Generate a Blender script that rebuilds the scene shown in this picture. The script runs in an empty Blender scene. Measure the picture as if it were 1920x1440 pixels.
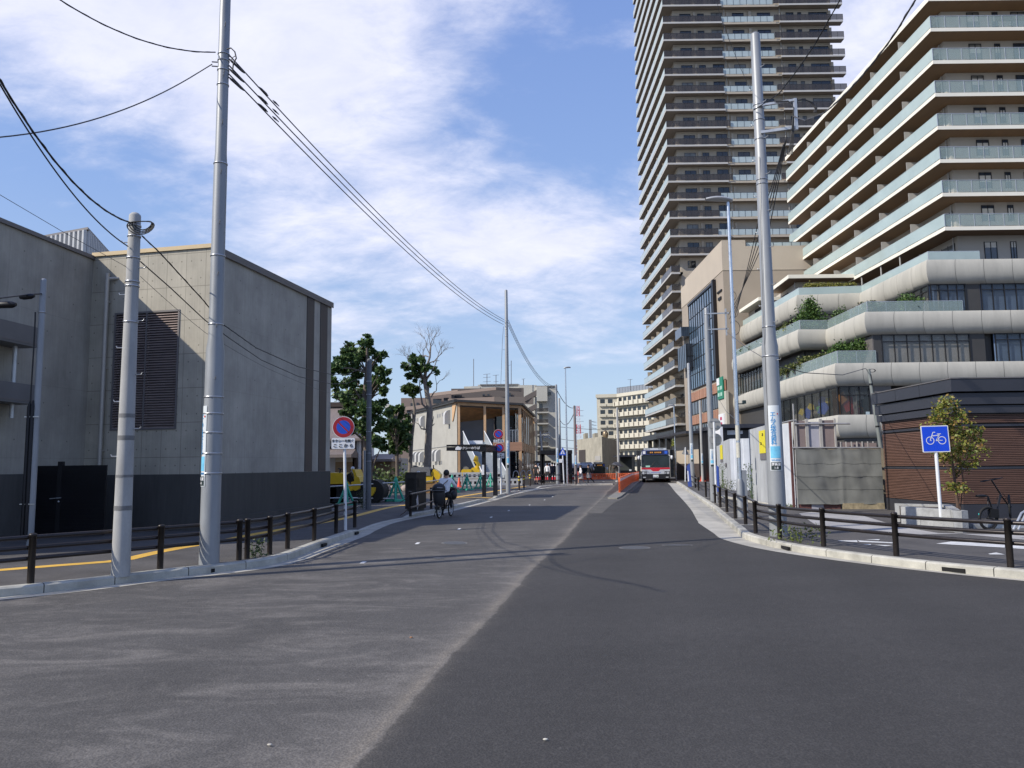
import bpy, bmesh, math, random
from mathutils import Vector, Matrix, noise as mnoise
random.seed(7)
SC = bpy.context.scene
COL = SC.collection
# ---------------------------------------------------------------- camera
FPX, PITCH, ROLL, EYE = 1443.0, math.radians(6.0), math.radians(0.67), 1.7
_f = Vector((0, math.cos(PITCH), math.sin(PITCH)))
_u0 = Vector((0, -math.sin(PITCH), math.cos(PITCH)))
_r0 = Vector((1, 0, 0))
_R = _r0 * math.cos(ROLL) - _u0 * math.sin(ROLL)
_U = _u0 * math.cos(ROLL) + _r0 * math.sin(ROLL)
CAMP = Vector((0, 0, EYE))
cam_d = bpy.data.cameras.new('camera')
cam = bpy.data.objects.new('camera', cam_d)
COL.objects.link(cam)
cam_d.sensor_fit = 'HORIZONTAL'
cam_d.sensor_width = 36.0
cam_d.lens = FPX / 1920 * 36.0
cam_d.clip_start = 0.05
cam_d.clip_end = 4000
cam.matrix_world = Matrix(((_R.x, _U.x, -_f.x, 0), (_R.y, _U.y, -_f.y, 0), (_R.z, _U.z, -_f.z, EYE), (0, 0, 0, 1)))
SC.camera = cam
# ---------------------------------------------------------------- light
SUN_EL, SUN_AZ = math.radians(37), math.radians(245)      # azimuth clockwise from +Y
SUNV = Vector((math.sin(SUN_AZ) * math.cos(SUN_EL), math.cos(SUN_AZ) * math.cos(SUN_EL), math.sin(SUN_EL)))
sd = bpy.data.lights.new('sun', 'SUN')
sd.energy = 3.5
sd.angle = math.radians(0.53)
sd.color = (1.0, 0.93, 0.82)
so = bpy.data.objects.new('sun', sd)
COL.objects.link(so)
so.rotation_euler = SUNV.to_track_quat('Z', 'Y').to_euler()
so.location = (0, 0, 60)
SC.view_settings.view_transform = 'Standard'
SC.view_settings.look = 'None'
SC.view_settings.gamma = 1
SC.view_settings.exposure = 0.5
def ray(px, py):
 return _f + _R * ((px - 960) / FPX) - _U * ((py - 720) / FPX)
def G(px, py, z=0.0):
 d = ray(px, py); return CAMP + d * ((z - EYE) / d.z)
def D(px, py, y):
 d = ray(px, py); return CAMP + d * (y / d.y)
def DX(px, py, x):
 d = ray(px, py); return CAMP + d * (x / d.x)
# sky: physical sky with thin procedural cloud, all in world directions
w = bpy.data.worlds.new('World'); SC.world = w; w.use_nodes = True
nt = w.node_tree; nt.nodes.clear()
def N(t, typ, **kw):
 n = t.nodes.new(typ)
 for k, v in kw.items():
  if k.startswith('i_'):
   key = k[2:]; key = int(key) if key.isdigit() else key
   n.inputs[key].default_value = v
  else: setattr(n, k, v)
 return n
def MATH(t, op, a, b=None, c=None, clamp=False):
 n = t.nodes.new('ShaderNodeMath'); n.operation = op; n.use_clamp = clamp
 for i, v in enumerate((a, b, c)):
  if v is None: continue
  if isinstance(v, (int, float)): n.inputs[i].default_value = v
  else: t.links.new(v, n.inputs[i])
 return n.outputs[0]
sky = N(nt, 'ShaderNodeTexSky', sky_type='NISHITA', sun_disc=False, sun_elevation=SUN_EL, sun_rotation=SUN_AZ,
  altitude=50, air_density=1.0, dust_density=0.6, ozone_density=2.2)
tc = N(nt, 'ShaderNodeTexCoord')
sep = N(nt, 'ShaderNodeSeparateXYZ'); nt.links.new(tc.outputs['Generated'], sep.inputs[0])
zz = MATH(nt, 'ADD', MATH(nt, 'MAXIMUM', sep.outputs[2], 0.0), 0.42)
u_ = MATH(nt, 'DIVIDE', sep.outputs[0], zz); v_ = MATH(nt, 'DIVIDE', sep.outputs[1], zz)
cmb = N(nt, 'ShaderNodeCombineXYZ'); nt.links.new(u_, cmb.inputs[0]); nt.links.new(v_, cmb.inputs[1])
mp = N(nt, 'ShaderNodeMapping'); mp.inputs['Rotation'].default_value = (0, 0, math.radians(-38)); mp.inputs['Scale'].default_value = (1.1, 1.9, 1); mp.inputs['Location'].default_value = (3.1, 1.7, 0)
nt.links.new(cmb.outputs[0], mp.inputs[0])
n1 = N(nt, 'ShaderNodeTexNoise', i_Scale=2.0, i_Detail=11.0, i_Roughness=0.6, i_Distortion=0.35); nt.links.new(mp.outputs[0], n1.inputs[0])
n2 = N(nt, 'ShaderNodeTexNoise', i_Scale=6.5, i_Detail=9.0, i_Roughness=0.65, i_Distortion=0.25); nt.links.new(mp.outputs[0], n2.inputs[0])
cov = MATH(nt, 'ADD', MATH(nt, 'MULTIPLY', MATH(nt, 'SUBTRACT', n1.outputs[0], 0.5), 2.6), MATH(nt, 'MULTIPLY', MATH(nt, 'SUBTRACT', n2.outputs[0], 0.5), 1.5))
# broad cloud banks / openings, each a soft lobe about a fixed direction of the sky
for (px, py, wgt, k) in ((420, 60, .62, 16), (640, 230, .40, 30), (150, 120, .40, 30), (880, 440, .62, 110), (1090, 520, .62, 110), (700, 400, .15, 150), (820, 60, .42, 90), (620, 600, .35, 120), (480, 330, .35, 90), (1660, 120, .42, 60),
      (1010, 210, -.6, 100), (900, 640, -.3, 160), (60, 370, -.95, 70), (610, 440, -.75, 160), (300, 440, -.6, 120), (830, 300, -.35, 200), (1180, 60, -.15, 60), (800, 680, -.5, 90), (1120, 740, -.4, 90), (1560, 60, .3, 60)):
 d = ray(px, py).normalized()
 vm = N(nt, 'ShaderNodeVectorMath', operation='DOT_PRODUCT'); nt.links.new(tc.outputs['Generated'], vm.inputs[0]); vm.inputs[1].default_value = d
 lobe = MATH(nt, 'EXPONENT', MATH(nt, 'MULTIPLY', MATH(nt, 'SUBTRACT', vm.outputs['Value'], 1.0), k))
 cov = MATH(nt, 'ADD', cov, MATH(nt, 'MULTIPLY', lobe, wgt))
mr = N(nt, 'ShaderNodeMapRange', interpolation_type='SMOOTHSTEP'); mr.inputs['From Min'].default_value = -0.2; mr.inputs['From Max'].default_value = 1.15
mr.inputs['To Max'].default_value = 0.9
nt.links.new(cov, mr.inputs[0])
fade = MATH(nt, 'MULTIPLY', mr.outputs[0], MATH(nt, 'MULTIPLY', sep.outputs[2], 9.0, clamp=True))
hz = N(nt, 'ShaderNodeMixRGB', blend_type='MULTIPLY'); hz.inputs[0].default_value = 1.0; nt.links.new(sky.outputs[0], hz.inputs[1]); hz.inputs[2].default_value = (1.15, 1.15, 1.2, 1)
# clear-air colour by height above the horizon, blended with the physical sky
rp = N(nt, 'ShaderNodeValToRGB'); el_ = rp.color_ramp.elements; el_[0].position = 0.0; el_[0].color = (.47, .60, .79, 1); el_[1].position = .75; el_[1].color = (.17, .29, .76, 1)
e1 = el_.new(.10); e1.color = (.46, .60, .82, 1); e2 = el_.new(.32); e2.color = (.31, .47, .85, 1)
nt.links.new(MATH(nt, 'MAXIMUM', sep.outputs[2], 0.0), rp.inputs[0])
rs = N(nt, 'ShaderNodeVectorMath', operation='SCALE'); nt.links.new(rp.outputs[0], rs.inputs[0]); rs.inputs['Scale'].default_value = 7.2
bl = N(nt, 'ShaderNodeMixRGB'); bl.inputs[0].default_value = .72; nt.links.new(hz.outputs[0], bl.inputs[1]); nt.links.new(rs.outputs[0], bl.inputs[2])
# cloud tone varies: thin veils pick up blue, thick parts are whiter
ct = N(nt, 'ShaderNodeMixRGB'); nt.links.new(n2.outputs[0], ct.inputs[0]); ct.inputs[1].default_value = (5.0, 5.3, 6.9, 1); ct.inputs[2].default_value = (7.9, 7.85, 8.6, 1)
mx = N(nt, 'ShaderNodeMixRGB'); nt.links.new(fade, mx.inputs[0]); nt.links.new(bl.outputs[0], mx.inputs[1]); nt.links.new(ct.outputs[0], mx.inputs[2])
bg = N(nt, 'ShaderNodeBackground', i_Strength=0.1); nt.links.new(mx.outputs[0], bg.inputs[0])
wo = N(nt, 'ShaderNodeOutputWorld'); nt.links.new(bg.outputs[0], wo.inputs[0])
# ---------------------------------------------------------------- materials
MATS = {}
def mat(name, col, rough=0.6, metal=0.0, var=0.12, scale=2.0, bump=0.0, bscale=60.0, stretch=None, alpha=1.0, emit=None, spec=0.5, coat=0.0, grime=0.0, dots=0.0):
 if name in MATS: return MATS[name]
 m = bpy.data.materials.new(name); m.use_nodes = True; t = m.node_tree
 b = t.nodes['Principled BSDF']
 b.inputs['Roughness'].default_value = rough; b.inputs['Metallic'].default_value = metal
 b.inputs['Specular IOR Level'].default_value = spec; b.inputs['Coat Weight'].default_value = coat
 b.inputs['Alpha'].default_value = alpha
 g = N(t, 'ShaderNodeNewGeometry'); src = g.outputs['Position']
 if stretch:
  mpn = N(t, 'ShaderNodeMapping'); mpn.inputs['Scale'].default_value = stretch; t.links.new(src, mpn.inputs[0]); src = mpn.outputs[0]
 c4 = (*col, 1)
 if var > 0:
  nz = N(t, 'ShaderNodeTexNoise', i_Scale=scale, i_Detail=6.0, i_Roughness=0.62); t.links.new(src, nz.inputs[0])
  r = N(t, 'ShaderNodeMapRange'); r.inputs['From Min'].default_value = .3; r.inputs['From Max'].default_value = .7
  r.inputs['To Min'].default_value = 1 - var; r.inputs['To Max'].default_value = 1 + var; t.links.new(nz.outputs[0], r.inputs[0])
  fac = r.outputs[0]
  if grime:
   nz2 = N(t, 'ShaderNodeTexNoise', i_Scale=scale * 0.23, i_Detail=8.0, i_Roughness=0.7); t.links.new(src, nz2.inputs[0])
   r2 = N(t, 'ShaderNodeMapRange'); r2.inputs['From Min'].default_value = .45; r2.inputs['From Max'].default_value = .7
   r2.inputs['To Min'].default_value = 1; r2.inputs['To Max'].default_value = 1 - grime; t.links.new(nz2.outputs[0], r2.inputs[0])
   fac = MATH(t, 'MULTIPLY', fac, r2.outputs[0])
  if dots:
   nz3 = N(t, 'ShaderNodeTexNoise', i_Scale=scale * 25, i_Detail=2.0); t.links.new(src, nz3.inputs[0])
   fac = MATH(t, 'MULTIPLY', fac, MATH(t, 'ADD', 1 - dots, MATH(t, 'MULTIPLY', nz3.outputs[0], 2 * dots)))
  mm = N(t, 'ShaderNodeVectorMath', operation='SCALE'); mm.inputs[0].default_value = col; t.links.new(fac, mm.inputs['Scale'])
  t.links.new(mm.outputs[0], b.inputs['Base Color'])
  rr = MATH(t, 'MULTIPLY_ADD', nz.outputs[0], 0.25, rough - 0.12, clamp=True); t.links.new(rr, b.inputs['Roughness'])
 else: b.inputs['Base Color'].default_value = c4
 if bump:
  nb = N(t, 'ShaderNodeTexNoise', i_Scale=bscale, i_Detail=5.0, i_Roughness=0.7); t.links.new(g.outputs['Position'], nb.inputs[0])
  bp = N(t, 'ShaderNodeBump', i_Strength=bump, i_Distance=0.02); t.links.new(nb.outputs[0], bp.inputs['Height']); t.links.new(bp.outputs[0], b.inputs['Normal'])
 if emit:
  b.inputs['Emission Color'].default_value = (*emit[:3], 1); b.inputs['Emission Strength'].default_value = emit[3]
 MATS[name] = m
 return m
def glassmat(name, col, rough=0.06, spec=0.9, wav=0.25, ws=0.5, alpha=1.0, var=0.35):
 """window glass over a dim room: dark base, sharp reflections that wobble slightly from pane to pane"""
 if name in MATS: return MATS[name]
 m = mat(name, col, rough, 0, var, 0.8, 0, alpha=alpha, spec=spec); t = m.node_tree; b = t.nodes['Principled BSDF']
 for l in list(b.inputs['Roughness'].links): t.links.remove(l)
 b.inputs['Roughness'].default_value = rough
 g = N(t, 'ShaderNodeNewGeometry'); nb = N(t, 'ShaderNodeTexNoise', i_Scale=ws, i_Detail=2.0); t.links.new(g.outputs['Position'], nb.inputs[0])
 bp = N(t, 'ShaderNodeBump', i_Strength=wav, i_Distance=0.1); t.links.new(nb.outputs[0], bp.inputs['Height']); t.links.new(bp.outputs[0], b.inputs['Normal'])
 return m
# ---------------------------------------------------------------- mesh helpers
class M:
 """collects faces; build() links them as ONE mesh object"""
 def __init__(s): s.v = []; s.f = []; s.mi = []; s.m = 0; s.sm = []; s.smooth = False
 def face(s, pts):
  i = len(s.v); s.v += [tuple(p) for p in pts]; s.f.append(tuple(range(i, i + len(pts)))); s.mi.append(s.m); s.sm.append(s.smooth)
 def add(s, vs, fs, smooth=None):
  i = len(s.v); s.v += [tuple(p) for p in vs]
  for f in fs: s.f.append(tuple(i + k for k in f)); s.mi.append(s.m); s.sm.append(s.smooth if smooth is None else smooth)
  return s
 def box(s, x0, x1, y0, y1, z0, z1, R=None, O=None):
  vs = [Vector((x, y, z)) for z in (z0, z1) for y in (y0, y1) for x in (x0, x1)]
  if R is not None: vs = [R @ v for v in vs]
  if O is not None: vs = [v + Vector(O) for v in vs]
  return s.add(vs, [(0, 2, 3, 1), (4, 5, 7, 6), (0, 1, 5, 4), (2, 6, 7, 3), (0, 4, 6, 2), (1, 3, 7, 5)], False)
 def bar(s, p, q, w, h=None, up=(0, 0, 1)):
  """box beam from p to q, width w (sideways), height h (along up)"""
  h = h or w; p = Vector(p); q = Vector(q); d = (q - p); L = d.length; d = d.normalized(); up = Vector(up)
  if abs(d.dot(up)) > .99: up = Vector((0, 1, 0))
  sd_ = d.cross(up).normalized(); u = sd_.cross(d)
  vs = [p + sd_ * a * w / 2 + u * b * h / 2 + d * c for c in (0, L) for b in (-1, 1) for a in (-1, 1)]
  return s.add(vs, [(0, 2, 3, 1), (4, 5, 7, 6), (0, 1, 5, 4), (2, 6, 7, 3), (0, 4, 6, 2), (1, 3, 7, 5)], False)
 def tube(s, pts, r, n=8, cap=True):
  pts = [Vector(p) for p in pts]; rs = r if isinstance(r, (list, tuple)) else [r] * len(pts)
  rings = []; i0 = len(s.v); prev = None
  for k, p in enumerate(pts):
   a = pts[max(k - 1, 0)]; b = pts[min(k + 1, len(pts) - 1)]; d = (b - a)
   d = d.normalized() if d.length > 1e-9 else Vector((0, 0, 1))
   if prev is None:
    ref = Vector((0, 0, 1)) if abs(d.z) < .9 else Vector((1, 0, 0)); x = d.cross(ref).normalized()
   else:
    x = prev - d * prev.dot(d); x = x.normalized() if x.length > 1e-6 else d.cross(Vector((0, 0, 1))).normalized()
   prev = x; y = d.cross(x)
   rings.append([p + (x * math.cos(2 * math.pi * j / n) + y * math.sin(2 * math.pi * j / n)) * rs[k] for j in range(n)])
  vs = [v for rg in rings for v in rg]; fs = []
  for k in range(len(pts) - 1):
   for j in range(n): fs.append((k * n + j, k * n + (j + 1) % n, (k + 1) * n + (j + 1) % n, (k + 1) * n + j))
  s.add(vs, fs, True)
  if cap:
   s.add(rings[0], [tuple(reversed(range(n)))], False); s.add(rings[-1], [tuple(range(n))], False)
  return s
 def lathe(s, prof, O=(0, 0, 0), n=16, axis=None):
  """prof: list of (r,z); axis optional direction"""
  O = Vector(O); Rm = Vector((0, 0, 1)).rotation_difference(Vector(axis)).to_matrix() if axis is not None else Matrix.Identity(3)
  vs = []; fs = []
  for (r, z) in prof:
   for j in range(n):
    a = 2 * math.pi * j / n; vs.append(O + Rm @ Vector((r * math.cos(a), r * math.sin(a), z)))
  for k in range(len(prof) - 1):
   for j in range(n): fs.append((k * n + j, k * n + (j + 1) % n, (k + 1) * n + (j + 1) % n, (k + 1) * n + j))
  s.add(vs, fs, True)
  if prof[0][0] > 1e-4: s.add(vs[:n], [tuple(reversed(range(n)))], False)
  if prof[-1][0] > 1e-4: s.add(vs[-n:], [tuple(range(n))], False)
  return s
 def prism(s, poly, z0, z1):
  """vertical prism over a ground polygon (list of (x,y))"""
  n = len(poly); vs = [(p[0], p[1], z0) for p in poly] + [(p[0], p[1], z1) for p in poly]
  return s.add(vs, [tuple(reversed(range(n))), tuple(range(n, 2 * n))] + [(i, (i + 1) % n, n + (i + 1) % n, n + i) for i in range(n)], False)
 def extr(s, poly, d):
  """prism over any planar polygon (3-D points) along vector d"""
  n = len(poly); d = Vector(d); vs = [Vector(p) for p in poly] + [Vector(p) + d for p in poly]
  return s.add(vs, [tuple(reversed(range(n))), tuple(range(n, 2 * n))] + [(i, (i + 1) % n, n + (i + 1) % n, n + i) for i in range(n)], False)
 def ball(s, c, r, n=10, sx=1, sy=1, sz=1):
  c = Vector(c); vs = []; fs = []; m_ = n // 2 + 1
  for i in range(1, m_):
   th = math.pi * i / m_
   for j in range(n):
    a = 2 * math.pi * j / n; vs.append(c + Vector((sx * r * math.sin(th) * math.cos(a), sy * r * math.sin(th) * math.sin(a), sz * r * math.cos(th))))
  for i in range(m_ - 2):
   for j in range(n): fs.append((i * n + j, (i + 1) * n + j, (i + 1) * n + (j + 1) % n, i * n + (j + 1) % n))
  k = len(vs); vs += [c + Vector((0, 0, sz * r)), c - Vector((0, 0, sz * r))]
  for j in range(n): fs.append((k, j, (j + 1) % n)); fs.append((k + 1, (m_ - 2) * n + (j + 1) % n, (m_ - 2) * n + j))
  return s.add(vs, fs, True)
 def disc(s, c, r, nrm, th=0.004, n=24):
  nrm = Vector(nrm).normalized(); return s.lathe([(r, 0), (r, th)], Vector(c), n, nrm)
 def build(s, name, mats, parent=None, world=True):
  me = bpy.data.meshes.new(name)
  off = Vector((0, 0, 0))
  if parent is not None and world:
   p = parent
   while p.parent is not None: p = p.parent
   off = p.location
  me.from_pydata([(v[0] - off.x, v[1] - off.y, v[2] - off.z) for v in s.v], [], s.f)
  if not isinstance(mats, (list, tuple)): mats = [mats]
  for m in mats: me.materials.append(m)
  me.polygons.foreach_set('material_index', s.mi); me.polygons.foreach_set('use_smooth', s.sm)
  me.validate(); me.update()
  o = bpy.data.objects.new(name, me); COL.objects.link(o)
  if parent is not None: o.parent = parent
  return o
def tag(o, label=None, cat=None, group=None, kind=None):
 if label: o['label'] = label
 if cat: o['category'] = cat
 if group: o['group'] = group
 if kind: o['kind'] = kind
 return o
def thing(name, label, cat, loc=(0, 0, 0), group=None, rz=0):
 o = bpy.data.objects.new(name, None); o.empty_display_size = .2; COL.objects.link(o); o.location = loc; o.rotation_euler = (0, 0, rz)
 return tag(o, label, cat, group)
def kids(o): return [c for c in bpy.data.objects if c.parent == o]
def dup(root, loc, rz=0.0, label=None, scale=None):
 def cp(o, par):
  c = o.copy(); COL.objects.link(c); c.parent = par
  for k in kids(o): cp(k, c)
  return c
 r = cp(root, None); r.location = loc; r.rotation_euler = (0, 0, rz)
 if scale: r.scale = scale
 if label: r['label'] = label
 return r
def rotz(a): return Matrix.Rotation(a, 3, 'Z')
def text(s_, size, pos, yaw, m, parent, name='lettering', ext=0.004, align='CENTER', world=True, bold=0.0, tilt=0, sx=1.0, spc=1.0):
 """lettering as mesh; reads when seen from the direction yaw points to (yaw=0: facing -Y)"""
 cu = bpy.data.curves.new(name, 'FONT'); cu.body = s_; cu.size = size; cu.extrude = ext; cu.align_x = align; cu.align_y = 'CENTER'; cu.offset = bold; cu.resolution_u = 3; cu.space_line = spc
 to = bpy.data.objects.new(name, cu); COL.objects.link(to)
 dg = bpy.context.evaluated_depsgraph_get(); me = bpy.data.meshes.new_from_object(to.evaluated_get(dg))
 bpy.data.objects.remove(to)
 off = Vector((0, 0, 0))
 if parent is not None and world:
  p = parent
  while p.parent is not None: p = p.parent
  off = p.location
 Mx = Matrix.Translation(Vector(pos) - off) @ Matrix.Rotation(yaw, 4, 'Z') @ Matrix.Rotation(math.radians(90), 4, 'X') @ Matrix.Rotation(tilt, 4, 'Z') @ Matrix.Scale(sx, 4, (1, 0, 0))
 me.transform(Mx); me.materials.clear(); me.materials.append(m)
 o = bpy.data.objects.new(name, me); COL.objects.link(o); o.parent = parent
 return o
def smooth_path(pts, step=0.4):
 """Catmull-Rom through (Vector, value...) points"""
 out = []; n = len(pts)
 for i in range(n - 1):
  p0 = pts[max(i - 1, 0)]; p1 = pts[i]; p2 = pts[i + 1]; p3 = pts[min(i + 2, n - 1)]
  L = (Vector(p2) - Vector(p1)).length; k = max(1, int(L / step))
  for j in range(k):
   t = j / k; out.append(tuple(0.5 * ((2 * b) + (-a + c) * t + (2 * a - 5 * b + 4 * c - d) * t * t + (-a + 3 * b - 3 * c + d) * t ** 3) for a, b, c, d in zip(p0, p1, p2, p3)))
 out.append(tuple(pts[-1])); return out
# ================================================================ SETTING
def road_mat():
 m = bpy.data.materials.new('asphalt_road'); m.use_nodes = True; t = m.node_tree; b = t.nodes['Principled BSDF']
 g = N(t, 'ShaderNodeNewGeometry'); P = g.outputs['Position']
 sp = N(t, 'ShaderNodeSeparateXYZ'); t.links.new(P, sp.inputs[0])
 # signed distance right of the construction joint between old and new surfacing
 ax, ay, bx, by = -0.95, 4.7, 4.1, 36.5
 dx, dy = bx - ax, by - ay; L = math.hypot(dx, dy); nx, ny = dy / L, -dx / L
 wob = N(t, 'ShaderNodeTexNoise', i_Scale=1.3, i_Detail=6.0, i_Roughness=.65); t.links.new(P, wob.inputs[0])
 dist = MATH(t, 'ADD', MATH(t, 'MULTIPLY', MATH(t, 'SUBTRACT', sp.outputs[0], ax), nx), MATH(t, 'MULTIPLY', MATH(t, 'SUBTRACT', sp.outputs[1], ay), ny))
 bow = N(t, 'ShaderNodeTexNoise', i_Scale=.12, i_Detail=1.0); t.links.new(P, bow.inputs[0])
 dist = MATH(t, 'ADD', dist, MATH(t, 'MULTIPLY', MATH(t, 'SUBTRACT', bow.outputs[0], .5), .35))
 wb2 = N(t, 'ShaderNodeTexNoise', i_Scale=11.0, i_Detail=5.0, i_Roughness=.7); t.links.new(P, wb2.inputs[0])
 distw = MATH(t, 'ADD', MATH(t, 'ADD', dist, MATH(t, 'MULTIPLY', MATH(t, 'SUBTRACT', wob.outputs[0], .5), .20)), MATH(t, 'MULTIPLY', MATH(t, 'SUBTRACT', wb2.outputs[0], .5), .07))
 side = N(t, 'ShaderNodeMapRange', interpolation_type='SMOOTHSTEP'); side.inputs['From Min'].default_value = -.012; side.inputs['From Max'].default_value = .022; t.links.new(distw, side.inputs[0])
 # long drifting dust on the old side, swept along the road
 mpn = N(t, 'ShaderNodeMapping'); mpn.inputs['Rotation'].default_value = (0, 0, math.radians(58)); mpn.inputs['Scale'].default_value = (.5, 1.2, 1); t.links.new(P, mpn.inputs[0])
 ds = N(t, 'ShaderNodeTexNoise', i_Scale=1.3, i_Detail=11.0, i_Roughness=.72, i_Distortion=.9); t.links.new(mpn.outputs[0], ds.inputs[0])
 d1 = N(t, 'ShaderNodeMapRange', interpolation_type='SMOOTHSTEP'); d1.inputs['From Min'].default_value = .42; d1.inputs['From Max'].default_value = .70; t.links.new(ds.outputs[0], d1.inputs[0])
 # dusty band hugging the joint on the old side
 seam = MATH(t, 'EXPONENT', MATH(t, 'MULTIPLY', MATH(t, 'ABSOLUTE', MATH(t, 'ADD', distw, .06)), -14.0))
 seamL = MATH(t, 'EXPONENT', MATH(t, 'MULTIPLY', MATH(t, 'ABSOLUTE', MATH(t, 'ADD', distw, .1)), -2.6))
 brk = N(t, 'ShaderNodeTexNoise', i_Scale=2.2, i_Detail=5.0); t.links.new(P, brk.inputs[0])
 seam = MATH(t, 'MULTIPLY', seam, MATH(t, 'MULTIPLY', brk.outputs[0], 1.7))
 lft = MATH(t, 'SUBTRACT', 1.0, side.outputs[0])
 dust = MATH(t, 'MULTIPLY', lft, MATH(t, 'ADD', MATH(t, 'MULTIPLY', MATH(t, 'MULTIPLY', d1.outputs[0], .9), MATH(t, 'ADD', .25, brk.outputs[0])), MATH(t, 'MULTIPLY', MATH(t, 'MULTIPLY', seamL, .8), brk.outputs[0])))
 # far old lane near the left kerb was resurfaced too: coarser and darker
 near = N(t, 'ShaderNodeMapRange', interpolation_type='SMOOTHSTEP'); near.inputs['From Min'].default_value = 11; near.inputs['From Max'].default_value = 24
 near.inputs['To Min'].default_value = 1; near.inputs['To Max'].default_value = .35; t.links.new(sp.outputs[1], near.inputs[0])
 dust = MATH(t, 'MULTIPLY', dust, near.outputs[0])
 grain = N(t, 'ShaderNodeTexNoise', i_Scale=95, i_Detail=3.0, i_Roughness=.8); t.links.new(P, grain.inputs[0])
 grain2 = N(t, 'ShaderNodeTexVoronoi', i_Scale=60); t.links.new(P, grain2.inputs[0])
 mid = N(t, 'ShaderNodeTexNoise', i_Scale=.55, i_Detail=6.0, i_Roughness=.6); t.links.new(mpn.outputs[0], mid.inputs[0])
 gr = MATH(t, 'ADD', MATH(t, 'MULTIPLY', grain.outputs[0], .7), MATH(t, 'MULTIPLY', grain2.outputs['Distance'], .55))
 gf = MATH(t, 'ADD', .22, MATH(t, 'MULTIPLY', gr, 1.32))
 m3 = N(t, 'ShaderNodeTexNoise', i_Scale=7.0, i_Detail=6.0, i_Roughness=.7); t.links.new(P, m3.inputs[0])
 mf = MATH(t, 'MULTIPLY', MATH(t, 'ADD', .66, MATH(t, 'MULTIPLY', mid.outputs[0], .68)), MATH(t, 'ADD', .72, MATH(t, 'MULTIPLY', m3.outputs[0], .56)))
 base = N(t, 'ShaderNodeMixRGB'); base.inputs[1].default_value = (.078, .0735, .068, 1); base.inputs[2].default_value = (.046, .0435, .041, 1); t.links.new(side.outputs[0], base.inputs[0])
 wd = N(t, 'ShaderNodeMixRGB'); wd.inputs[2].default_value = (.235, .215, .19, 1); t.links.new(base.outputs[0], wd.inputs[1]); t.links.new(MATH(t, 'MULTIPLY', dust, .62, clamp=True), wd.inputs[0])
 ws = N(t, 'ShaderNodeMixRGB'); ws.inputs[2].default_value = (.20, .175, .14, 1); t.links.new(wd.outputs[0], ws.inputs[1]); t.links.new(MATH(t, 'MULTIPLY', seam, .75, clamp=True), ws.inputs[0])
 ln = MATH(t, 'EXPONENT', MATH(t, 'MULTIPLY', MATH(t, 'ABSOLUTE', MATH(t, 'SUBTRACT', distw, 3.05)), -38.0))
 ty = MATH(t, 'MULTIPLY', MATH(t, 'SINE', MATH(t, 'MULTIPLY', dist, 3.6)), .05)
 gf = MATH(t, 'MULTIPLY', gf, MATH(t, 'SUBTRACT', MATH(t, 'ADD', 1.0, ty), MATH(t, 'MULTIPLY', ln, .0)))
 sp2 = N(t, 'ShaderNodeTexVoronoi', i_Scale=3.2); t.links.new(P, sp2.inputs[0]); spk = MATH(t, 'LESS_THAN', sp2.outputs['Distance'], .03); gf = MATH(t, 'ADD', gf, MATH(t, 'MULTIPLY', spk, 1.1))
 sc = N(t, 'ShaderNodeVectorMath', operation='SCALE'); t.links.new(ws.outputs[0], sc.inputs[0]); t.links.new(MATH(t, 'MULTIPLY', gf, mf), sc.inputs['Scale'])
 t.links.new(sc.outputs[0], b.inputs['Base Color'])
 b.inputs['Roughness'].default_value = .82; b.inputs['Specular IOR Level'].default_value = .35
 bp = N(t, 'ShaderNodeBump', i_Strength=.55, i_Distance=.012); t.links.new(gr, bp.inputs['Height']); t.links.new(bp.outputs[0], b.inputs['Normal'])
 return m
M_ROAD = road_mat()
M_PAVE = mat('pavement_asphalt', (.088, .082, .077), .88, 0, .28, 1.1, .5, 90, dots=.25, grime=.15)
M_GROUND = mat('far_asphalt', (.075, .072, .07), .9, 0, .2, .3)
M_KERB = mat('kerb_concrete', (.46, .445, .385), .8, 0, .2, 3.0, .25, 120, grime=.35, dots=.15)
M_GUT = mat('gutter_concrete', (.42, .40, .345), .85, 0, .2, 1.5, .25, 100, grime=.3, dots=.15)
M_YEL = mat('yellow_paint', (.72, .43, .07), .7, 0, .12, 4, dots=.2, grime=.2)
M_WHT = mat('white_paint', (.66, .66, .64), .6, 0, .15, 8, grime=.3, dots=.2)
M_SLAB = mat('pale_paving', (.36, .35, .335), .8, 0, .16, 1.4, .2, 60, grime=.2, dots=.12)
M_BLK = mat('black_gap', (.006, .006, .006), .9, 0, 0)
def zg(y): # the ground dips beyond the crossing into the bus terminal
 t = min(max((y - 87) / 12, 0), 1); return -1.15 * t * t * (3 - 2 * t)
def sheet(name, x0, x1, ys, z, m, xs=None):
 b = M(); xs = xs or [x0, x1]
 for j in range(len(ys) - 1):
  for i in range(len(xs) - 1):
   b.face([(xs[i], ys[j], zg(ys[j]) + z), (xs[i + 1], ys[j], zg(ys[j]) + z), (xs[i + 1], ys[j + 1], zg(ys[j + 1]) + z), (xs[i], ys[j + 1], zg(ys[j + 1]) + z)])
 o = b.build(name, m); tag(o, kind='structure'); return o
sheet('ground', -1500, 1500, [-200, 87] + [87 + k for k in range(1, 13)] + [130, 3000], -0.02, M_GROUND)
sheet('road', -14, 20, [-12, 87] + [87 + k for k in range(1, 13)] + [150], 0, M_ROAD)
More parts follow.
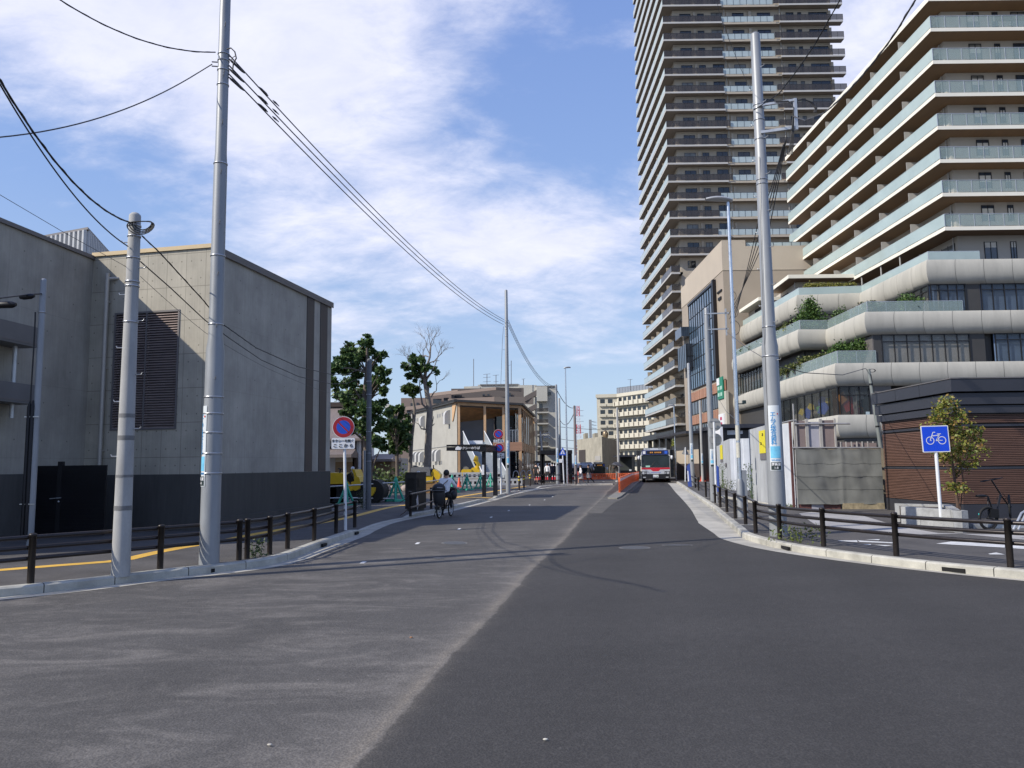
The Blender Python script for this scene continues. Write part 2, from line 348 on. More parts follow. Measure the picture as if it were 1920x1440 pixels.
# ---- kerbs: front-bottom line of the kerb face, with height
def kpath(px): return [(*G(a, b, 0).xy, h) for a, b, h in px]
KH = .13
left_a = [(-10.5, 7.2, KH), (-8.6, 9.0, KH)] + kpath([(0, 1120, KH), (83, 1112, KH), (167, 1102.7, KH), (315, 1083.7, KH), (390, 1076, KH), (492, 1062.4, KH), (539, 1051, KH), (601, 1027, KH), (664, 1004, KH)])
left_ramp = [(-4.0, 20.9, .02), (-3.92, 23.5, .02), (-3.5, 25.6, .02)]
left_b = [(-3.28, 26.4, KH), (-2.75, 28.4, KH), (-2.3, 31.0, KH), (-1.5, 36.0, KH)]
left_c = [(-1.2, 37.6, .02), (-.95, 39.6, .02)]
left_d = [(-.75, 41.0, KH), (-.32, 44.5, KH), (.2, 47.5, KH)]
left_e = [(.5, 49.0, .02), (1.6, 54.3, .02)]
left_f = [(2.1, 56.6, KH), (2.9, 59.2, KH), (4.2, 61.2, KH), (6.2, 61.9, KH), (8.0, 62.2, KH)]
LEFT = left_a + left_ramp + left_b + left_c + left_d + left_e + left_f
RIGHT = [(13.9, 66, KH)] + [(12.6, 58.5, KH), (10.35, 46, KH), (8.6, 36.0, KH), (7.2, 28.2, KH), (6.3, 23.6, KH), (5.45, 19.1, KH), (5.12, 17.2, KH), (5.3, 14.95, KH), (6.22, 12.55, KH), (7.22, 11.14, KH), (8.8, 9.4, KH), (11, 7.4, KH), (14.5, 4.9, KH)]
LP = smooth_path(LEFT, .3); RP = smooth_path(RIGHT, .3)
def offs(path, d, i):
 a = Vector(path[max(i - 1, 0)][:2]); b = Vector(path[min(i + 1, len(path) - 1)][:2]); t = (b - a).normalized(); n = Vector((-t.y, t.x)) * d
 return (path[i][0] + n.x, path[i][1] + n.y)
def kerb(name, path, side, block=.9):
 """blocks of precast kerb with open joints; side=+1: pavement on the left of the path"""
 b = M(); b2 = M(); acc = 0; w = .17; n = len(path)
 # resample evenly
 for i in range(n - 1):
  p = path[i]; q = path[i + 1]; L = math.hypot(q[0] - p[0], q[1] - p[1]); h0 = max(min(p[2], KH), .02); h1 = max(min(q[2], KH), .02)
  f0 = offs(path, 0, i); f1 = offs(path, 0, i + 1); c0 = offs(path, side * .03, i); c1 = offs(path, side * .03, i + 1); b0 = offs(path, side * w, i); b1 = offs(path, side * w, i + 1)
  acc += L; joint = acc >= block
  if joint: acc = 0
  g = .012 if joint else 0
  def lerp(a, c, t): return tuple(a[k] + (c[k] - a[k]) * t for k in range(2))
  t1 = 1 - g / max(L, .02)
  f1_, c1_, b1_ = lerp(f0, f1, t1), lerp(c0, c1, t1), lerp(b0, b1, t1)
  zb = -.02; A = [(*f0, zb), (*f1_, zb), (*f1_, h1 * .82), (*f0, h0 * .82)]
  B = [(*f0, h0 * .82), (*f1_, h1 * .82), (*c1_, h1), (*c0, h0)]
  C_ = [(*c0, h0), (*c1_, h1), (*b1_, h1), (*b0, h0)]
  for q4 in (A, B, C_): b.face(q4 if side < 0 else q4[::-1])
  if joint:
   b.m = 1
   m0, m1 = lerp(f0, f1, t1 - .01), f1
   for (s0, s1, e0, e1) in ((zb, h1 * .80, f1_, f1),):
    k0 = lerp(f1_, b1_, .06); k1 = lerp(f1, b1, .06)
    b.face([(*k0, s0), (*k1, s0), (*k1, s1), (*k0, s1)])
   b.face([(*lerp(f1_, b1_, .1), h1 - .01), (*lerp(f1, b1, .1), h1 - .01), (*b1, h1 - .01), (*b1_, h1 - .01)]); b.m = 0
 o = b.build(name, [M_KERB, M_BLK]); tag(o, kind='structure'); return o
kerb('kerb_left', LP, 1); kerb('kerb_right', RP, 1)
def strip(name, rows, z, m):
 b = M()
 for r0, r1 in zip(rows[:-1], rows[1:]):
  b.face([(*r0[0], z), (*r0[1], z), (*r1[1], z), (*r1[0], z)])
 o = b.build(name, m); tag(o, kind='structure'); return o
def gw_left(y): return .27 if y < 13.5 else (.27 + (y - 13.5) / 3 * .06 if y < 16.5 else .33)
strip('gutter_left', [(offs(LP, 0, i), offs(LP, -gw_left(LP[i][1]), i)) for i in range(len(LP))], .004, M_GUT)
def gw_right(x, y): return .75 if y > 22 else (.16 + .62 * max(0, (y - 12.2)) / 10 if y > 12.2 else .16)
strip('gutter_right', [(offs(RP, 0, i), offs(RP, -gw_right(*RP[i][:2]), i)) for i in range(len(RP))], .004, M_GUT)
# pavements: front edge follows the kerb back, behind it the surface levels out
def pave(name, path, side, xs, m):
 b = M(); rows = []
 for i in range(len(path)):
  h = max(min(path[i][2], KH), .02) - .008; p0 = offs(path, side * .168, i); p1 = offs(path, side * 1.1, i)
  if side > 0 and xs < 0: far = (xs, path[i][1])
  else: far = (xs, path[i][1])
  rows.append([(*p0, h), (*p1, .12), (far[0], max(far[1], -5), .12)])
 for r0, r1 in zip(rows[:-1], rows[1:]):
  for k in range(2): b.face([r0[k], r0[k + 1], r1[k + 1], r1[k]] if xs > 0 else [r0[k], r1[k], r1[k + 1], r0[k + 1]])
 o = b.build(name, m); tag(o, kind='structure'); return o
pave('pavement_left', LP, 1, -60, M_PAVE)
pave('pavement_right', RP, 1, 70, M_PAVE)
b = M(); b.prism([(8.1, 62.2), (8.3, 69), (3, 71), (-12, 100), (-60, 100), (-60, 62.2)], -.02, .118); tag(b.build('pavement_far', M_PAVE), kind='structure')
b = M(); b.prism([(13.9, 66), (70, 66), (70, 87), (14.6, 87)], -.02, .119); tag(b.build('pavement_station', M_PAVE), kind='structure')
# ---- painted marks
def mark(name, polys, z, m, ):
 b = M()
 for p in polys: b.face([(*q[:2], z) for q in p])
 return tag(b.build(name, m), kind='structure')
def ribbon(pts, wd):
 out = []
 for i in range(len(pts) - 1):
  a = offs(pts, wd / 2, i); b_ = offs(pts, -wd / 2, i); c = offs(pts, -wd / 2, i + 1); d = offs(pts, wd / 2, i + 1); out.append([a, b_, c, d])
 return out
ty = [G(*q, .12) for q in ((-120, 1078), (0, 1069), (100, 1061), (200, 1053.5), (238, 1049), (262, 1043), (300, 1034.5), (345, 1026), (400, 1018), (470, 1003), (545, 990), (620, 977), (664, 968), (712, 955.5), (745, 949), (790, 944), (826, 938), (870, 930), (915, 923), (952, 917), (985, 912))]
typ = smooth_path([(p.x, p.y, 0) for p in ty], .5)
mark('yellow_tactile_line', ribbon(typ, .30), .124, M_YEL)
l2 = [(*G(x, y, .12).xy, 0) for x, y in ((830, 933.5), (905, 933.0), (921, 934))]
mark('yellow_tactile_branch', ribbon(l2, .30), .128, M_YEL)
mark('lane_dashes', [[G(x - l, y + s, 0), G(x + l * .2, y + s, 0), G(x + l, y - s, 0), G(x - l * .2, y - s, 0)] for x, y, l, s in ((681, 1055, 7, 1.9), (783, 1019, 5.5, 1.6), (861, 992, 4, 1.2), (921, 970, 3.2, .9), (954, 957.5, 2.6, .7), (993, 947, 2.2, .6), (1021, 937.5, 2, .5), (1036, 931.5, 2, .45))], .005, M_WHT)
def ell(px, py, rx, ry, n=28): return [G(px + rx * math.cos(a), py + ry * math.sin(a), 0) for a in [2 * math.pi * k / n for k in range(n)]]
M_MAN = mat('cast_iron', (.11, .11, .11), .55, .4, .3, 40, .5, 200)
M_RING = mat('manhole_ring', (.16, .155, .145), .8, 0, .25, 20)
for nm, e, lab in (('manhole_cover', (1190, 1027.5, 30, 3.2), 'round iron manhole cover with pale worn rim in the dark lane'), ('manhole_cover', (852, 1018.5, 25, 3.4), 'round iron manhole cover in the dusty lane, larger one'),
                   ('valve_cover', (823, 1047, 12, 1.6), 'small grey valve cover in the dusty lane'), ('valve_cover', (1270, 1022.5, 30, 1.5), 'worn patch cover in the dark lane right of the round manhole')):
 q = ell(*e); c = sum(q, Vector()) / len(q); b = M(); b.m = 1; b.face([(p.x, p.y, .004) for p in q]); b.m = 0; b.face([((p.x - c.x) * .86 + c.x, (p.y - c.y) * .86 + c.y, .008) for p in q])
 tag(b.build(nm, [M_MAN, M_RING]), lab, 'manhole cover')
# pale paving by the kiosk and worn white marks on the right-hand pavement
def gp(lst, z=.12): return [G(x, y, z) for x, y in lst]
mark('pale_paving_patch', [gp([(1498, 963), (1545, 957.5), (1607, 964), (1657, 979), (1700, 990), (1760, 1000), (1920, 1004), (2100, 1010), (2100, 1026), (1920, 1012.5), (1802, 1001.5), (1672, 1003.5), (1560, 992.5), (1530, 985)])], .126, M_SLAB)
mark('worn_white_marks', [gp([(1755, 1020), (1783, 1016), (1884, 1020.5), (1884, 1027.5)]), gp([(1886, 1022), (1990, 1026), (1990, 1034), (1886, 1028)]), gp([(1570, 1014), (1607, 1013.8), (1608, 1017), (1575, 1015.2)]),
     gp([(1608, 1013.8), (1675, 1017.6), (1677, 1019.6), (1612, 1016.6)]), gp([(1618, 1021.5), (1632, 1020.8), (1634, 1022.8)]), gp([(1640, 1022), (1675, 1023), (1660, 1024.6)]), gp([(1853, 1039), (1868, 1036.5), (1884, 1040.5), (1856, 1040.2)]), gp([(1622, 1012), (1650, 1011.6), (1648, 1013.4)])], .127, M_WHT)
mark('crossing_marks', [gp([(1085, 910.6), (1112, 908.5), (1113, 907.4), (1084, 908.8)], 0), gp([(1118, 908.7), (1134, 903), (1130, 903), (1110, 908.8)], 0), gp([(1188, 903), (1199, 901), (1203, 899.5), (1195, 899.8)], 0)] +
     [gp([(1186 + k * 0, 903), (1192, 902.4), (1198, 899.5), (1193, 899.8)], 0)], .006, M_WHT)
# narrow concrete island the orange fence stands on, old patched asphalt around its nose
isl = gp([(1139.5, 935.5), (1157, 936.0), (1164, 933.2), (1199, 905), (1205, 900.5), (1199, 900.3), (1191, 902.5), (1160, 921)], 0)
b = M(); b.prism([p.xy for p in isl], -.01, .07); tag(b.build('median_island', mat('island_concrete', (.21, .20, .175), .9, 0, .25, 2.5, .2, 60, grime=.3)), kind='structure')
M_OLD = mat('patched_asphalt', (.10, .093, .082), .9, 0, .3, 2.5, .3, 60, grime=.3, dots=.2)
mark('patched_joint', [gp([(1100, 962), (1128, 963), (1150, 944), (1170, 934), (1210, 903), (1206, 899), (1196, 900), (1158, 920), (1128, 936)], 0)], .004, M_OLD)
# drain slots in the kerb faces
def drain(px0, px1, yb, path_dir, lab):
 a = G(px0, yb[0], 0); c = G(px1, yb[1], 0); d = (c - a).normalized(); n = Vector((d.y, -d.x, 0))
 b = M(); b.extr([a + n * .03 + Vector((0, 0, .015)), c + n * .03 + Vector((0, 0, .015)), c + n * .03 + Vector((0, 0, .075)), a + n * .03 + Vector((0, 0, .075))], -n * .05)
 tag(b.build('kerb_drain', M_BLK), lab, 'drain')
drain(394, 426, (1075.2, 1070.4), 0, 'dark drain slot in the left kerb beside the big steel pole')
drain(603, 611, (1026.8, 1024.2), 0, 'small dark drain slot in the left kerb below the railing')
drain(665, 671, (1003.8, 1002), 0, 'small dark drain slot near the ramped end of the left kerb')
drain(1768, 1811, (1071.8, 1076.4), 0, 'wide dark drain slot in the right kerb, nearest the camera')
drain(1464, 1480, (1028.6, 1033.3), 0, 'dark drain slot in the right kerb beside the big pole')
# ================================================================ LEFT: concrete hall
def concrete_mat(name, col, dirv, pu=.6, pv=.9, holes=True, joint=.35, u0=0, v0=.2):
 m = mat(name, col, .85, 0, .16, 1.2, .15, 40, grime=.18); t = m.node_tree; b = t.nodes['Principled BSDF']
 src = b.inputs['Base Color'].links[0].from_socket
 g = N(t, 'ShaderNodeNewGeometry'); P = g.outputs['Position']
 vm = N(t, 'ShaderNodeVectorMath', operation='DOT_PRODUCT'); t.links.new(P, vm.inputs[0]); vm.inputs[1].default_value = (dirv[0], dirv[1], 0)
 sp = N(t, 'ShaderNodeSeparateXYZ'); t.links.new(P, sp.inputs[0])
 u = MATH(t, 'DIVIDE', MATH(t, 'SUBTRACT', vm.outputs['Value'], u0), pu); v = MATH(t, 'DIVIDE', MATH(t, 'SUBTRACT', sp.outputs[2], v0), pv)
 fu = MATH(t, 'ABSOLUTE', MATH(t, 'SUBTRACT', MATH(t, 'FRACT', u), .5)); fv = MATH(t, 'ABSOLUTE', MATH(t, 'SUBTRACT', MATH(t, 'FRACT', v), .5))
 ju = MATH(t, 'GREATER_THAN', fu, .5 - .006 / pu); jv = MATH(t, 'GREATER_THAN', fv, .5 - .007 / pv)
 j = MATH(t, 'MULTIPLY', MATH(t, 'MAXIMUM', ju, jv), joint)
 # fine vertical board grain
 mp_ = N(t, 'ShaderNodeMapping'); mp_.inputs['Scale'].default_value = (22, 22, .8); t.links.new(P, mp_.inputs[0])
 nz = N(t, 'ShaderNodeTexNoise', i_Scale=1.0, i_Detail=4.0, i_Roughness=.7); t.links.new(mp_.outputs[0], nz.inputs[0])
 mp2 = N(t, 'ShaderNodeMapping'); mp2.inputs['Scale'].default_value = (1.5, 1.5, .18); t.links.new(P, mp2.inputs[0])
 nzb = N(t, 'ShaderNodeTexNoise', i_Scale=1.0, i_Detail=5.0, i_Roughness=.6); t.links.new(mp2.outputs[0], nzb.inputs[0])
 f = MATH(t, 'MULTIPLY', MATH(t, 'ADD', .80, MATH(t, 'MULTIPLY', nz.outputs[0], .40)), MATH(t, 'ADD', .82, MATH(t, 'MULTIPLY', nzb.outputs[0], .36)))
 f = MATH(t, 'MULTIPLY', f, MATH(t, 'SUBTRACT', 1.0, j))
 if holes:
  hu = MATH(t, 'MULTIPLY', MATH(t, 'SUBTRACT', fu, .25), pu); hv = MATH(t, 'MULTIPLY', MATH(t, 'SUBTRACT', fv, .26), pv)
  r2 = MATH(t, 'ADD', MATH(t, 'MULTIPLY', hu, hu), MATH(t, 'MULTIPLY', hv, hv)); h = MATH(t, 'LESS_THAN', r2, .019 ** 2)
  f = MATH(t, 'MULTIPLY', f, MATH(t, 'SUBTRACT', 1.0, MATH(t, 'MULTIPLY', h, .5)))
 sc = N(t, 'ShaderNodeVectorMath', operation='SCALE'); t.links.new(src, sc.inputs[0]); t.links.new(f, sc.inputs['Scale']); t.links.new(sc.outputs[0], b.inputs['Base Color'])
 return m
BA, BB, BC, BD_ = Vector((-11.45, 20.62)), Vector((-7.92, 19.86)), Vector((-6.50, 27.45)), Vector((-10.03, 28.21))
dF = (BB - BA).normalized(); dR = (BC - BB).normalized()
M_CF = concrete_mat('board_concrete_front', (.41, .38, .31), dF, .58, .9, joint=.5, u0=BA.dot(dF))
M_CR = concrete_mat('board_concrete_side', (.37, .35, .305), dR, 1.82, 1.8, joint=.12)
M_CAP = mat('parapet_metal', (.42, .33, .2), .5, .3, .08, 2)
M_CAPG = mat('parapet_grey', (.16, .15, .15), .5, .3, .08, 2)
M_DBASE = mat('dark_plinth', (.068, .066, .062), .75, 0, .15, 2, .1, 80, stretch=(6, 6, .7), grime=.15)
M_BROWN = mat('brown_stripe_panel', (.075, .064, .062), .55, .2, .08, 2)
M_BLACKM = mat('black_metal', (.010, .010, .013), .45, .3, .2, 2)
M_LOUV = mat('louvre_aluminium', (.42, .34, .315), .45, .55, .1, 3)
M_DUCT = mat('grey_duct', (.15, .15, .155), .5, .3, .1, 2)
M_GALV = mat('galvanised_steel', (.50, .52, .54), .42, .55, .14, 4, .05, 30, grime=.12)
M_CONCP = mat('pole_concrete', (.37, .37, .36), .8, 0, .14, 3, .12, 70, stretch=(1, 1, .35), grime=.25, dots=.1)
def v3(p, z): return Vector((p[0], p[1], z))
bb = thing('concrete_building', 'concrete hall with louvre, dark plinth and two dark vertical stripes, behind the big pole', 'building', (BB.x, BB.y, .12))
ZT = 7.5; ZB = 1.56
b = M()
# front wall left open where the louvre sits
lx0, lx1 = D(208, 700, 20.4), D(332, 700, 20.0)
u0 = (Vector(lx0.xy) - BA).dot(dF); u1 = (Vector(lx1.xy) - BA).dot(dF); lz0 = D(270, 806, 20.2).z; lz1 = D(270, 583, 20.2).z
def q(b, A, d, ua, ub, za, zb): b.face([v3(A + d * ua, za), v3(A + d * ub, za), v3(A + d * ub, zb), v3(A + d * ua, zb)])
LF = (BB - BA).length; LR = (BC - BB).length
b.m = 0
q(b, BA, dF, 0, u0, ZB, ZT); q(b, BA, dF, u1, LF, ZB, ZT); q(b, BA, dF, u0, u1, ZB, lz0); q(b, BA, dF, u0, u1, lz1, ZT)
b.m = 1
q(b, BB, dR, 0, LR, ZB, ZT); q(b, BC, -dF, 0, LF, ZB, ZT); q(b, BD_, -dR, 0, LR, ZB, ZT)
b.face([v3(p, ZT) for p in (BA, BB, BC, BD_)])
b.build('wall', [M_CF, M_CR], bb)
nF = Vector((dF.y, -dF.x)); nR = Vector((dR.y, -dR.x))
b = M()
e = .03; PL = [BA + nF * e - dF * .0, BB + nF * e + nR * e, BC + nR * e, BD_]
for (a, c) in ((0, 1), (1, 2), (2, 3)): b.face([v3(PL[a], 0), v3(PL[c], 0), v3(PL[c], ZB), v3(PL[a], ZB)])
for (a, c, A, C) in ((0, 1, BA, BB), (1, 2, BB, BC)): b.face([v3(PL[a], ZB), v3(PL[c], ZB), v3(C, ZB), v3(A, ZB)])
# low stepped footing that shows along the side wall
b.extr([v3(BB + nR * .03, 0), v3(BC + nR * .03, 0), v3(BC + nR * .1, 0), v3(BB + nR * .1, 0)], (0, 0, .42))
b.build('plinth', M_DBASE, bb)
b = M(); ov = .05
cp = [BA - dF * .0 + nF * ov, BB + nF * ov + nR * ov, BC + nR * ov - nF * ov, BD_ - nF * ov]
b.prism([(p.x, p.y) for p in cp], ZT + .003, ZT + .11); b.build('parapet', M_CAP, bb)
b = M(); b.extr([v3(BB + nF * ov + nR * (ov + .004), ZT - .08), v3(BC + nR * (ov + .004), ZT - .08), v3(BC + nR * (ov + .004), ZT + .115), v3(BB + nF * ov + nR * (ov + .004), ZT + .115)], (nR * .02).to_3d()); b.build('parapet_trim', M_CAPG, bb)
for (pa, pb) in ((573, 586.5), (598.5, 611.5)):
 ya = None
 def uR(px):
  d = ray(px, 720); # intersection of the view plane with the side wall
  A = BB + nR * .0; den = d.x * dR.y - d.y * dR.x; s = (A.x * dR.y - A.y * dR.x) / den; return (Vector((d.x * s, d.y * s)) - A).dot(dR)
 a_, b_ = uR(pa), uR(pb); k = M(); k.extr([v3(BB + dR * a_ + nR * .002, ZB + .01), v3(BB + dR * b_ + nR * .002, ZB + .01), v3(BB + dR * b_ + nR * .002, ZT - .02), v3(BB + dR * a_ + nR * .002, ZT - .02)], (nR * .02).to_3d()); k.build('dark_stripe', M_BROWN, bb)
lv = M(); A = BA - nF * .001
lv.box(0, 0, 0, 0, 0, 0) if False else None
fr = M(); t_ = .05
for (ua, ub, za, zb) in ((u0, u0 + t_, lz0, lz1), (u1 - t_, u1, lz0, lz1), (u0 + t_, u1 - t_, lz0, lz0 + t_), (u0 + t_, u1 - t_, lz1 - t_, lz1), ((u0 + u1) / 2 - .02, (u0 + u1) / 2 + .02, lz0 + t_, lz1 - t_)):
 fr.extr([v3(BA + dF * ua + nF * .02, za), v3(BA + dF * ub + nF * .02, za), v3(BA + dF * ub + nF * .02, zb), v3(BA + dF * ua + nF * .02, zb)], (-nF * .12).to_3d())
lo = fr.build('louvre', M_CAPG, bb)
sl = M(); nsl = 46
for i in range(nsl):
 z = lz0 + t_ + (lz1 - lz0 - 2 * t_) * (i + .5) / nsl; hh = (lz1 - lz0) / nsl
 p0, p1 = BA + dF * (u0 + t_) - nF * .03, BA + dF * (u1 - t_) - nF * .03
 a0 = v3(p0 + nF * .035, z - hh * .3); a1 = v3(p1 + nF * .035, z - hh * .3); c0 = v3(p0 - nF * .03, z + hh * .35); c1 = v3(p1 - nF * .03, z + hh * .35)
 sl.face([a0, a1, c1, c0]); sl.face([a0 + Vector((0, 0, -.012)), a1 + Vector((0, 0, -.012)), a1, a0])
sl.build('slats', M_LOUV, lo)
bk = M(); bk.face([v3(BA + dF * u0 - nF * .1, lz0), v3(BA + dF * u1 - nF * .1, lz0), v3(BA + dF * u1 - nF * .1, lz1), v3(BA + dF * u0 - nF * .1, lz1)])
bk.build('backing', M_BLACKM, lo)
dp = M(); pu_ = (Vector(D(197, 700, 20.4).xy) - BA).dot(dF); pp = BA + dF * pu_ + nF * .16
dp.tube([v3(pp, .12), v3(pp, D(200, 512, 20.3).z)], .055, 10); dp.tube([v3(pp, D(200, 522, 20.3).z), v3(pp - nF * .2 + dF * .22, D(200, 519, 20.3).z)], .045, 8)
for zz_ in (2.2, 4.4, 6.2): dp.bar(v3(pp, zz_), v3(pp - nF * .17, zz_), .03)
dp.build('downpipe', mat('downpipe_grey', (.40, .38, .34), .5, .3, .1), bb)
# wing A: long wall running towards the camera
A0, A1 = Vector((-11.42, 20.75)), Vector((-12.26, 13.5)); dA = (A1 - A0).normalized(); nA = Vector((-dA.y, dA.x))
if nA.x < 0: nA = -nA
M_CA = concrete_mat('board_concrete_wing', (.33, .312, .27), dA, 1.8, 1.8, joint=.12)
ba = thing('concrete_building', 'taller-looking concrete wing at the left picture edge with wall boxes, beside the black gate', 'building', (A0.x, A0.y, .12))
b = M(); A2 = A1 - nA * 10; A3 = A0 - nA * 10 + Vector((0, 6)); A0b = A0 + Vector((-1.2, 6.4))
poly = [A0, A0b, A3, A2, A1]; zt = 7.42
n = len(poly)
for i in range(n): b.face([v3(poly[i], .0), v3(poly[(i + 1) % n], .0), v3(poly[(i + 1) % n], zt), v3(poly[i], zt)])
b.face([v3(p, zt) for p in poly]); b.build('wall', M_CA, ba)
b = M(); b.extr([v3(A0 + nA * .001, .1), v3(A1 + nA * .001, .1), v3(A1 + nA * .001, 1.62), v3(A0 + nA * .001, 1.62)], (nA * .03).to_3d()); b.build('plinth', M_DBASE, ba)
b = M(); b.extr([v3(A0 - nA * .2, zt + .002), v3(A1 - nA * .2, zt + .002), v3(A1 + nA * .06, zt + .002), v3(A0 + nA * .06, zt + .002)], (0, 0, .1)); b.build('parapet', M_CAPG, ba)
# grey boxes on the wall
def onA(px, z_=None):
 d = ray(px, 760); den = d.x * dA.y - d.y * dA.x; s = (A0.x * dA.y - A0.y * dA.x) / den; return (Vector((d.x * s, d.y * s)) - A0).dot(dA)
for (ytop, ybot) in ((614, 651), (722, 758)):
 s0 = onA(22); w_ = .85; dep = .62
 P0 = A0 + dA * s0; y_ = P0.y
 za, zb = D(40, ybot, y_ - .2).z, D(40, ytop, y_ - .2).z
 b = M(); b.extr([v3(P0, za), v3(P0 + nA * dep, za), v3(P0 + nA * dep, zb), v3(P0, zb)], (dA * w_ * 1.6).to_3d()); b.build('wall_box', M_DUCT, ba)
 b = M(); b.extr([v3(P0 + nA * (dep + .001) + dA * .06, za + .05), v3(P0 + nA * (dep + .001) + dA * (w_ * 1.5), za + .05), v3(P0 + nA * (dep + .001) + dA * (w_ * 1.5), za + .09), v3(P0 + nA * (dep + .001) + dA * .06, za + .09)], (nA * .01).to_3d()); b.build('box_trim', M_CAPG, ba)
P0 = A0 + dA * (onA(22) + .35) + nA * .3; b = M(); b.tube([v3(P0, 2.9), v3(P0, 5.0)], .05, 8); b.build('box_pipe', M_GALV, ba)
# ribbed roof plant room behind
M_RIB = mat('ribbed_metal', (.36, .37, .38), .45, .4, .08, 2)
c0 = D(163, 431, 27.5); L0 = D(30, 441, 29.0); R0 = D(262, 474, 36.5)
pr_ = thing('roof_plant_room', 'pale grey ribbed metal plant room rising behind the concrete wing roof', 'building', (c0.x, c0.y, 7.4))
b = M()
def ribwall(b, p, q_, z0, z1, pitch=.24, dep=.07):
 p = Vector(p.xy) if len(p) == 3 else p; q_ = Vector(q_.xy) if len(q_) == 3 else q_
 d = (q_ - p); L = d.length; d.normalize(); n = Vector((d.y, -d.x)); k = int(L / pitch); 
 pts = []
 for i in range(k):
  s = i * pitch; pts += [p + d * s, p + d * (s + pitch * .4), p + d * (s + pitch * .5) + n * dep, p + d * (s + pitch * .9) + n * dep]
 pts.append(q_)
 for a, c in zip(pts[:-1], pts[1:]): b.face([v3(a, z0), v3(c, z0), v3(c, z1), v3(a, z1)])
ribwall(b, L0, c0, 7.3, c0.z); ribwall(b, c0, R0, 7.3, c0.z)
b.build('ribbed_wall', M_RIB, pr_)
b = M(); bkp = R0 + (L0 - c0); b.prism([L0.xy, c0.xy + Vector((.06, -.06)), R0.xy + Vector((.06, 0)), bkp.xy], c0.z + .002, c0.z + .09); b.build('roof_edge', M_CAPG, pr_)
# black gate in the corner
g0, g1 = Vector((-12.05, 18.95)), Vector((-9.72, 18.55)); gz = D(120, 873, 18.7).z
gt = thing('black_gate', 'solid black metal gate with small latch in the corner between the two concrete walls', 'gate', (g0.x, g0.y, .12))
dg_ = (g1 - g0).normalized(); ng = Vector((dg_.y, -dg_.x)); Lg = (g1 - g0).length
for (s0, s1) in ((.0, 1.05), (1.17, Lg)):
 b = M(); b.extr([v3(g0 + dg_ * s0, .16), v3(g0 + dg_ * s1, .16), v3(g0 + dg_ * s1, gz), v3(g0 + dg_ * s0, gz)], (ng * .04).to_3d())
 for i in range(18): b.extr([v3(g0 + dg_ * s0 + ng * .04, .2 + i * (gz - .25) / 18), v3(g0 + dg_ * s1 + ng * .04, .2 + i * (gz - .25) / 18), v3(g0 + dg_ * s1 + ng * .04, .2 + (i + .75) * (gz - .25) / 18), v3(g0 + dg_ * s0 + ng * .04, .2 + (i + .75) * (gz - .25) / 18)], (ng * .008).to_3d())
 b.build('gate_leaf', M_BLACKM, gt)
for s in (-.03, 1.11):
 b = M(); b.bar(v3(g0 + dg_ * s, .1), v3(g0 + dg_ * s, gz + .1), .11); b.build('gate_post', M_BLACKM, gt)
b = M(); b.bar(v3(g0 + dg_ * .9 + ng * .07, 1.02), v3(g0 + dg_ * 1.2 + ng * .07, 1.04), .02); b.ball(v3(g0 + dg_ * 1.15 + ng * .08, .95), .025); b.build('latch', M_GALV, gt)
# ================================================================ POLES, SIGNS, FENCES near
M_CABLE = mat('black_cable', (.012, .012, .014), .5, 0, 0)
M_CABG = mat('grey_cable', (.06, .06, .065), .5, 0, 0)
M_STEELP = mat('painted_pole_grey', (.27, .285, .30), .45, .15, .1, 5, .05, 40, grime=.12, stretch=(1, 1, .3))
M_BAND = mat('steel_band', (.45, .46, .47), .35, .8, .1, 4)
M_TAPE = mat('white_ad_sheet', (.62, .66, .68), .5, 0, .05, 3)
M_BLUEI = mat('blue_ink', (.02, .24, .55), .5, 0, .05)
M_LBLUE = mat('light_blue_print', (.16, .50, .72), .5, 0, .15, 9)
M_INK = mat('black_ink', (.012, .012, .012), .5, 0, 0)
M_REDI = mat('red_paint', (.55, .02, .03), .45, 0, .08)
M_WSIGN = mat('sign_white', (.72, .73, .75), .4, 0, .05, 6)
M_BLUES = mat('sign_blue', (.01, .075, .50), .4, 0, .06, 4)
M_NAVY = mat('plate_dark', (.02, .035, .035), .4, 0, 0)
M_POSTW = mat('white_post', (.68, .70, .72), .4, 0, .06, 6, grime=.1)
M_FENCE = mat('fence_dark_brown', (.022, .017, .015), .42, .2, .2, 8)
M_RAIL = mat('rail_dark', (.034, .029, .029), .33, .45, .15, 8)
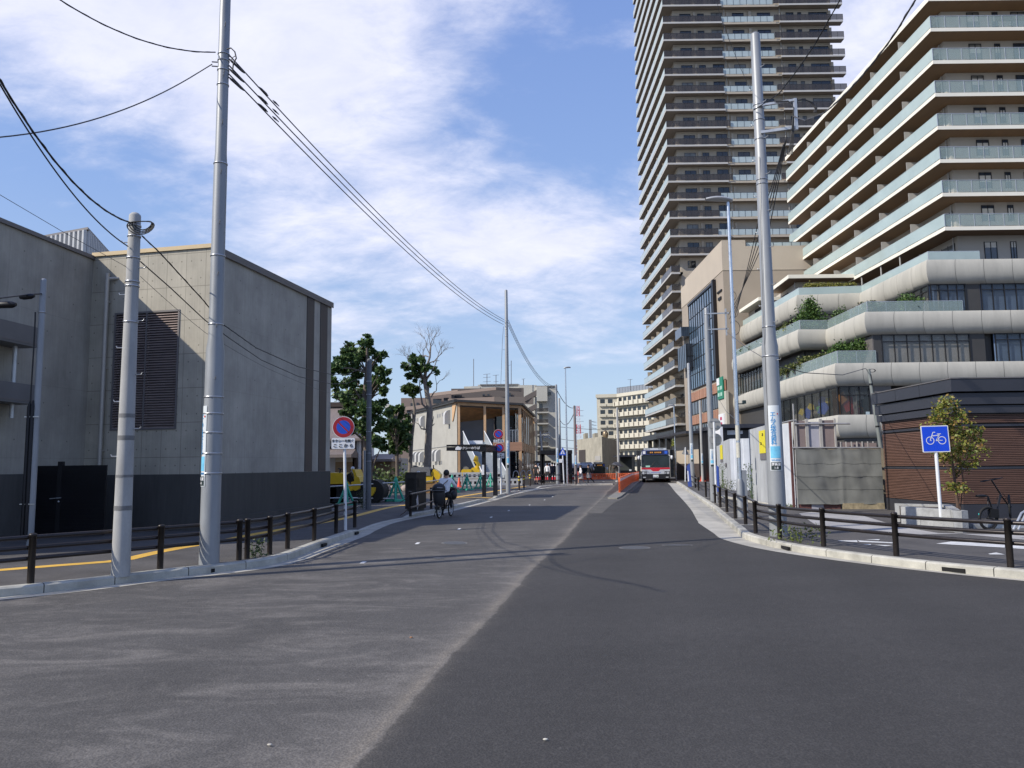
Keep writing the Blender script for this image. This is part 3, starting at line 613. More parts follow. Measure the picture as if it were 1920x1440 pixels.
def pole(label, cat_, base, ztop, r0, r1, m, name='utility_pole', steps=(), bands=(), rungs=None, n=20, group=None, cap=True, lean=(0, 0)):
 x, y, z = base; o = thing(name, label, cat_, (x, y, z), group)
 b = M(); zs = [z - .02]; rs = [r0]
 def R(zz): return r0 + (r1 - r0) * (zz - z) / (ztop - z)
 prof = [(R(z), -.02)]
 extra = 0
 for (zs_, ra, rb) in steps: # abrupt taper
  prof += [(ra, zs_ - z - .12), (rb, zs_ - z + .12)]
 prof += [(r1, ztop - z)]
 if cap: prof += [(r1 * .93, ztop - z + .02), (r1 * .6, ztop - z + .05), (.002, ztop - z + .06)]
 b.lathe(prof, (x, y, z), n); sh = b.build('shaft', m, o)
 def Rz(zz):
  h = zz - z
  for (ra, ha), (rb, hb) in zip(prof[:-1], prof[1:]):
   if ha <= h <= hb: return ra + (rb - ra) * (h - ha) / max(hb - ha, 1e-6)
  return r1
 for zb_ in bands:
  b = M(); rr = Rz(zb_) + .006; b.lathe([(rr, -.012), (rr + .004, -.012), (rr + .004, .012), (rr, .012)], (x, y, zb_), n); b.build('steel_band', M_BAND, o)
 if rungs:
  k = 0; zz_ = rungs[0]
  while zz_ < rungs[1]:
   a = rungs[3] + (math.pi if k % 2 else 0); rr = Rz(zz_); b = M(); d = Vector((math.cos(a), math.sin(a), 0))
   b.tube([Vector((x, y, zz_)) + d * rr * .9, Vector((x, y, zz_)) + d * (rr + .1), Vector((x, y, zz_ + .03)) + d * (rr + .115)], .009, 6); b.build('step_bolt', M_BAND, o); zz_ += rungs[2]; k += 1
 o['_r'] = r0
 return o, Rz
def wrap_ad(o, Rz, x, y, z0, z1, a0, a1, lines=True, small='1-8', full=True):
 """advert sheet wrapped round part of a pole, centred on angle"""
 def arc(za, zb, m, name, aa, ab, d=.006, n=14, par=o):
  b = M()
  for i in range(n):
   t0 = aa + (ab - aa) * i / n; t1 = aa + (ab - aa) * (i + 1) / n
   f = lambda t, zz_: (x + (Rz(zz_) + d) * math.cos(t), y + (Rz(zz_) + d) * math.sin(t), zz_)
   b.face([f(t0, za), f(t1, za), f(t1, zb), f(t0, zb)])
  b.smooth = True
  return b.build(name, m, par)
 ad = arc(z0, z1, M_TAPE, 'advert_sheet', a0, a1)
 H_ = z1 - z0; mid = (a0 + a1) / 2; w = a1 - a0
 arc(z0 + H_ * .01, z0 + H_ * .125, M_NAVY, 'address_plate', mid - w * .42, mid + w * .42, .010, par=ad)
 arc(z0 + H_ * .19, z0 + H_ * .37, M_LBLUE, 'advert_picture', mid - w * .42, mid + w * .42, .009, par=ad)
 def curved(s_, size, zc, ang, m, nm='lettering', d=.0125, sx=1.0):
  cu = bpy.data.curves.new(nm, 'FONT'); cu.body = s_; cu.size = size; cu.align_x = 'CENTER'; cu.align_y = 'CENTER'; cu.resolution_u = 2; cu.offset = size * .015
  to = bpy.data.objects.new(nm, cu); COL.objects.link(to); dg = bpy.context.evaluated_depsgraph_get(); me = bpy.data.meshes.new_from_object(to.evaluated_get(dg)); bpy.data.objects.remove(to)
  root = ad
  while root.parent: root = root.parent
  for v in me.vertices:
   zz_ = zc + v.co.y; r = Rz(zz_) + d; t = ang + v.co.x * sx / r
   v.co = Vector((x + r * math.cos(t), y + r * math.sin(t), zz_)) - root.location
  me.materials.clear(); me.materials.append(m); ob = bpy.data.objects.new(nm, me); COL.objects.link(ob); ob.parent = ad
 if full:
  chs = 'エムズ総合歯科'
  for i, ch in enumerate(chs): curved(ch, H_ * .085, z0 + H_ * (.86 - i * .073), mid - w * .10, M_BLUEI)
  curved('網島東', H_ * .05, z0 + H_ * .09, mid, M_WSIGN) if False else curved('綱島東', H_ * .048, z0 + H_ * .09, mid, M_WSIGN, d=.014)
  curved(small, H_ * .048, z0 + H_ * .04, mid, M_WSIGN, d=.014)
  curved('533-0550', H_ * .036, z0 + H_ * .157, mid, M_BLUEI)
  curved('●', H_ * .03, z0 + H_ * .865, mid + w * .3, M_REDI)
 else:
  for i in range(7): curved('エムズ総合歯科'[i], H_ * .08, z0 + H_ * (.86 - i * .07), mid - w * .05, M_BLUEI)
 return ad
# P1 concrete pole with cables
X1, Y1 = -5.93, 11.82
p1, R1 = pole('weathered concrete utility pole with a cable coil on top, left of the big steel pole', 'utility pole', (X1, Y1, .12), 5.68, .135, .088, M_CONCP, bands=(5.52, 5.35, 5.0, 4.62, 4.55, 3.98), rungs=(1.9, 5.3, .42, math.radians(175)))
for z_, h_ in ((2.52, .03), (2.18, .035), (1.60, .02), (1.12, .035)):
 b = M(); b.lathe([(R1(z_) + .003, -h_), (R1(z_) + .003, h_)], (X1, Y1, z_), 20); b.build('dark_strap', mat('strap_stain', (.16, .16, .16), .7, 0, .2, 10), p1)
b = M()
for i in range(4):
 r = .11 + .02 * i; c = Vector((X1 + .17, Y1 - .08, 5.52 - .02 * i)); b.tube([c + Vector((math.cos(a) * r * 1.25, -.05 * i * .5, math.sin(a) * r * .62 + .02 * math.cos(2 * a))) for a in [2 * math.pi * k / 20 for k in range(21)]], .009, 6)
b.build('cable_coil', M_CABLE, p1)
# P2 big steel pole
X2, Y2 = -5.06, 13.0
zz1 = D(400, 645, Y2).z; zz2 = D(406, 300, Y2).z
p2, R2 = pole('tall silver steel utility pole running out of the photo top', 'utility pole', (X2, Y2, .12), 12.6, .162, .085, M_STEELP, steps=((zz1, .150, .118), (zz2, .112, .098)), bands=(5.35, 4.15, 2.9, 2.62, 2.3, 1.95, 1.62, 8.9, 9.02, 8.72, 8.45, 7.0), rungs=(3.2, 12, .45, math.radians(-65)))
z0_, z1_ = D(380, 912, Y2).z, D(383, 762, Y2).z
wrap_ad(p2, R2, X2, Y2, z0_, z1_, math.radians(178), math.radians(252), small='1-8')
for (za, zb, dd) in ((D(420, 100, Y2).z, 0, 0),):
 b = M(); c = Vector((X2, Y2 - .1, za)); b.tube([c + Vector((.09, -.0, .02)), c + Vector((.17, -.02, .03)), c + Vector((.24, -.02, -.04)), c + Vector((.27, -.02, -.16)), c + Vector((.22, -.02, -.26)), c + Vector((.2, 0, -.42))], .012, 6)
 b.tube([c + Vector((.25, -.02, -.12)), c + Vector((.19, -.0, -.14)), c + Vector((.17, 0, -.22))], .007, 6); b.build('jumper_cable', M_CABLE, p2)
# insulators on the pole's right and the small pins left
for k, z_ in enumerate((D(430, 112, Y2).z, D(430, 130, Y2).z, D(430, 146, Y2).z)):
 d_ = (Vector((-.34, 43.9, D(945, 602 + 4 * k, 43.87).z)) - Vector((X2 + .1, Y2, z_))).normalized(); p_ = Vector((X2 + .11, Y2 - .03, z_))
 for seq, rad in (([0, .1, .45, .55], [.01, .021, .021, .008]), ([1.1, 1.2, 1.4, 1.5], [.008, .024, .024, .008]), ([1.7, 1.8, 1.98], [.008, .02, .008])):
  b = M(); b.tube([p_ + d_ * t_ for t_ in seq], rad, 8); b.build('insulator', mat('insulator_dark', (.03, .028, .035), .3, 0, .1), p2)
b = M()
for z_ in (D(400, 117, Y2).z, D(400, 125, Y2).z): b.bar((X2 - .2, Y2 - .02, z_), (X2 - .07, Y2, z_), .016)
b.build('side_pin', M_CABG, p2)
# P0 thin pole with cable guards
X0, Y0 = D(57, 1000, 15.9).x, 15.9
p0, R0_ = pole('thin grey service pole with black cable guards by the black gate', 'service pole', (X0, Y0, .12), D(83, 527, Y0).z, .068, .062, M_STEELP, n=14, bands=(5.0,))
b = M(); 
for dx, zt_ in ((-.12, 3.12), (-.05, 3.14)): b.tube([(X0 + dx, Y0 - .07, .3), (X0 + dx, Y0 - .07, zt_ - .12), (X0 + dx * .9, Y0 - .07, zt_)], [.038, .038, .012], 8)
b.build('cable_guard', M_BLACKM, p0)
for z_ in (1.02, 2.8): b = M(); b.bar((X0 - .2, Y0 - .08, z_), (X0 + .1, Y0 - .08, z_), .02); b.build('clamp', M_BAND, p0)
b = M(); b.tube([(X0 - .13, Y0 - .02, 5.0), (X0 - .1, Y0 - .06, 4.85), (X0 - .09, Y0 - .07, 4.3), (X0 - .1, Y0 - .07, 3.1)], .014, 6); b.build('cable', M_CABLE, p0)
# P16 big right pole
X6, Y6 = 5.67, 16.73
zs1 = D(1437, 640, Y6).z
p6, R6 = pole('thick grey steel utility pole with an upright advert sheet, beside the right railing', 'utility pole', (X6, Y6, .12), D(1404, 66, Y6).z, .185, .104, M_STEELP, steps=((zs1, .172, .14),), bands=(D(1410, 205, Y6).z, D(1410, 198, Y6).z, D(1413, 262, Y6).z, 7.9, 8.0, 4.0, 4.65, 9.4), rungs=(3.9, 10.8, .42, math.radians(-60)))
z0_, z1_ = D(1455, 882, Y6).z, D(1448, 761, Y6).z
wrap_ad(p6, R6, X6, Y6, z0_, z1_, math.radians(218), math.radians(296))
# bracket frame on P16
b = M(); zt_ = D(1485, 199, Y6).z; zl_ = D(1485, 252, Y6).z; xr = D(1483, 230, Y6).x
b.bar((X6 - .02, Y6 - .13, zt_ - .04), (xr, Y6 - .3, zt_), .05, .05); b.bar((X6 - .02, Y6 - .13, zl_ + .0), (xr, Y6 - .3, zl_ + .03), .05, .06); b.bar((xr, Y6 - .3, zl_ - .03), (xr, Y6 - .3, zt_ + .03), .06, .07)
b.build('bracket_frame', M_GALV, p6)
b = M(); c = Vector((xr + .1, Y6 - .32, zt_ - .05))
for k in range(3): b.tube([c + Vector((-.05, 0, .03)), c + Vector((.1, 0, .06 - .01 * k)), c + Vector((.25 + .02 * k, 0, -.02)), c + Vector((.33 + .02 * k, 0, -.16)), c + Vector((.3 + .02 * k, 0, -.26))], .012, 6)
for k in range(4): b.tube([Vector((X6 + .08, Y6 - .15, zt_ - .06 + .02 * k)), Vector((X6 + .3, Y6 - .22, zt_ - .03 + .015 * k)), Vector((xr - .15, Y6 - .3, zt_ - .02)), Vector((xr - .05, Y6 - .34, zt_ - .2)), Vector((xr - .08 - .02 * k, Y6 - .34, zl_ - .2)), Vector((xr - .12 - .03 * k, Y6 - .3, zl_ - .6))], .011, 6)
b.build('cable_bundle', M_CABLE, p6)
b = M(); b.tube([(X6 - .15, Y6 - .1, 2.0), (X6 - .14, Y6 - .1, 5), (X6 - .08, Y6 - .12, 8.5)], .006, 5); b.build('earth_wire', M_CABG, p6)
# further poles
def spole(label, px, py, tx, ty, w, m, ad=None, grp=None, y=None, z=.12, **kw):
 g = G(px, py, z) if y is None else Vector((D(px, py, y).x, y, z)); zt_ = D(tx, ty, g.y).z
 o, Rz = pole(label, 'utility pole', (g.x, g.y, z), zt_, w / 2, w / 2 * kw.pop('taper', .8), m, n=12, **kw)
 if ad: wrap_ad(o, Rz, g.x, g.y, D(px, ad[1], g.y).z, D(px, ad[0], g.y).z, math.radians(ad[2]), math.radians(ad[3]), full=False)
 return o, g, zt_, Rz
P3 = spole('dark grey concrete pole in front of the leafy tree, beside the green barrier stands', 690.5, 955, 688, 675, .21, mat('pole_dark_concrete', (.15, .16, .17), .8, 0, .15, 4, .1, 60, grime=.3), bands=(4.9, 4.4, 3.9, 3.0, 2.2, 1.9), taper=.85)
b = M(); g_ = P3[1]; b.tube([(g_.x - .13, g_.y - .08, .12), (g_.x - .13, g_.y - .08, 2.3)], .05, 8); b.build('conduit', M_STEELP, P3[0])
P4 = spole('slim grey steel pole behind the taxi shelter with three wires at its top', 953, 924.5, 947, 545, .27, M_STEELP, ad=(826, 878, 240, 310), bands=(9.9, 9.5, 9.1), rungs=(3.8, 9.0, .9, 0), taper=.62)
P5 = spole('grey pole with pale blue advert standing among the waiting people', 1046, 907, 1042, 722, .30, M_STEELP, ad=(840, 873, 235, 305), bands=(7.9, 7.6), taper=.6)
P7 = spole('dark brown-grey pole between the far lamp post and the concrete block', 1080, 907, 1076.6, 761.6, .26, mat('pole_brown_grey', (.17, .15, .15), .7, 0, .1), ad=(854, 874, 235, 305), taper=.75)
P8 = spole('thin dark pole just right of the pole among the people, farther away', 1051, 890, 1048.6, 747, .27, M_CONCP, y=84)
P9 = spole('grey pole in front of the concrete block by the person with an umbrella', 1160, 880, 1155, 765, .3, M_CONCP, y=86, z=0)
P12 = spole('grey pole with advert behind the blue banner, right of the bus', 1299, 911, 1289, 682, .30, M_STEELP, ad=(831, 866, 225, 300), bands=(8.2, 7.9, 5.2), taper=.72)
P13 = spole('thinner grey pole behind the red cone, right of the bus', 1318, 903, 1310, 752, .26, M_CONCP, ad=(850, 872, 225, 300), taper=.75)
P14 = spole('grey steel pole with two side arms, behind the two round sign backs', 1338, 940, 1325.5, 579, .27, M_STEELP, ad=(842, 875, 225, 300), steps=((D(1326, 604, 31.8).z, .112, .098),), rungs=(2.8, 7.6, .45, math.radians(-70)), bands=(7.9,), taper=.7)
g_ = P14[1]; b = M()
for ty_ in (589, 618.5): z_ = D(1330, ty_, g_.y).z; b.bar((g_.x, g_.y - .1, z_), (D(1365, ty_, g_.y).x, g_.y - .1, z_ + .02), .05)
xa = D(1360, 600, g_.y).x; b.bar((xa, g_.y - .1, D(1330, 630, g_.y).z), (xa, g_.y - .1, D(1330, 580, g_.y).z), .05); b.build('side_arm', M_GALV, P14[0])
b = M()
for k in range(3):
 r = .16 + .05 * k; c = Vector((D(1372, 575, g_.y).x, g_.y - .15, D(1372, 556 + 30 * k, g_.y).z)); b.tube([c + Vector((math.cos(a) * r, 0, math.sin(a) * r * 1.2)) for a in [math.radians(-110 + 22 * j) for j in range(11)]], .012, 5)
b.build('cable_loops', M_CABLE, P14[0])
P17b = D(1651, 836, 28.0); P17t = D(1628.5, 692, 28.0)
o = thing('utility_pole', 'slim leaning grey pole rising behind the mesh-covered enclosure, wire coil on top', 'utility pole', (P17b.x, 28.0, .12))
b = M(); b.tube([Vector((P17b.x + .15, 28.0, .1)), P17b, P17t], [.085, .075, .055], 10); b.build('shaft', mat('pole_green_grey', (.20, .22, .21), .6, .1, .1), o)
b = M(); c = P17t + Vector((.12, -.02, -.06))
for k in range(3): b.tube([c + Vector((math.cos(a) * (.1 + .015 * k), 0, math.sin(a) * .06)) for a in [2 * math.pi * j / 14 for j in range(15)]], .008, 5)
b.tube([P17t + Vector((-.25, 0, .0)), P17t + Vector((-.1, 0, .02)), P17t + Vector((0, 0, -.15))], .01, 5); b.tube([P17b + Vector((.09, -.06, 0)), P17t + Vector((.05, -.06, -.2))], .012, 5)
b.build('cable_coil', M_CABLE, o)
for zz_ in (.25, .55, .8):
 b = M(); p_ = P17b.lerp(P17t, zz_); b.lathe([(.075, -.03), (.075, .03)], p_, 10); b.build('clamp', M_BLACKM, o)
lp_ = thing('leaning_pole', 'short leaning grey pole with a tangle of wires by the far bus shelter', 'utility pole', (D(1019, 880, 76).x, 76, .12)); b = M(); b.tube([D(1019, 882, 76), D(1013, 809, 76)], [.12, .09], 8); b.build('shaft', M_CONCP, lp_)
b = M(); rr_ = random.Random(5)
for k in range(7):
 c = D(1021 + rr_.uniform(-6, 8), 818 + rr_.uniform(-4, 6), 76); b.tube([c + Vector((math.cos(a) * .3, 0, math.sin(a) * .2)) for a in [2 * math.pi * j / 8 for j in range(7)]], .02, 4)
b.build('wire_tangle', M_GALV, lp_)
# street lamps
def lamp(label, px, py, tx, ty, hx, w, y=None, base=None, dyaw=0):
 g = G(px, py, .12) if y is None else Vector((D(px, py, y).x, y, .12)); t_ = D(tx, ty, g.y); h = D(hx, ty, g.y)
 o = thing('street_lamp', label, 'street lamp', tuple(g)); b = M(); b.tube([g, Vector((g.x, g.y, t_.z - .05))], [w / 2, w / 2 * .62], 12); b.build('shaft', M_GALVS, o)
 L = h.x - g.x; s = 1 if L > 0 else -1
 b = M(); z = t_.z; n = 10; rows = []
 for i in range(n + 1):
  u = i / n; ww = .02 + .15 * math.sin(math.pi * min(u * .85 + .1, 1)) ** .6; hh = .018 + .05 * math.sin(math.pi * min(u * .8 + .12, 1)) ** .5; zc = z + .06 * math.sin(u * 2.4)
  cx = g.x + L * u - s * .08 if False else g.x + (L + s * .12) * u - s * .12
  rows.append([Vector((cx, g.y + ww * math.cos(a), zc + hh * math.sin(a))) for a in [2 * math.pi * j / 10 for j in range(10)]])
 vs = [v for r in rows for v in r]; fs = [(i * 10 + j, i * 10 + (j + 1) % 10, (i + 1) * 10 + (j + 1) % 10, (i + 1) * 10 + j) for i in range(n) for j in range(10)]
 b.add(vs, fs, True); b.build('lamp_head', mat('lamp_head_grey', (.42, .43, .44), .4, .3, .05), o)
 return o, g
M_GALVS = mat('bright_galvanised', (.55, .60, .66), .28, .75, .08, 5)
L1, gl = lamp('tall bright galvanised street lamp in front of the white hoarding', 1390, 970, 1355, 376, 1323, .135)
b = M(); b.lathe([(.1, 0), (.1, 1.0), (.075, 1.1)], (gl.x, gl.y, .12), 14); b.build('base_sleeve', M_STEELP, L1)
b = M(); b.box(.06, .19, -.05, .06, 0, 1.35, O=(gl.x, gl.y, .12)); b.build('service_box', M_STEELP, L1)
for z_ in (2.25, 2.75): b = M(); b.lathe([(.066, -.22), (.066, .22)], (gl.x, gl.y, z_ - .2), 14); b.build('pale_sticker', mat('sticker_cream', (.5, .49, .42), .6, 0, .15, 20), L1)
b = M(); z_ = D(1400, 757, gl.y).z; b.bar((gl.x, gl.y, z_), (gl.x + .22, gl.y, z_), .03); b.box(.18, .27, -.05, .05, 0, .1, O=(gl.x, gl.y, z_)); b.build('sensor', M_NAVY, L1)
lamp('tall slender street lamp standing in the far middle behind the crossing sign', 1064, 907, 1061, 690, 1070, .16)
lamp('slender street lamp between the bus and the residential tower', 1268, 899, 1263, 761, 1253, .16, y=72)
# ================================================================ RAILINGS
FZ = .12
def railing(label, base_px, hts, H_, m_post=None, rr=.031, pr=.047, ends=(0, 0), group=None, extra0=None, extra1=None, side=-.06, feet=False):
 pts = [G(x, y, FZ) if not isinstance(x, Vector) else x for x, y in base_px] if not isinstance(base_px[0], Vector) else base_px
 o = thing('pipe_railing', label, 'railing', tuple(pts[0]), group)
 for p in pts:
  b = M(); b.lathe([(pr, 0), (pr, H_ - .02), (pr * 1.12, H_ - .02), (pr * 1.12, H_ + .012), (pr * .7, H_ + .022), (.001, H_ + .025)], p, 12); pp = b.build('post', M_FENCE, o)
 path = [Vector(p) for p in pts]
 if extra0 is not None: path = [extra0] + path
 if extra1 is not None: path = path + [extra1]
 sm = smooth_path([tuple(p) for p in path], .5) if len(path) > 2 else [tuple(p) for p in path]
 for h in hts:
  b = M(); out = []
  for i, p in enumerate(sm):
   q_ = offs([(s[0], s[1]) for s in sm], side, i); out.append((q_[0], q_[1], FZ + h))
  b.tube(out, rr, 8); b.build('rail', M_RAIL, o)
 if feet:
  for p in pts:
   b = M(); b.box(-.22, .3, -.09, .09, -.005, .012, O=p); b.build('base_patch', M_GUT, o)
 return o
R3 = (.60, .465, .33)
pa = G(-170, 1122, FZ); 
railing('dark three-rail pipe railing in front of the black gate, from the left picture edge', [(57, 1095), (300, 1068), (448, 1050.5)], (.645, .50, .35), .68, extra0=pa, extra1=G(459, 1049.5, FZ), side=.055)
railing('dark three-rail pipe railing on the left kerb, running up to the round sign', [(463, 1048), (505.5, 1040), (539, 1029), (589, 1014), (630, 1000), (665, 989)], (.645, .50, .35), .68, extra1=G(673, 986.5, FZ), side=.055)
railing('dark three-rail pipe railing sweeping round the right kerb corner to the picture edge', [G(1240 + x / 2.8235, 860 + y_ / 2.8235, FZ) for x, y_ in ((500, 395), (628, 428), (860, 465), (1245, 515), (1850, 577))] + [Vector((9.0, 9.75, FZ))], (.645, .50, .35), .70, extra0=Vector((5.5, 17.75, FZ)), side=.06)
railing('dark two-rail pipe railing along the right kerb, ending by the big pole', [G(1240 + x / 2.8235, 860 + y_ / 2.8235, FZ) for x, y_ in ((237, 205), (262, 222), (286, 237), (313, 260), (348, 285), (392, 320), (447, 350))], (.67, .33), .71, extra1=Vector((5.45, 17.6, FZ)), side=.055, feet=True)
railing('dark two-rail railing by the blue banner, farthest on the right kerb', [G(1310, 920, FZ), G(1304, 914.5, FZ), G(1298, 911, FZ), G(1293, 906, FZ), G(1286, 901.5, FZ)], (.67, .33), .75, side=.055)
railing('dark two-rail railing beside the black cabinet with a white notice', [G(769.5, 968, FZ), G(808.5, 954, FZ)], (.70, .28), .76, extra0=G(766, 969, FZ), extra1=G(818, 950.5, FZ), side=-.055)
railing('dark two-rail railing in front of the people waiting at the bus stop', [G(1015.5, 909, FZ), G(1020, 908.5, FZ), G(1062, 906.6, FZ), G(1071, 906.7, FZ), G(1080, 908, FZ)], (.72, .3), .8, extra0=G(1004, 909.5, FZ), side=.05)
# notice on the railing and chains
p_ = G(769.5, 968, FZ); q_ = G(808.5, 954, FZ); mid = p_.lerp(q_, .30) + Vector((.02, -.09, .38)); dd = (q_ - p_).normalized()
no = thing('paper_notice', 'white paper notice hung tilted on the railing before the black cabinet', 'notice', tuple(mid))
b = M(); u_ = dd.xy.normalized(); Rr = Matrix.Rotation(math.radians(-28), 3, Vector((-u_.y, u_.x, 0)))
c4 = [Vector((u_.x * a * .15, u_.y * a * .15, c_ * .20)) for a, c_ in ((-1, -1), (1, -1), (1, 1), (-1, 1))]; c4 = [mid + Rr @ c for c in c4]; b.extr(c4, Vector((u_.y, -u_.x, 0)) * -.004); b.build('sheet', M_WSIGN, no)
ch = thing('chain', 'thin rusty chains hanging from the railing post to the black cabinet', 'chain', tuple(p_)); b = M()
for z0, z1 in ((.68, .42), (.28, .02)): a = p_ + Vector((-.04, -.03, z0)); c_ = p_ + Vector((-.35, .12, z1)); b.tube([a, a.lerp(c_, .5) + Vector((0, 0, -.03)), c_], .011, 5)
b.build('links', mat('rusty_chain', (.09, .06, .045), .7, .3, .2), ch)
# ================================================================ ROUND TRAFFIC SIGNS
def sign_disc(parent, c, r, yaw, back=False):
 """no-parking disc facing -Y rotated by yaw"""
 R_ = rotz(yaw); nf = R_ @ Vector((0, -1, 0)); c = Vector(c)
 b = M(); b.disc(c, r, nf, .008, 36); d = b.build('sign_disc', M_SBACK if back else M_WSIGN, parent)
 if back: return d
 def ringm(r0, r1, z, m, nm):
  b = M(); n = 40; X_ = R_ @ Vector((1, 0, 0)); Z_ = Vector((0, 0, 1)); c2 = c + nf * z
  for i in range(n):
   a0, a1 = 2 * math.pi * i / n, 2 * math.pi * (i + 1) / n
   P_ = lambda rr_, a: c2 + X_ * rr_ * math.cos(a) + Z_ * rr_ * math.sin(a)
   if r0 > 0: b.face([P_(r0, a0), P_(r1, a0), P_(r1, a1), P_(r0, a1)])
   else: b.face([c2, P_(r1, a0), P_(r1, a1)])
  return b.build(nm, m, d)
 ringm(0, r * .63, .013, M_BLUES, 'blue_centre'); ringm(r * .63, r * .955, .012, M_REDS, 'red_ring')
 b = M(); X_ = R_ @ Vector((1, 0, 0)); a = Vector((0, 0, 1)) * .46 * r - X_ * .46 * r; w_ = (X_ + Vector((0, 0, 1))).normalized() * r * .068
 P_ = [a - w_, -a - w_, -a + w_, a + w_]; b.face([c + nf * .016 + v for v in P_]); b.build('red_slash', M_REDS, d)
 return d
M_REDS = mat('sign_red', (.33, .012, .022), .4, 0, .08, 4)
M_SBACK = mat('sign_back_grey', (.33, .33, .32), .5, .25, .08, 5)
def plate(parent, c, w_, h_, yaw, m=None, name='sign_plate', th=.006):
 R_ = rotz(yaw); X_ = R_ @ Vector((1, 0, 0)); nf = R_ @ Vector((0, -1, 0)); c = Vector(c)
 # rounded rectangle
 pts = []; r = min(w_, h_) * .12
 for (sx, sy, a0) in ((1, 1, 0), (-1, 1, 90), (-1, -1, 180), (1, -1, 270)):
  for k in range(4):
   a = math.radians(a0 + k * 30); pts.append(c + X_ * (sx * (w_ / 2 - r) + r * math.cos(a)) + Vector((0, 0, 1)) * (sy * (h_ / 2 - r) + r * math.sin(a)))
 b = M(); b.extr(pts, nf * th); return b.build(name, m or M_WSIGN, parent)
g = G(648, 994, FZ); yz = g.y - .04; c = D(644, 801, yz)
o = thing('road_sign', 'white-posted round no-parking sign with Japanese plate below, by the left railing', 'road sign', tuple(g))
sx = c.x
b = M(); b.tube([g, Vector((c.x + .012, g.y, c.z + .12))], .038, 12); b.build('post', M_POSTW, o)
sign_disc(o, c, .275, .12)
pc = D(643.5, 831.5, yz - .02); pl = plate(o, pc, .58, .275, .12)
text('タクシーを除く', .078, pc + Vector((-.008, -.012, .062)), .12, M_INK, pl, bold=.0015, sx=1.02); text('こ こ か ら', .10, pc + Vector((.0, -.012, -.06)), .12, M_INK, pl, bold=.002, sx=1.05)
g = G(939.5, 926.5, FZ); yz = g.y - .05
o = thing('road_sign', 'white post with two stacked round no-parking signs and plates beside the taxi shelter', 'road sign', tuple(g))
c1, c2_ = D(934.5, 814, yz), D(936, 840, yz)
b = M(); b.tube([g, Vector((g.x, g.y, 2.0)), Vector((c2_.x, g.y, 2.6)), Vector((c1.x, g.y, c1.z + .1))], .05, 10); b.build('post', M_POSTW, o)
sign_disc(o, c1, .27, .1); sign_disc(o, c2_, .27, .1)
pc = D(935, 827, yz); pl = plate(o, pc, .56, .15, .1); text('ここから', .11, pc + Vector((0, -.012, 0)), .1, M_INK, pl, sx=1.15, bold=.003)
pc = D(937, 854.5, yz); pl = plate(o, pc, .5, .28, .1); text('→', .11, pc + Vector((.05, -.012, .07)), .1, M_INK, pl, bold=.003); text('ここまで', .10, pc + Vector((0, -.012, -.06)), .1, M_INK, pl, sx=1.1, bold=.003)
# backs of two round signs, right
g = G(1343.5, 943, FZ); o = thing('road_sign', 'white post carrying the grey backs of two round signs, right pavement', 'road sign', tuple(g))
c1, c2_ = D(1340.8, 796, g.y - .04), D(1342.4, 824.5, g.y - .04)
b = M(); b.tube([g, Vector((g.x, g.y, 1.6)), Vector((c1.x - .06, g.y - .1, c1.z + .1))], .042, 10); b.build('post', M_POSTW, o)
for c in (c1, c2_):
 d_ = sign_disc(o, Vector((c.x, g.y + .02, c.z)), .252, .0, True)
 for s in (-.13, .13): b = M(); b.bar((c.x - .2, g.y - .0, c.z + s), (c.x + .2, g.y - .0, c.z + s), .03, .012); b.build('mounting_rail', M_BAND, d_)
# triangle back
g = G(1285, 903, FZ); o = thing('road_sign', 'grey back of a triangular sign on a white post near the bus', 'road sign', tuple(g)); A_, B_, C_ = D(1284.5, 838.5, g.y), D(1278.5, 851.5, g.y), D(1294, 853.5, g.y)
b = M(); b.tube([g, Vector((A_.x + .03, g.y, A_.z))], .05, 8); b.build('post', M_POSTW, o)
b = M(); ce = (A_ + B_ + C_) / 3; b.extr([A_ + Vector((0, .06, 0)), C_ + Vector((0, .06, 0)), B_ + Vector((0, .06, 0))], (0, .01, 0)); b.build('sign_back', M_SBACK, o)
# crossing sign
g = G(1057.5, 907, FZ); o = thing('road_sign', 'blue triangular pedestrian crossing sign on a white post by the bus stop', 'road sign', tuple(g)); yy = g.y - .06
A_, B_, C_ = D(1055, 838.2, yy), D(1047.6, 853.6, yy), D(1062.3, 853.6, yy)
b = M(); b.tube([g, Vector((g.x - .08, g.y, A_.z - .1))], .055, 10); b.build('post', M_POSTW, o)
b = M(); b.extr([A_, C_, B_], (0, .02, 0)); s_ = b.build('sign_board', M_BLUES, o)
ce = (A_ + B_ + C_) / 3 + Vector((0, -.006, 0)); b = M(); T_ = [ce + (p - ce) * .56 for p in (A_, B_, C_)]; b.face([T_[0], T_[1], T_[2]]); b.build('white_field', M_WSIGN, s_)
b = M(); w_ = (C_.x - B_.x) / 2; cz = ce.z - w_ * .1; cx = ce.x; y2 = ce.y - .006
b.disc((cx, y2, cz + w_ * .27), w_ * .085, (0, -1, 0), .003, 10)
for (x0, z0, x1, z1, t__) in ((0, .2, 0, -.05, .1), (0, -.05, .16, -.32, .06), (0, -.05, -.14, -.3, .06), (0, .15, .15, .0, .045), (0, .15, -.14, .02, .045)):
 b.bar((cx + x0 * w_, y2, cz + z0 * w_), (cx + x1 * w_, y2, cz + z1 * w_), t__ * w_ * 1.3, .004, up=(0, 1, 0))
b.build('walking_figure', M_BLUES, s_)
pl = plate(o, D(1051, 864, yy), .28, .3, 0); 
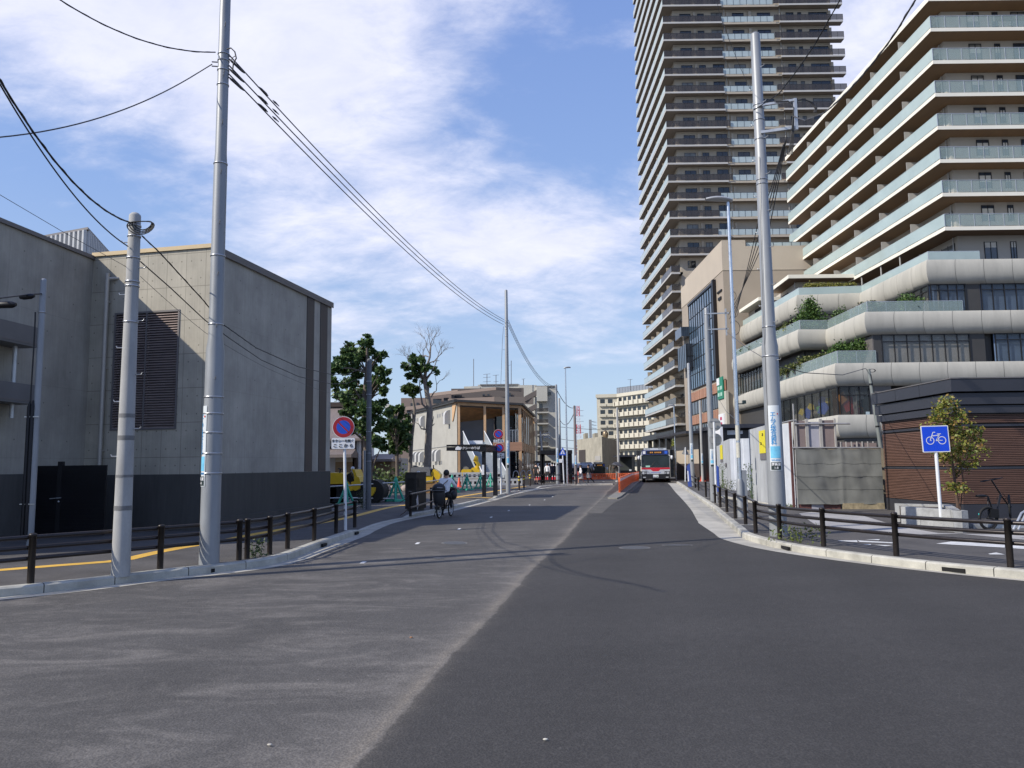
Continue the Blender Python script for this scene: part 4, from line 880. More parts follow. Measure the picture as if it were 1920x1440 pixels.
# bicycle-parking sign
g = G(1763.5, 957.5, .48); yy = 17.6
cc = D(1752.3, 823, yy); base = D(1763.5, 957.5, yy)
o = thing('road_sign', 'blue square bicycle sign on a white post standing in the stone planter', 'road sign', (base.x, yy, base.z))
b = M(); b.tube([Vector((base.x, yy, base.z - .2)), Vector((cc.x + .01, yy, cc.z - .1))], .038, 14); b.build('post', M_POSTW, o)
yw = -.08; R_ = rotz(yw); X_ = R_ @ Vector((1, 0, 0)); S = .302; lean = .035
Zl = Vector((-lean, 0, 1)).normalized(); Xl = Vector((X_.x, X_.y, lean * .4))
nfl = R_ @ Vector((0, -1, 0))
def rsq(s, rad, off):
 pts = []
 for (sx_, sy_, a0) in ((1, 1, 0), (-1, 1, 90), (-1, -1, 180), (1, -1, 270)):
  for k in range(5):
   a = math.radians(a0 + k * 22.5); pts.append(cc + nfl * off + Xl * (sx_ * (s - rad) + rad * math.cos(a)) + Zl * (sy_ * (s - rad) + rad * math.sin(a)))
 return pts
b = M(); b.extr(rsq(S, .022, .03), nfl * .012); bd = b.build('sign_board', M_WSIGN, o)
b = M(); b.face(rsq(S * .93, .012, .045)); b.build('blue_field', mat('bike_sign_blue', (.005, .06, .62), .35, 0, .05, 4), bd)
def P2(u, v, off=.049): return cc + nfl * off + Xl * u * S + Zl * v * S
b = M(); 
for cx_ in (-.40, .46):
 n = 30; 
 for i in range(n):
  a0, a1 = 2 * math.pi * i / n, 2 * math.pi * (i + 1) / n
  b.face([P2(cx_ + r * math.cos(a), -.12 + r * math.sin(a)) for r, a in ((.25, a0), (.30, a0), (.30, a1), (.25, a1))])
def st(u0, v0, u1, v1, t__=.055):
 d = Vector((u1 - u0, v1 - v0)).normalized(); n_ = Vector((-d.y, d.x)) * t__ / 2
 b.face([P2(u0 + n_.x, v0 + n_.y), P2(u1 + n_.x, v1 + n_.y), P2(u1 - n_.x, v1 - n_.y), P2(u0 - n_.x, v0 - n_.y)])
st(-.40, -.12, -.14, .52); st(-.16, .5, .02, .5); st(-.25, .22, .28, .28); st(.30, .38, .05, -.14); st(.05, -.14, .30, -.10); st(.14, .37, .42, .37, .05); st(.30, .30, .02, -.15); st(.16, -.12, .5, -.12, .04); st(-.42, -.12, -.3, -.12, .04)
b.build('bicycle_symbol', M_WSIGN, bd)
# ================================================================ CABINET, TAXI SHELTER, SMALL STREET THINGS LEFT
M_CAB = mat('cabinet_dark_brown', (.020, .016, .014), .5, .15, .15, 6)
g = G(780.5, 958.5, FZ); hz = D(780, 887.5, g.y).z
o = thing('utility_cabinet', 'tall dark brown utility cabinet with vents on the left pavement behind the cyclist', 'cabinet', tuple(g))
dl = Vector((-.40, .05)); dr = Vector((.28, .60)); P0 = g.xy
b = M(); b.prism([P0, P0 + dr, P0 + dr + dl, P0 + dl], .2, hz); b.build('housing', M_CAB, o)
b = M(); b.prism([P0 - Vector((-.02, .02)), P0 + dr + Vector((.02, .02)), P0 + dr + dl, P0 + dl - Vector((0, .02))], hz + .002, hz + .04); b.build('lid', M_CAB, o)
b = M(); b.prism([P0 * 1 + dl * .1 + dr * .1, P0 + dr * .9 + dl * .1, P0 + dr * .9 + dl * .9, P0 + dl * .9 + dr * .1], .1, .2); b.build('base', M_DBASE, o)
nl = Vector((dl.y, -dl.x)).normalized() * -1; nl = nl if nl.y < 0 else -nl; nr_ = Vector((dr.y, -dr.x)).normalized()
def panel(A, d, n_, s0, s1, z0, z1, m, nm, slats=0):
 b = M(); b.extr([v3(A + d * s0 + n_ * .003, z0), v3(A + d * s1 + n_ * .003, z0), v3(A + d * s1 + n_ * .003, z1), v3(A + d * s0 + n_ * .003, z1)], (n_ * .012).to_3d()); pn = b.build(nm, m, o)
 if slats:
  b = M()
  for i in range(slats):
   za = z0 + .03 + (z1 - z0 - .06) * i / slats; zb_ = za + (z1 - z0 - .06) / slats * .55
   b.extr([v3(A + d * (s0 + .06) + n_ * .016, za), v3(A + d * (s1 - .06) + n_ * .016, za), v3(A + d * (s1 - .06) + n_ * .016, zb_), v3(A + d * (s0 + .06) + n_ * .016, zb_)], (n_ * .012).to_3d())
  b.build('vent_slats', M_CAB, pn)
panel(P0, dl, nl, .12, .88, .3, hz - .1, M_CAB, 'front_door', 0)
panel(P0, dl, nl, .2, .8, hz - .55, hz - .18, M_CAB, 'vent', 8); panel(P0, dr, nr_, .15, .85, hz - .5, hz - .15, M_CAB, 'vent', 8); panel(P0, dr, nr_, .15, .85, .3, .75, M_CAB, 'side_panel', 0)
b = M(); b.box(-.06, .04, -.04, .04, 0, .04, O=v3(P0 + dl * .0 + dr * .25, hz + .04)); b.build('lid_tab', M_WSIGN, o)
# taxi shelter
yA, yB = 38.0, 40.3; xp = G(909, 931.5, FZ); xq = G(930, 929, FZ)
o = thing('taxi_shelter', 'black flat-roofed taxi shelter with white lettering on its fascia', 'shelter', tuple(xp))
zr0, zr1 = D(870, 845.5, xp.y).z, D(870, 834.5, xp.y).z
xL = D(838, 840, xp.y).x; xR = D(909, 840, xp.y).x + .06
xL2 = xL + .95; xR2 = xR + .55
b = M(); b.prism([(xL, xp.y - .3), (xR, xp.y - .3), (xR2, xp.y + 3.6), (xL2, xp.y + 3.6)], zr1 - .06, zr1 + .02); b.build('roof', M_BLACKM, o)
b = M(); b.extr([v3((xL + 1.1 * 0, xp.y - .28), zr1 - .1), v3((xR + .01, xp.y - .28), zr1 - .1), v3((xR + .01, xp.y - .28), zr1 - .34), v3((xL + .0, xp.y - .28), zr1 - .28)], (0, .25, 0)); fa = b.build('fascia', M_BLACKM, o)
b = M(); b.extr([v3((xR - .06, xp.y - .02), zr1 - .08), v3((xR2 - .02, xp.y + 3.5), zr1 - .08), v3((xR2 - .02, xp.y + 3.5), zr1 - .36), v3((xR - .06, xp.y - .02), zr1 - .36)], (-.16, 0, 0)); b.build('side_beam', M_BLACKM, o)
for p_, w_ in ((xp, .2), (xq, .24)):
 b = M(); b.box(-w_ / 2 - .03, w_ / 2 - .03, -.1, .1, 0, zr1 - .3 - FZ, O=p_); b.build('post', M_BLACKM, o)
b = M(); b.box(-.13, -.02, -.14, -.11, 1.1, 1.6, O=xp); b.build('small_notice', M_WSIGN, o)
b = M(); b.box(-.3, -.06, -.13, .05, 1.95 + .3, 2.62, O=xp); b.build('camera_box', M_SBACK, o)
text('タクシーのりば', .15, Vector(((D(881, 836, xp.y).x), xp.y - .30, zr1 - .17)), 0, M_WSIGN, fa, sx=1.0, bold=.003)
b = M(); ix = D(859.5, 836, xp.y).x; iz = zr1 - .18; y_ = xp.y - .302
b.extr([v3((ix - .13, y_), iz - .07), v3((ix + .13, y_), iz - .07), v3((ix + .13, y_), iz + .01), v3((ix + .08, y_), iz + .09), v3((ix - .08, y_), iz + .09), v3((ix - .13, y_), iz + .01)], (0, -.004, 0)); b.box(ix - .04, ix + .04, y_ - .004, y_, iz + .095, iz + .12); b.build('taxi_icon', M_WSIGN, fa)
# posts with yellow bands
M_YR = mat('bollard_yellow', (.62, .48, .04), .5, 0, .08); M_BROWNB = mat('bollard_brown', (.03, .022, .02), .5, 0, .15)
proto = None
for i, (px, py) in enumerate(((973.5, 920), (982.5, 917), (994, 913))):
 g = G(px, py, .06)
 if proto is None:
  proto = thing('bollard', '', 'bollard', (0, 0, 0), 'bollards with yellow bands by the crossing ramp')
  b = M(); b.lathe([(.062, 0), (.062, .9), (.05, .95), (.001, .97)], (0, 0, 0), 12); b.build('body', M_BROWNB, proto)
  for z_ in (.62, .82): b = M(); b.lathe([(.069, 0), (.072, .0), (.072, .09), (.066, .09)], (0, 0, z_), 12); b.build('yellow_band', M_YR, proto)
  b = M(); b.lathe([(.12, 0), (.12, .015), (.07, .02)], (0, 0, 0), 12); b.build('foot', M_WHT, proto)
  oo = proto; oo.location = g
 else: oo = dup(proto, g)
 oo['label'] = ['short dark bollard with yellow bands, nearest of the three', 'middle one of the three yellow-banded dark bollards', 'yellow-banded dark bollard nearest to the waiting people'][i]
# steel hoops
pr0 = None
for i, (px, py, sc) in enumerate(((951, 905.5, 1), (967.5, 903.8, 1), (981, 903, .95), (993, 902.2, .9))):
 g = G(px, py, FZ)
 if pr0 is None:
  pr0 = thing('bicycle_hoop', '', 'bike hoop', (0, 0, 0), 'steel hoops in front of the timber hall'); b = M(); r = .26
  b.tube([Vector((-.30, 0, 0)), Vector((-.2, 0, .45))] + [Vector((-r * .72 * math.cos(a), 0, .58 + .24 * math.sin(a))) for a in [math.pi * k / 8 for k in range(9)]] + [Vector((.2, 0, .45)), Vector((.38, 0, 0))], .03, 8)
  b.build('hoop_tube', M_GALV, pr0); oo = pr0; oo.location = g
 else: oo = dup(pr0, g)
 oo.scale = (1.25, 1.25, 1.25)
 oo['label'] = ['silver steel hoop behind the slim pole, leftmost of the row', 'second silver steel hoop from the left by the timber hall', 'third silver steel hoop, behind the bollards', 'silver steel hoop nearest the waiting people'][i]
# green A-shaped barrier stands with long pipes, cones
M_GREEN = mat('barrier_green', (.03, .36, .24), .5, 0, .15, 8, grime=.1)
stand = thing('barrier_stand', '', 'barrier stand', (0, 0, 0), 'green plastic stands holding the barrier pipes')
b = M(); R_ = .035
for sy in (-1, 1):
 b.tube([Vector((-.03, .02 * sy, .78)), Vector((-.12, .1 * sy, .45)), Vector((-.24, .24 * sy, .02))], [.045, .05, .045], 8); b.tube([Vector((.03, .02 * sy, .78)), Vector((.12, .1 * sy, .45)), Vector((.24, .24 * sy, .02))], [.045, .05, .045], 8)
 b.tube([Vector((-.26, .25 * sy, .04)), Vector((.26, .25 * sy, .04))], .04, 8)
b.tube([Vector((-.16, 0, .36)), Vector((.16, 0, .36))], .03, 8); b.build('legs', M_GREEN, stand)
b = M(); b.ball((0, 0, .83), .10, 10, 1.0, .8, 1.2); b.tube([Vector((0, 0, .88)), Vector((.0, 0, 1.02))], [.06, .03], 8); b.build('pipe_holder', M_GREEN, stand)
b = M(); b.box(-.34, .34, -.3, -.18, 0, .09); b.box(-.34, .34, .18, .3, 0, .09); b.build('foot_bar', M_GREEN, stand)
sp_ = [(649, 947, .95, 'green barrier stand behind the round sign post, leftmost'), (742, 940, 1.05, 'green barrier stand left of the dark cabinet'), (781, 938, .6, 'small glimpse of green stand just right of the cabinet, by the railing'),
       (848, 924, 1, 'green barrier stand right beside the cyclist'), (875.5, 919, 1, 'green barrier stand right of the orange cone'), (901, 916, 1, 'green barrier stand just left of the shelter post'), (920, 912.5, .95, 'green barrier stand seen between the two shelter posts'), (741, 906, 1, 'farther green barrier stand behind the dark railings pipe near the shed')]
gs = []
for i, (px, py, s_, lb) in enumerate(sp_):
 g = G(px, py, FZ); oo = stand if i == 0 else dup(stand, g); oo.location = g; oo.rotation_euler = (0, 0, .9 if i else 1.2); oo.scale = (s_ * 1.05,) * 3; oo['label'] = lb; gs.append(g)
M_PIPE = mat('barrier_pipe', (.50, .50, .50), .4, .3, .1, 5)
def rail_thing(name, lb, cat_, pts, r, m, nm='pipe'):
 o = thing(name, lb, cat_, tuple(pts[0])); b = M(); b.tube(pts, r, 8); b.build(nm, m, o); return o
rail_thing('barrier_pipe', 'upper pale barrier pipe running behind the round sign to the second green stand', 'barrier pipe', [gs[0] + Vector((-1.8, .2, .72)), gs[0] + Vector((0, 0, .80)), gs[1] + Vector((0, 0, .85)), gs[1] + Vector((.35, .3, .86))], .028, M_PIPE)
rail_thing('barrier_pipe', 'lower pale barrier pipe behind the round sign, close to the ground', 'barrier pipe', [gs[0] + Vector((-1.8, .2, .27)), gs[0] + Vector((0, 0, .30)), gs[1] + Vector((0, 0, .12))], .028, M_PIPE)
rail_thing('barrier_pipe', 'pale barrier pipe from the cabinet past the cyclist to the shelter', 'barrier pipe', [gs[2] + Vector((-.3, 0, .75)), gs[3] + Vector((0, 0, .85)), gs[4] + Vector((0, 0, .9)), gs[5] + Vector((0, 0, .9)), gs[5] + Vector((.6, .6, .9))], .03, M_PIPE)
rail_thing('barrier_pipe', 'thin far pale pipe in front of the plant bed by the shed', 'barrier pipe', [D(700, 899.5, 52), D(760, 899, 56)], .04, M_WSIGN)
def cone(lb, px, py, h, col):
 g = G(px, py, FZ); o = thing('traffic_cone', lb, 'traffic cone', tuple(g)); s = h / .7
 b = M(); b.box(-.19 * s, .19 * s, -.19 * s, .19 * s, 0, .035 * s, O=g); b.build('base', col, o)
 b = M(); b.lathe([(.15 * s, .035 * s), (.035 * s, .68 * s), (.03 * s, .7 * s), (.001, .7 * s)], g, 14); b.build('cone_body', col, o)
 return o
M_ORG = mat('cone_orange', (.75, .10, .05), .5, 0, .1); M_RED = mat('cone_red', (.5, .02, .03), .5, 0, .1)
cone('bright orange traffic cone in front of the white plastic barriers', 861, 913.2, .72, M_ORG); cone('red traffic cone by the plant bed near the wooden shed', 722, 910, .72, M_RED); cone('orange-red cone at the foot of a pole right of the bus', 1317.5, 902.5, .9, M_ORG)
# white interlocking plastic barriers
M_WB = mat('white_plastic', (.52, .52, .50), .5, 0, .1, 5, grime=.25)
def wbar(L=1.5, H_=.5):
 b = M(); D_ = .26; n = 4; w = L / n
 # frame around square openings
 b.box(0, L, -D_ / 2, D_ / 2, 0, .13); b.box(0, L, -D_ / 2, D_ / 2, H_ * .68, H_)
 for i in range(n + 1): x = min(i * w, L); b.box(max(x - .09, 0), min(x + .09, L), -D_ / 2 + .003, D_ / 2 - .003, .13, H_ * .68)
 return b
wp = thing('plastic_barrier', '', 'plastic barrier', (0, 0, 0), 'white plastic water barriers before the timber hall'); wbar().build('shell', M_WB, wp); b = M(); b.box(.02, 1.48, .0, .02, .12, .35); b.build('opening_back', M_BLACKM, wp)
i = 0
base = G(838, 911.5, FZ); labs = ['white plastic barrier at ground level just right of the cyclist', 'second white ground barrier, behind the orange cone', 'white plastic barrier lying behind the green stands, third along the row', 'last ground-level white plastic barrier, next to the shelter post', 'stacked white plastic barrier on the upper tier, left one', 'stacked white plastic barrier on the upper tier, middle one', 'stacked grey-white barrier on the upper tier under the excavator']
for k, (dx, dz) in enumerate(((0, 0), (1.56, 0), (3.12, 0), (4.68, 0), (-.1, .53), (1.46, .53), (3.02, .53))):
 p = base + Vector((dx * .995 - .3, dx * .1 + (.9 if dz else 0), dz * 1.0)); oo = wp if k == 0 else dup(wp, p); oo.location = p; oo.rotation_euler = (0, 0, .1); oo['label'] = labs[k]
# sheet under the upper tier: a low earth bank the barriers stand on
b = M(); b.prism([(base.x - 1.2, base.y + .25), (base.x + 6.8, base.y + 1.1), (base.x + 6.5, base.y + 7), (base.x - 2, base.y + 6)], .1, .61); tag(b.build('earth_bank', M_PAVE), kind='structure')
# ================================================================ RIGHT: hoarding, net, kiosk, planter
def capped(o, items, name, mats, cap=100):
 """items: list of functions drawing into an M. First `cap` become parts of their own, the rest one stuff part"""
 for f in items[:cap]:
  b = M(); f(b); b.build(name, mats, o)
 if len(items) > cap:
  b = M()
  for f in items[cap:]: f(b)
  s = b.build(name, mats, o); s['kind'] = 'stuff'
M_HOARD = mat('hoarding_white_steel', (.60, .63, .67), .45, .15, .07, 2, .04, 12, grime=.10)
M_HOARDL = mat('hoarding_grey_steel', (.44, .46, .48), .5, .25, .10, 2, .04, 12, grime=.18, stretch=(3, 3, .5))
M_POSTERY = mat('poster_yellow', (.72, .62, .02), .5, 0, .05, 8)
M_POSTERG = mat('poster_grey', (.16, .15, .16), .5, 0, .15, 20)
def hoard(b, p, q_, z0, z1, pitch=.30, dep=.03):
 ribwall(b, Vector(p), Vector(q_), z0, z1, pitch, dep)
# lines of the hoarding on the ground
def gy(px, y): return Vector((D(px, 900, y).x, y))
h0, h1, h2, h3, h4 = gy(1346, 57), gy(1371, 44), gy(1416, 43.5), gy(1408, 33), gy(1490, 26.4)
# base heights
def ht(px, py, y): return D(px, py, y).z
o = thing('hoarding', 'far corner of the ribbed white construction hoarding with small yellow poster', 'hoarding', (h1.x, h1.y, .12))
b = M(); hoard(b, h0, h1, .12, ht(1371, 823, 44), .5); hp = b.build('left_panel', M_HOARDL, o)
b = M(); hoard(b, h1, h2, .12, ht(1390, 822.5, 44), .5); b.build('white_panel', M_HOARD, o)
dd = (h1 - h0); nn = Vector((-dd.y, dd.x)).normalized(); nn = nn if nn.x < 0 else -nn
def poster(o, A, Bv, s0, s1, z0, z1, m, n_, nm='poster', off=.05):
 p, q_ = A.lerp(Bv, s0), A.lerp(Bv, s1); b = M(); b.extr([v3(p + n_ * off, z0), v3(q_ + n_ * off, z0), v3(q_ + n_ * off, z1), v3(p + n_ * off, z1)], (n_ * .006).to_3d()); return b.build(nm, m, o)
yl = 50
ps = poster(o, h0, h1, .36, .56, ht(1357, 861, yl), ht(1357, 834, yl), M_POSTERY, nn); poster(o, h0, h1, .36, .56, ht(1357, 866.5, yl), ht(1357, 861.5, yl), M_POSTERG, nn, 'poster_strip')
poster(o, h0, h1, .70, .80, ht(1368, 876, 46), ht(1368, 868, 46), M_POSTERG, nn, 'small_notice')
o = thing('hoarding', 'near stretch of ribbed white construction hoarding with the larger yellow poster, beside the thick pole', 'hoarding', (h3.x, h3.y, .12))
hm = gy(1441, 28.9); hz_ = 3.02
b = M(); hoard(b, h3, hm, .12, hz_ + .05, .26); b.build('left_panel', M_HOARDL, o)
b = M(); hoard(b, hm, h4, .12, hz_, .42, .02); b.build('white_panel', M_HOARD, o)
dd = (hm - h3); nn = Vector((-dd.y, dd.x)).normalized(); nn = nn if nn.x < 0 else -nn
pz0, pz1 = ht(1432, 850, 30), ht(1432, 808, 30)
def s_at(px):
 d = ray(px, 850); den = d.x * dd.y - d.y * dd.x; s = (h3.x * dd.y - h3.y * dd.x) / den; P = Vector((d.x * s, d.y * s)); return (P - h3).dot(dd) / dd.length_squared
py_ = poster(o, h3, hm, s_at(1427), s_at(1438.5), pz0, pz1, M_POSTERY, nn); poster(o, h3, hm, s_at(1427.5), s_at(1438.5), ht(1432, 862, 30), pz0 - .01, M_POSTERG, nn, 'poster_strip')
yw = math.atan2(dd.y, dd.x)
for k, (zf, dpx) in enumerate(((.80, 1434), (.42, 1430.5))):
 P = h3.lerp(hm, s_at(dpx)) + nn * .06; text('ご案内', .12, v3(P, pz0 + (pz1 - pz0) * zf), yw, M_INK, py_, sx=.8)
# weeds at its foot
def weed(lb, c, h, r, n, seed, col=(.07, .12, .03)):
 rr = random.Random(seed); o = thing('weed', lb, 'plant', tuple(c)); m = mat('weed_green%d' % int(col[0] * 1000), col, .6, 0, .35, 6); b = M(); st = M()
 for i in range(n):
  a = rr.uniform(0, 6.28); q_ = rr.random() ** .6 * r; z = h * rr.random(); z0 = Vector((c[0] + q_ * math.cos(a), c[1] + q_ * math.sin(a), c[2] + z)); s = rr.uniform(.03, .07)
  d = Vector((rr.uniform(-1, 1), rr.uniform(-1, 1), rr.uniform(-.2, 1))).normalized(); e_ = d.cross(Vector((rr.random(), rr.random(), .3))).normalized()
  b.face([z0, z0 + d * s * .5 + e_ * s * .35, z0 + d * s * 1.4, z0 + d * s * .5 - e_ * s * .35])
 for i in range(max(4, n // 25)):
  a = rr.uniform(0, 6.28); q_ = rr.random() * r * .7; st.tube([Vector(c) + Vector((q_ * .3 * math.cos(a), q_ * .3 * math.sin(a), 0)), Vector(c) + Vector((q_ * math.cos(a), q_ * math.sin(a), h * rr.uniform(.6, 1)))], .006, 4)
 b.build('leaves', m, o); st.build('stems', m, o)
weed('tall green weed at the foot of the hoarding, left of the thick pole', v3(h3 + Vector((-.1, -.6)), .12), 1.5, .4, 380, 1)
weed('low weeds at the hoarding corner beside the street lamp', v3(h1 + Vector((-.4, -.5)), .12), .6, .9, 300, 2, (.10, .13, .03))
weed('slim weed growing against the far grey hoarding panel', v3(h0.lerp(h1, .8) + Vector((-.4, -.3)), .12), 1.5, .22, 160, 3)
weed('small weeds between the left kerb and the railing', tuple(G(478, 1045, FZ)), .32, .22, 120, 4, (.05, .08, .03))
weed('tuft of grass at the base of the dark concrete pole', tuple(G(681, 955, FZ)), .75, .28, 260, 5, (.06, .08, .035))
weed('scrubby weeds at the foot of the thick right pole behind the railing', tuple(G(1500, 1015, FZ)), .3, .6, 160, 6, (.10, .10, .045))
weed('thin weeds along the foot of the hoarding end', v3(h4 + Vector((-.35, .1)), .12), .14, .5, 120, 7, (.09, .12, .03))
b = M(); b.bar(v3(h3 + Vector((-.6, 3)), .16), v3(h4 + Vector((-.35, -.3)), .16), .12, .08); tag(b.build('hoarding_kerb', M_KERB), kind='structure')
# net-covered frame
o = thing('net_enclosure', 'grey mesh sheet on a pipe frame with pinkish panels above, left of the brown kiosk', 'net enclosure', (gy(1495, 26).x, 26, .12))
yN0, yN1 = 26.0, 26
n0, n1 = gy(1494, yN0), gy(1654, 25.6)
def nz(s, py0, py1=None): return None
M_NET = mat('grey_mesh_sheet', (.16, .165, .155), .85, 0, .06, 1.0, 0, stretch=(1, 1, 2), grime=.08)
zt0 = ht(1494, 840, yN0); zt1 = ht(1652, 840, 25.6); zb0 = ht(1500, 945, yN0); zb1 = ht(1652, 945, 25.6)
ns = 46; nz_ = 30; vs = []; fs = []; dn = (n1 - n0); nn2 = Vector((dn.y, -dn.x)).normalized()
for j in range(nz_ + 1):
 for i in range(ns + 1):
  u = i / ns; v = j / nz_; p = n0.lerp(n1, u); z = (zb0 + (zb1 - zb0) * u) * (1 - v) + (zt0 + (zt1 - zt0) * u) * v
  w_ = mnoise.noise(Vector((u * 5, v * 3, 1.3))) * .05 + abs(mnoise.noise(Vector((u * 14 + v * 5, v * 4, 4)))) * .03 + .045 * abs(math.sin(u * 5.2 + v * 2.6 + 1.5 * mnoise.noise(Vector((u * 3, v * 3, 8))))) ** 3 + (.02 if abs(u - .53) < .03 else 0)
  if abs((v * 4) % 1 - .0) < .05: w_ += .012
  vs.append(v3(p + nn2 * (.05 + w_), z + .03 * mnoise.noise(Vector((u * 6, 0, 2))) - (.05 * v * abs(math.sin(u * 12)))))
for j in range(nz_):
 for i in range(ns): k = j * (ns + 1) + i; fs.append((k, k + 1, k + ns + 2, k + ns + 1))
b = M(); b.add(vs, fs, True); nt_ = b.build('mesh_sheet', M_NET, o)
b = M()
for v in (.25, .5, .75):
 pts = [vs[int(round(v * nz_)) * (ns + 1) + i] + (nn2 * .01).to_3d() for i in range(ns + 1)]; b.tube(pts, .004, 4, False)
b.build('seam_line', mat('net_seam', (.125, .128, .12), .9, 0, 0), nt_)
M_PIPEW = mat('scaffold_pipe', (.36, .35, .34), .45, .5, .15, 6); M_RUSTP = mat('red_primer_post', (.12, .05, .045), .6, .1, .2, 6)
M_PINK = mat('pinkish_board', (.21, .165, .16), .7, 0, .12, 2, grime=.15); M_PALEB = mat('pale_board', (.33, .33, .38), .6, 0, .08, 2)
def pipe(a, c, r=.03, m=None, nm='pipe'):
 b = M(); b.tube([a, c], r, 8); return b.build(nm, m or M_PIPEW, o)
pipe(v3(n0, .12), v3(n0, ht(1488, 757, yN0)), .028); b = M(); b.bar(v3(n0 + Vector((-.12, .05)), .12), v3(n0 + Vector((-.12, .05)), ht(1488, 790, yN0)), .07); b.build('corner_post', M_RUSTP, o)
pipe(v3(n0 - dn.normalized() * .1 + nn2 * .03, ht(1494, 839.5, yN0)), v3(n1 + nn2 * .03, ht(1654, 839.5, 25.6)))
nq = n0.lerp(n1, .66); pipe(v3(n0 + nn2 * .06, ht(1485, 795, yN0)), v3(nq + nn2 * .06, ht(1592, 795, 25.9)))
nb_ = gy(1462, 29); pipe(v3(n0 + nn2 * .06, ht(1488, 788, yN0)), v3(nb_, ht(1462, 795, 29)))
# boards above the net
zA, zB_ = ht(1540, 839, 25.9), ht(1540, 788, 25.9); segs = ((1492, 1511, 'p', .0), (1514, 1537, 'w', -.05), (1540, 1565, 'p', .0))
for a, c, k, dz in segs:
 ua, uc = [((lambda d: ((n0.x * dn.y - n0.y * dn.x) / (d.x * dn.y - d.y * dn.x)))(ray(q_, 800))) for q_ in (a, c)]
 Pa, Pc = [Vector((ray(q_, 800).x * s, ray(q_, 800).y * s)) for q_, s in ((a, ua), (c, uc))]
 b = M(); b.extr([v3(Pa - nn2 * .03, zA), v3(Pc - nn2 * .03, zA), v3(Pc - nn2 * .03, zB_ + dz), v3(Pa - nn2 * .03, zB_ + dz)], (-nn2 * .03).to_3d()); b.build('board', M_PINK if k == 'p' else M_PALEB, o)
 for Pz in (Pa, Pc):
  b = M(); b.bar(v3(Pz + nn2 * .01, zA), v3(Pz + nn2 * .01, zB_ + .05), .045); b.build('frame_upright', mat('pale_frame', (.45, .43, .40), .5, .1, .1), o)
b = M(); Pq = gy(1571, 25.8); b.bar(v3(Pq, zA), v3(Pq, ht(1571, 785, 25.8)), .05); b.build('frame_upright', M_PIPEW, o)
for i in range(7):
 px = 1580 + i * 10.2; P = gy(px, 25.75); b = M(); b.bar(v3(P, zA), v3(P, zA + .18), .03); b.build('short_upright', MATS['pale_frame'], o)
P0_, P1_ = gy(1578, 25.8), gy(1650, 25.6); b = M(); b.extr([v3(P0_ + Vector((0, .1)), zA), v3(P1_ + Vector((0, .1)), zt1), v3(P1_ + Vector((0, .1)), zt1 + .17), v3(P0_ + Vector((0, .1)), zA + .17)], (0, .03, 0)); b.build('low_board', M_PINK, o)
# what shows under the net: boards and a rough kerb stone
b = M(); b.extr([v3(n0, .12), v3(n0.lerp(n1, .5), .12), v3(n0.lerp(n1, .5), zb0 + .02), v3(n0, zb0 + .02)], (-nn2 * .04).to_3d()); b.build('base_board', M_RUSTP, o)
b = M(); b.extr([v3(n0.lerp(n1, .16) + nn2 * .02, .12), v3(n0.lerp(n1, .30) + nn2 * .02, .12), v3(n0.lerp(n1, .30) + nn2 * .02, .34), v3(n0.lerp(n1, .16) + nn2 * .02, .34)], (-nn2 * .04).to_3d()); b.build('base_panel', M_PALEB, o)
b = M(); b.extr([v3(n0.lerp(n1, .52) + nn2 * .1, .10), v3(n1 + nn2 * .1, .10), v3(n1 + nn2 * .1, zb1 + .04), v3(n0.lerp(n1, .52) + nn2 * .1, zb0 + .02)], (-nn2 * .25).to_3d()); b.build('stone_footing', mat('rough_stone', (.30, .25, .16), .9, 0, .4, 6, .4, 30), o)
b = M(); b.box(-.9, 1.2, 0, .5, 0, 2.0, O=v3(n0.lerp(n1, .75) - nn2 * .9, .12)); b.build('stored_crate', mat('crate_beige', (.35, .30, .22), .8, 0, .2), o)
# brown slatted kiosk
ky0, ky1 = 20.9, 25.2; kx = 12.08
M_SLAT = mat('brown_slat', (.125, .066, .047), .6, 0, .28, 3, 0, stretch=(.6, .6, 12), grime=.12)
M_SLATD = mat('slat_gap', (.02, .012, .01), .8, 0, 0); M_DKM = mat('dark_blue_grey_cladding', (.048, .050, .062), .42, .35, .12, .9)
kz0, kz1 = .52, ht(1790, 776, ky0)
o = thing('kiosk', 'brown slat-clad kiosk with dark metal fascia, behind the blue bicycle sign', 'kiosk', (kx, ky0, .12))
kx2 = kx + 9; core = M(); core.box(kx + .03, kx2, ky0 + .03, ky1, .12, kz1 + .3); core.build('core_wall', M_SLATD, o)
b = M()
for face in (0, 1):
 z = kz0; i = 0; L = (kz1 - kz0); nrow = 50
 for i in range(nrow):
  za = kz0 + L * i / nrow; zb_ = za + L / nrow * .66
  if any(abs((za + zb_) / 2 - zz_) < .055 for zz_ in (1.47, 2.62)): continue
  if face == 0: b.box(kx, kx + .03, ky0 + .0, ky1, za, zb_)
  else: b.box(kx + .0, kx2, ky0, ky0 + .03, za, zb_) if False else b.box(kx + .031, kx2, ky0, ky0 + .03, za, zb_)
b.build('slats', M_SLAT, o)
for z_ in (1.47, 2.62):
 b = M(); b.box(kx - .006, kx + .02, ky0 - .01, ky1, z_ - .03, z_ + .03); b.box(kx + .02, kx2, ky0 - .006, ky0 + .02, z_ - .03, z_ + .03); b.build('band', M_DKM, o)
b = M(); b.box(kx + .0, kx + .028, ky0, ky1, .12, kz0 - .02); b.box(kx + .028, kx2, ky0 + .0, ky0 + .028, .12, kz0 - .02); b.build('base_band', M_DKM, o)
zf = ht(1768, 711, ky0 - .15); hf = zf - kz1
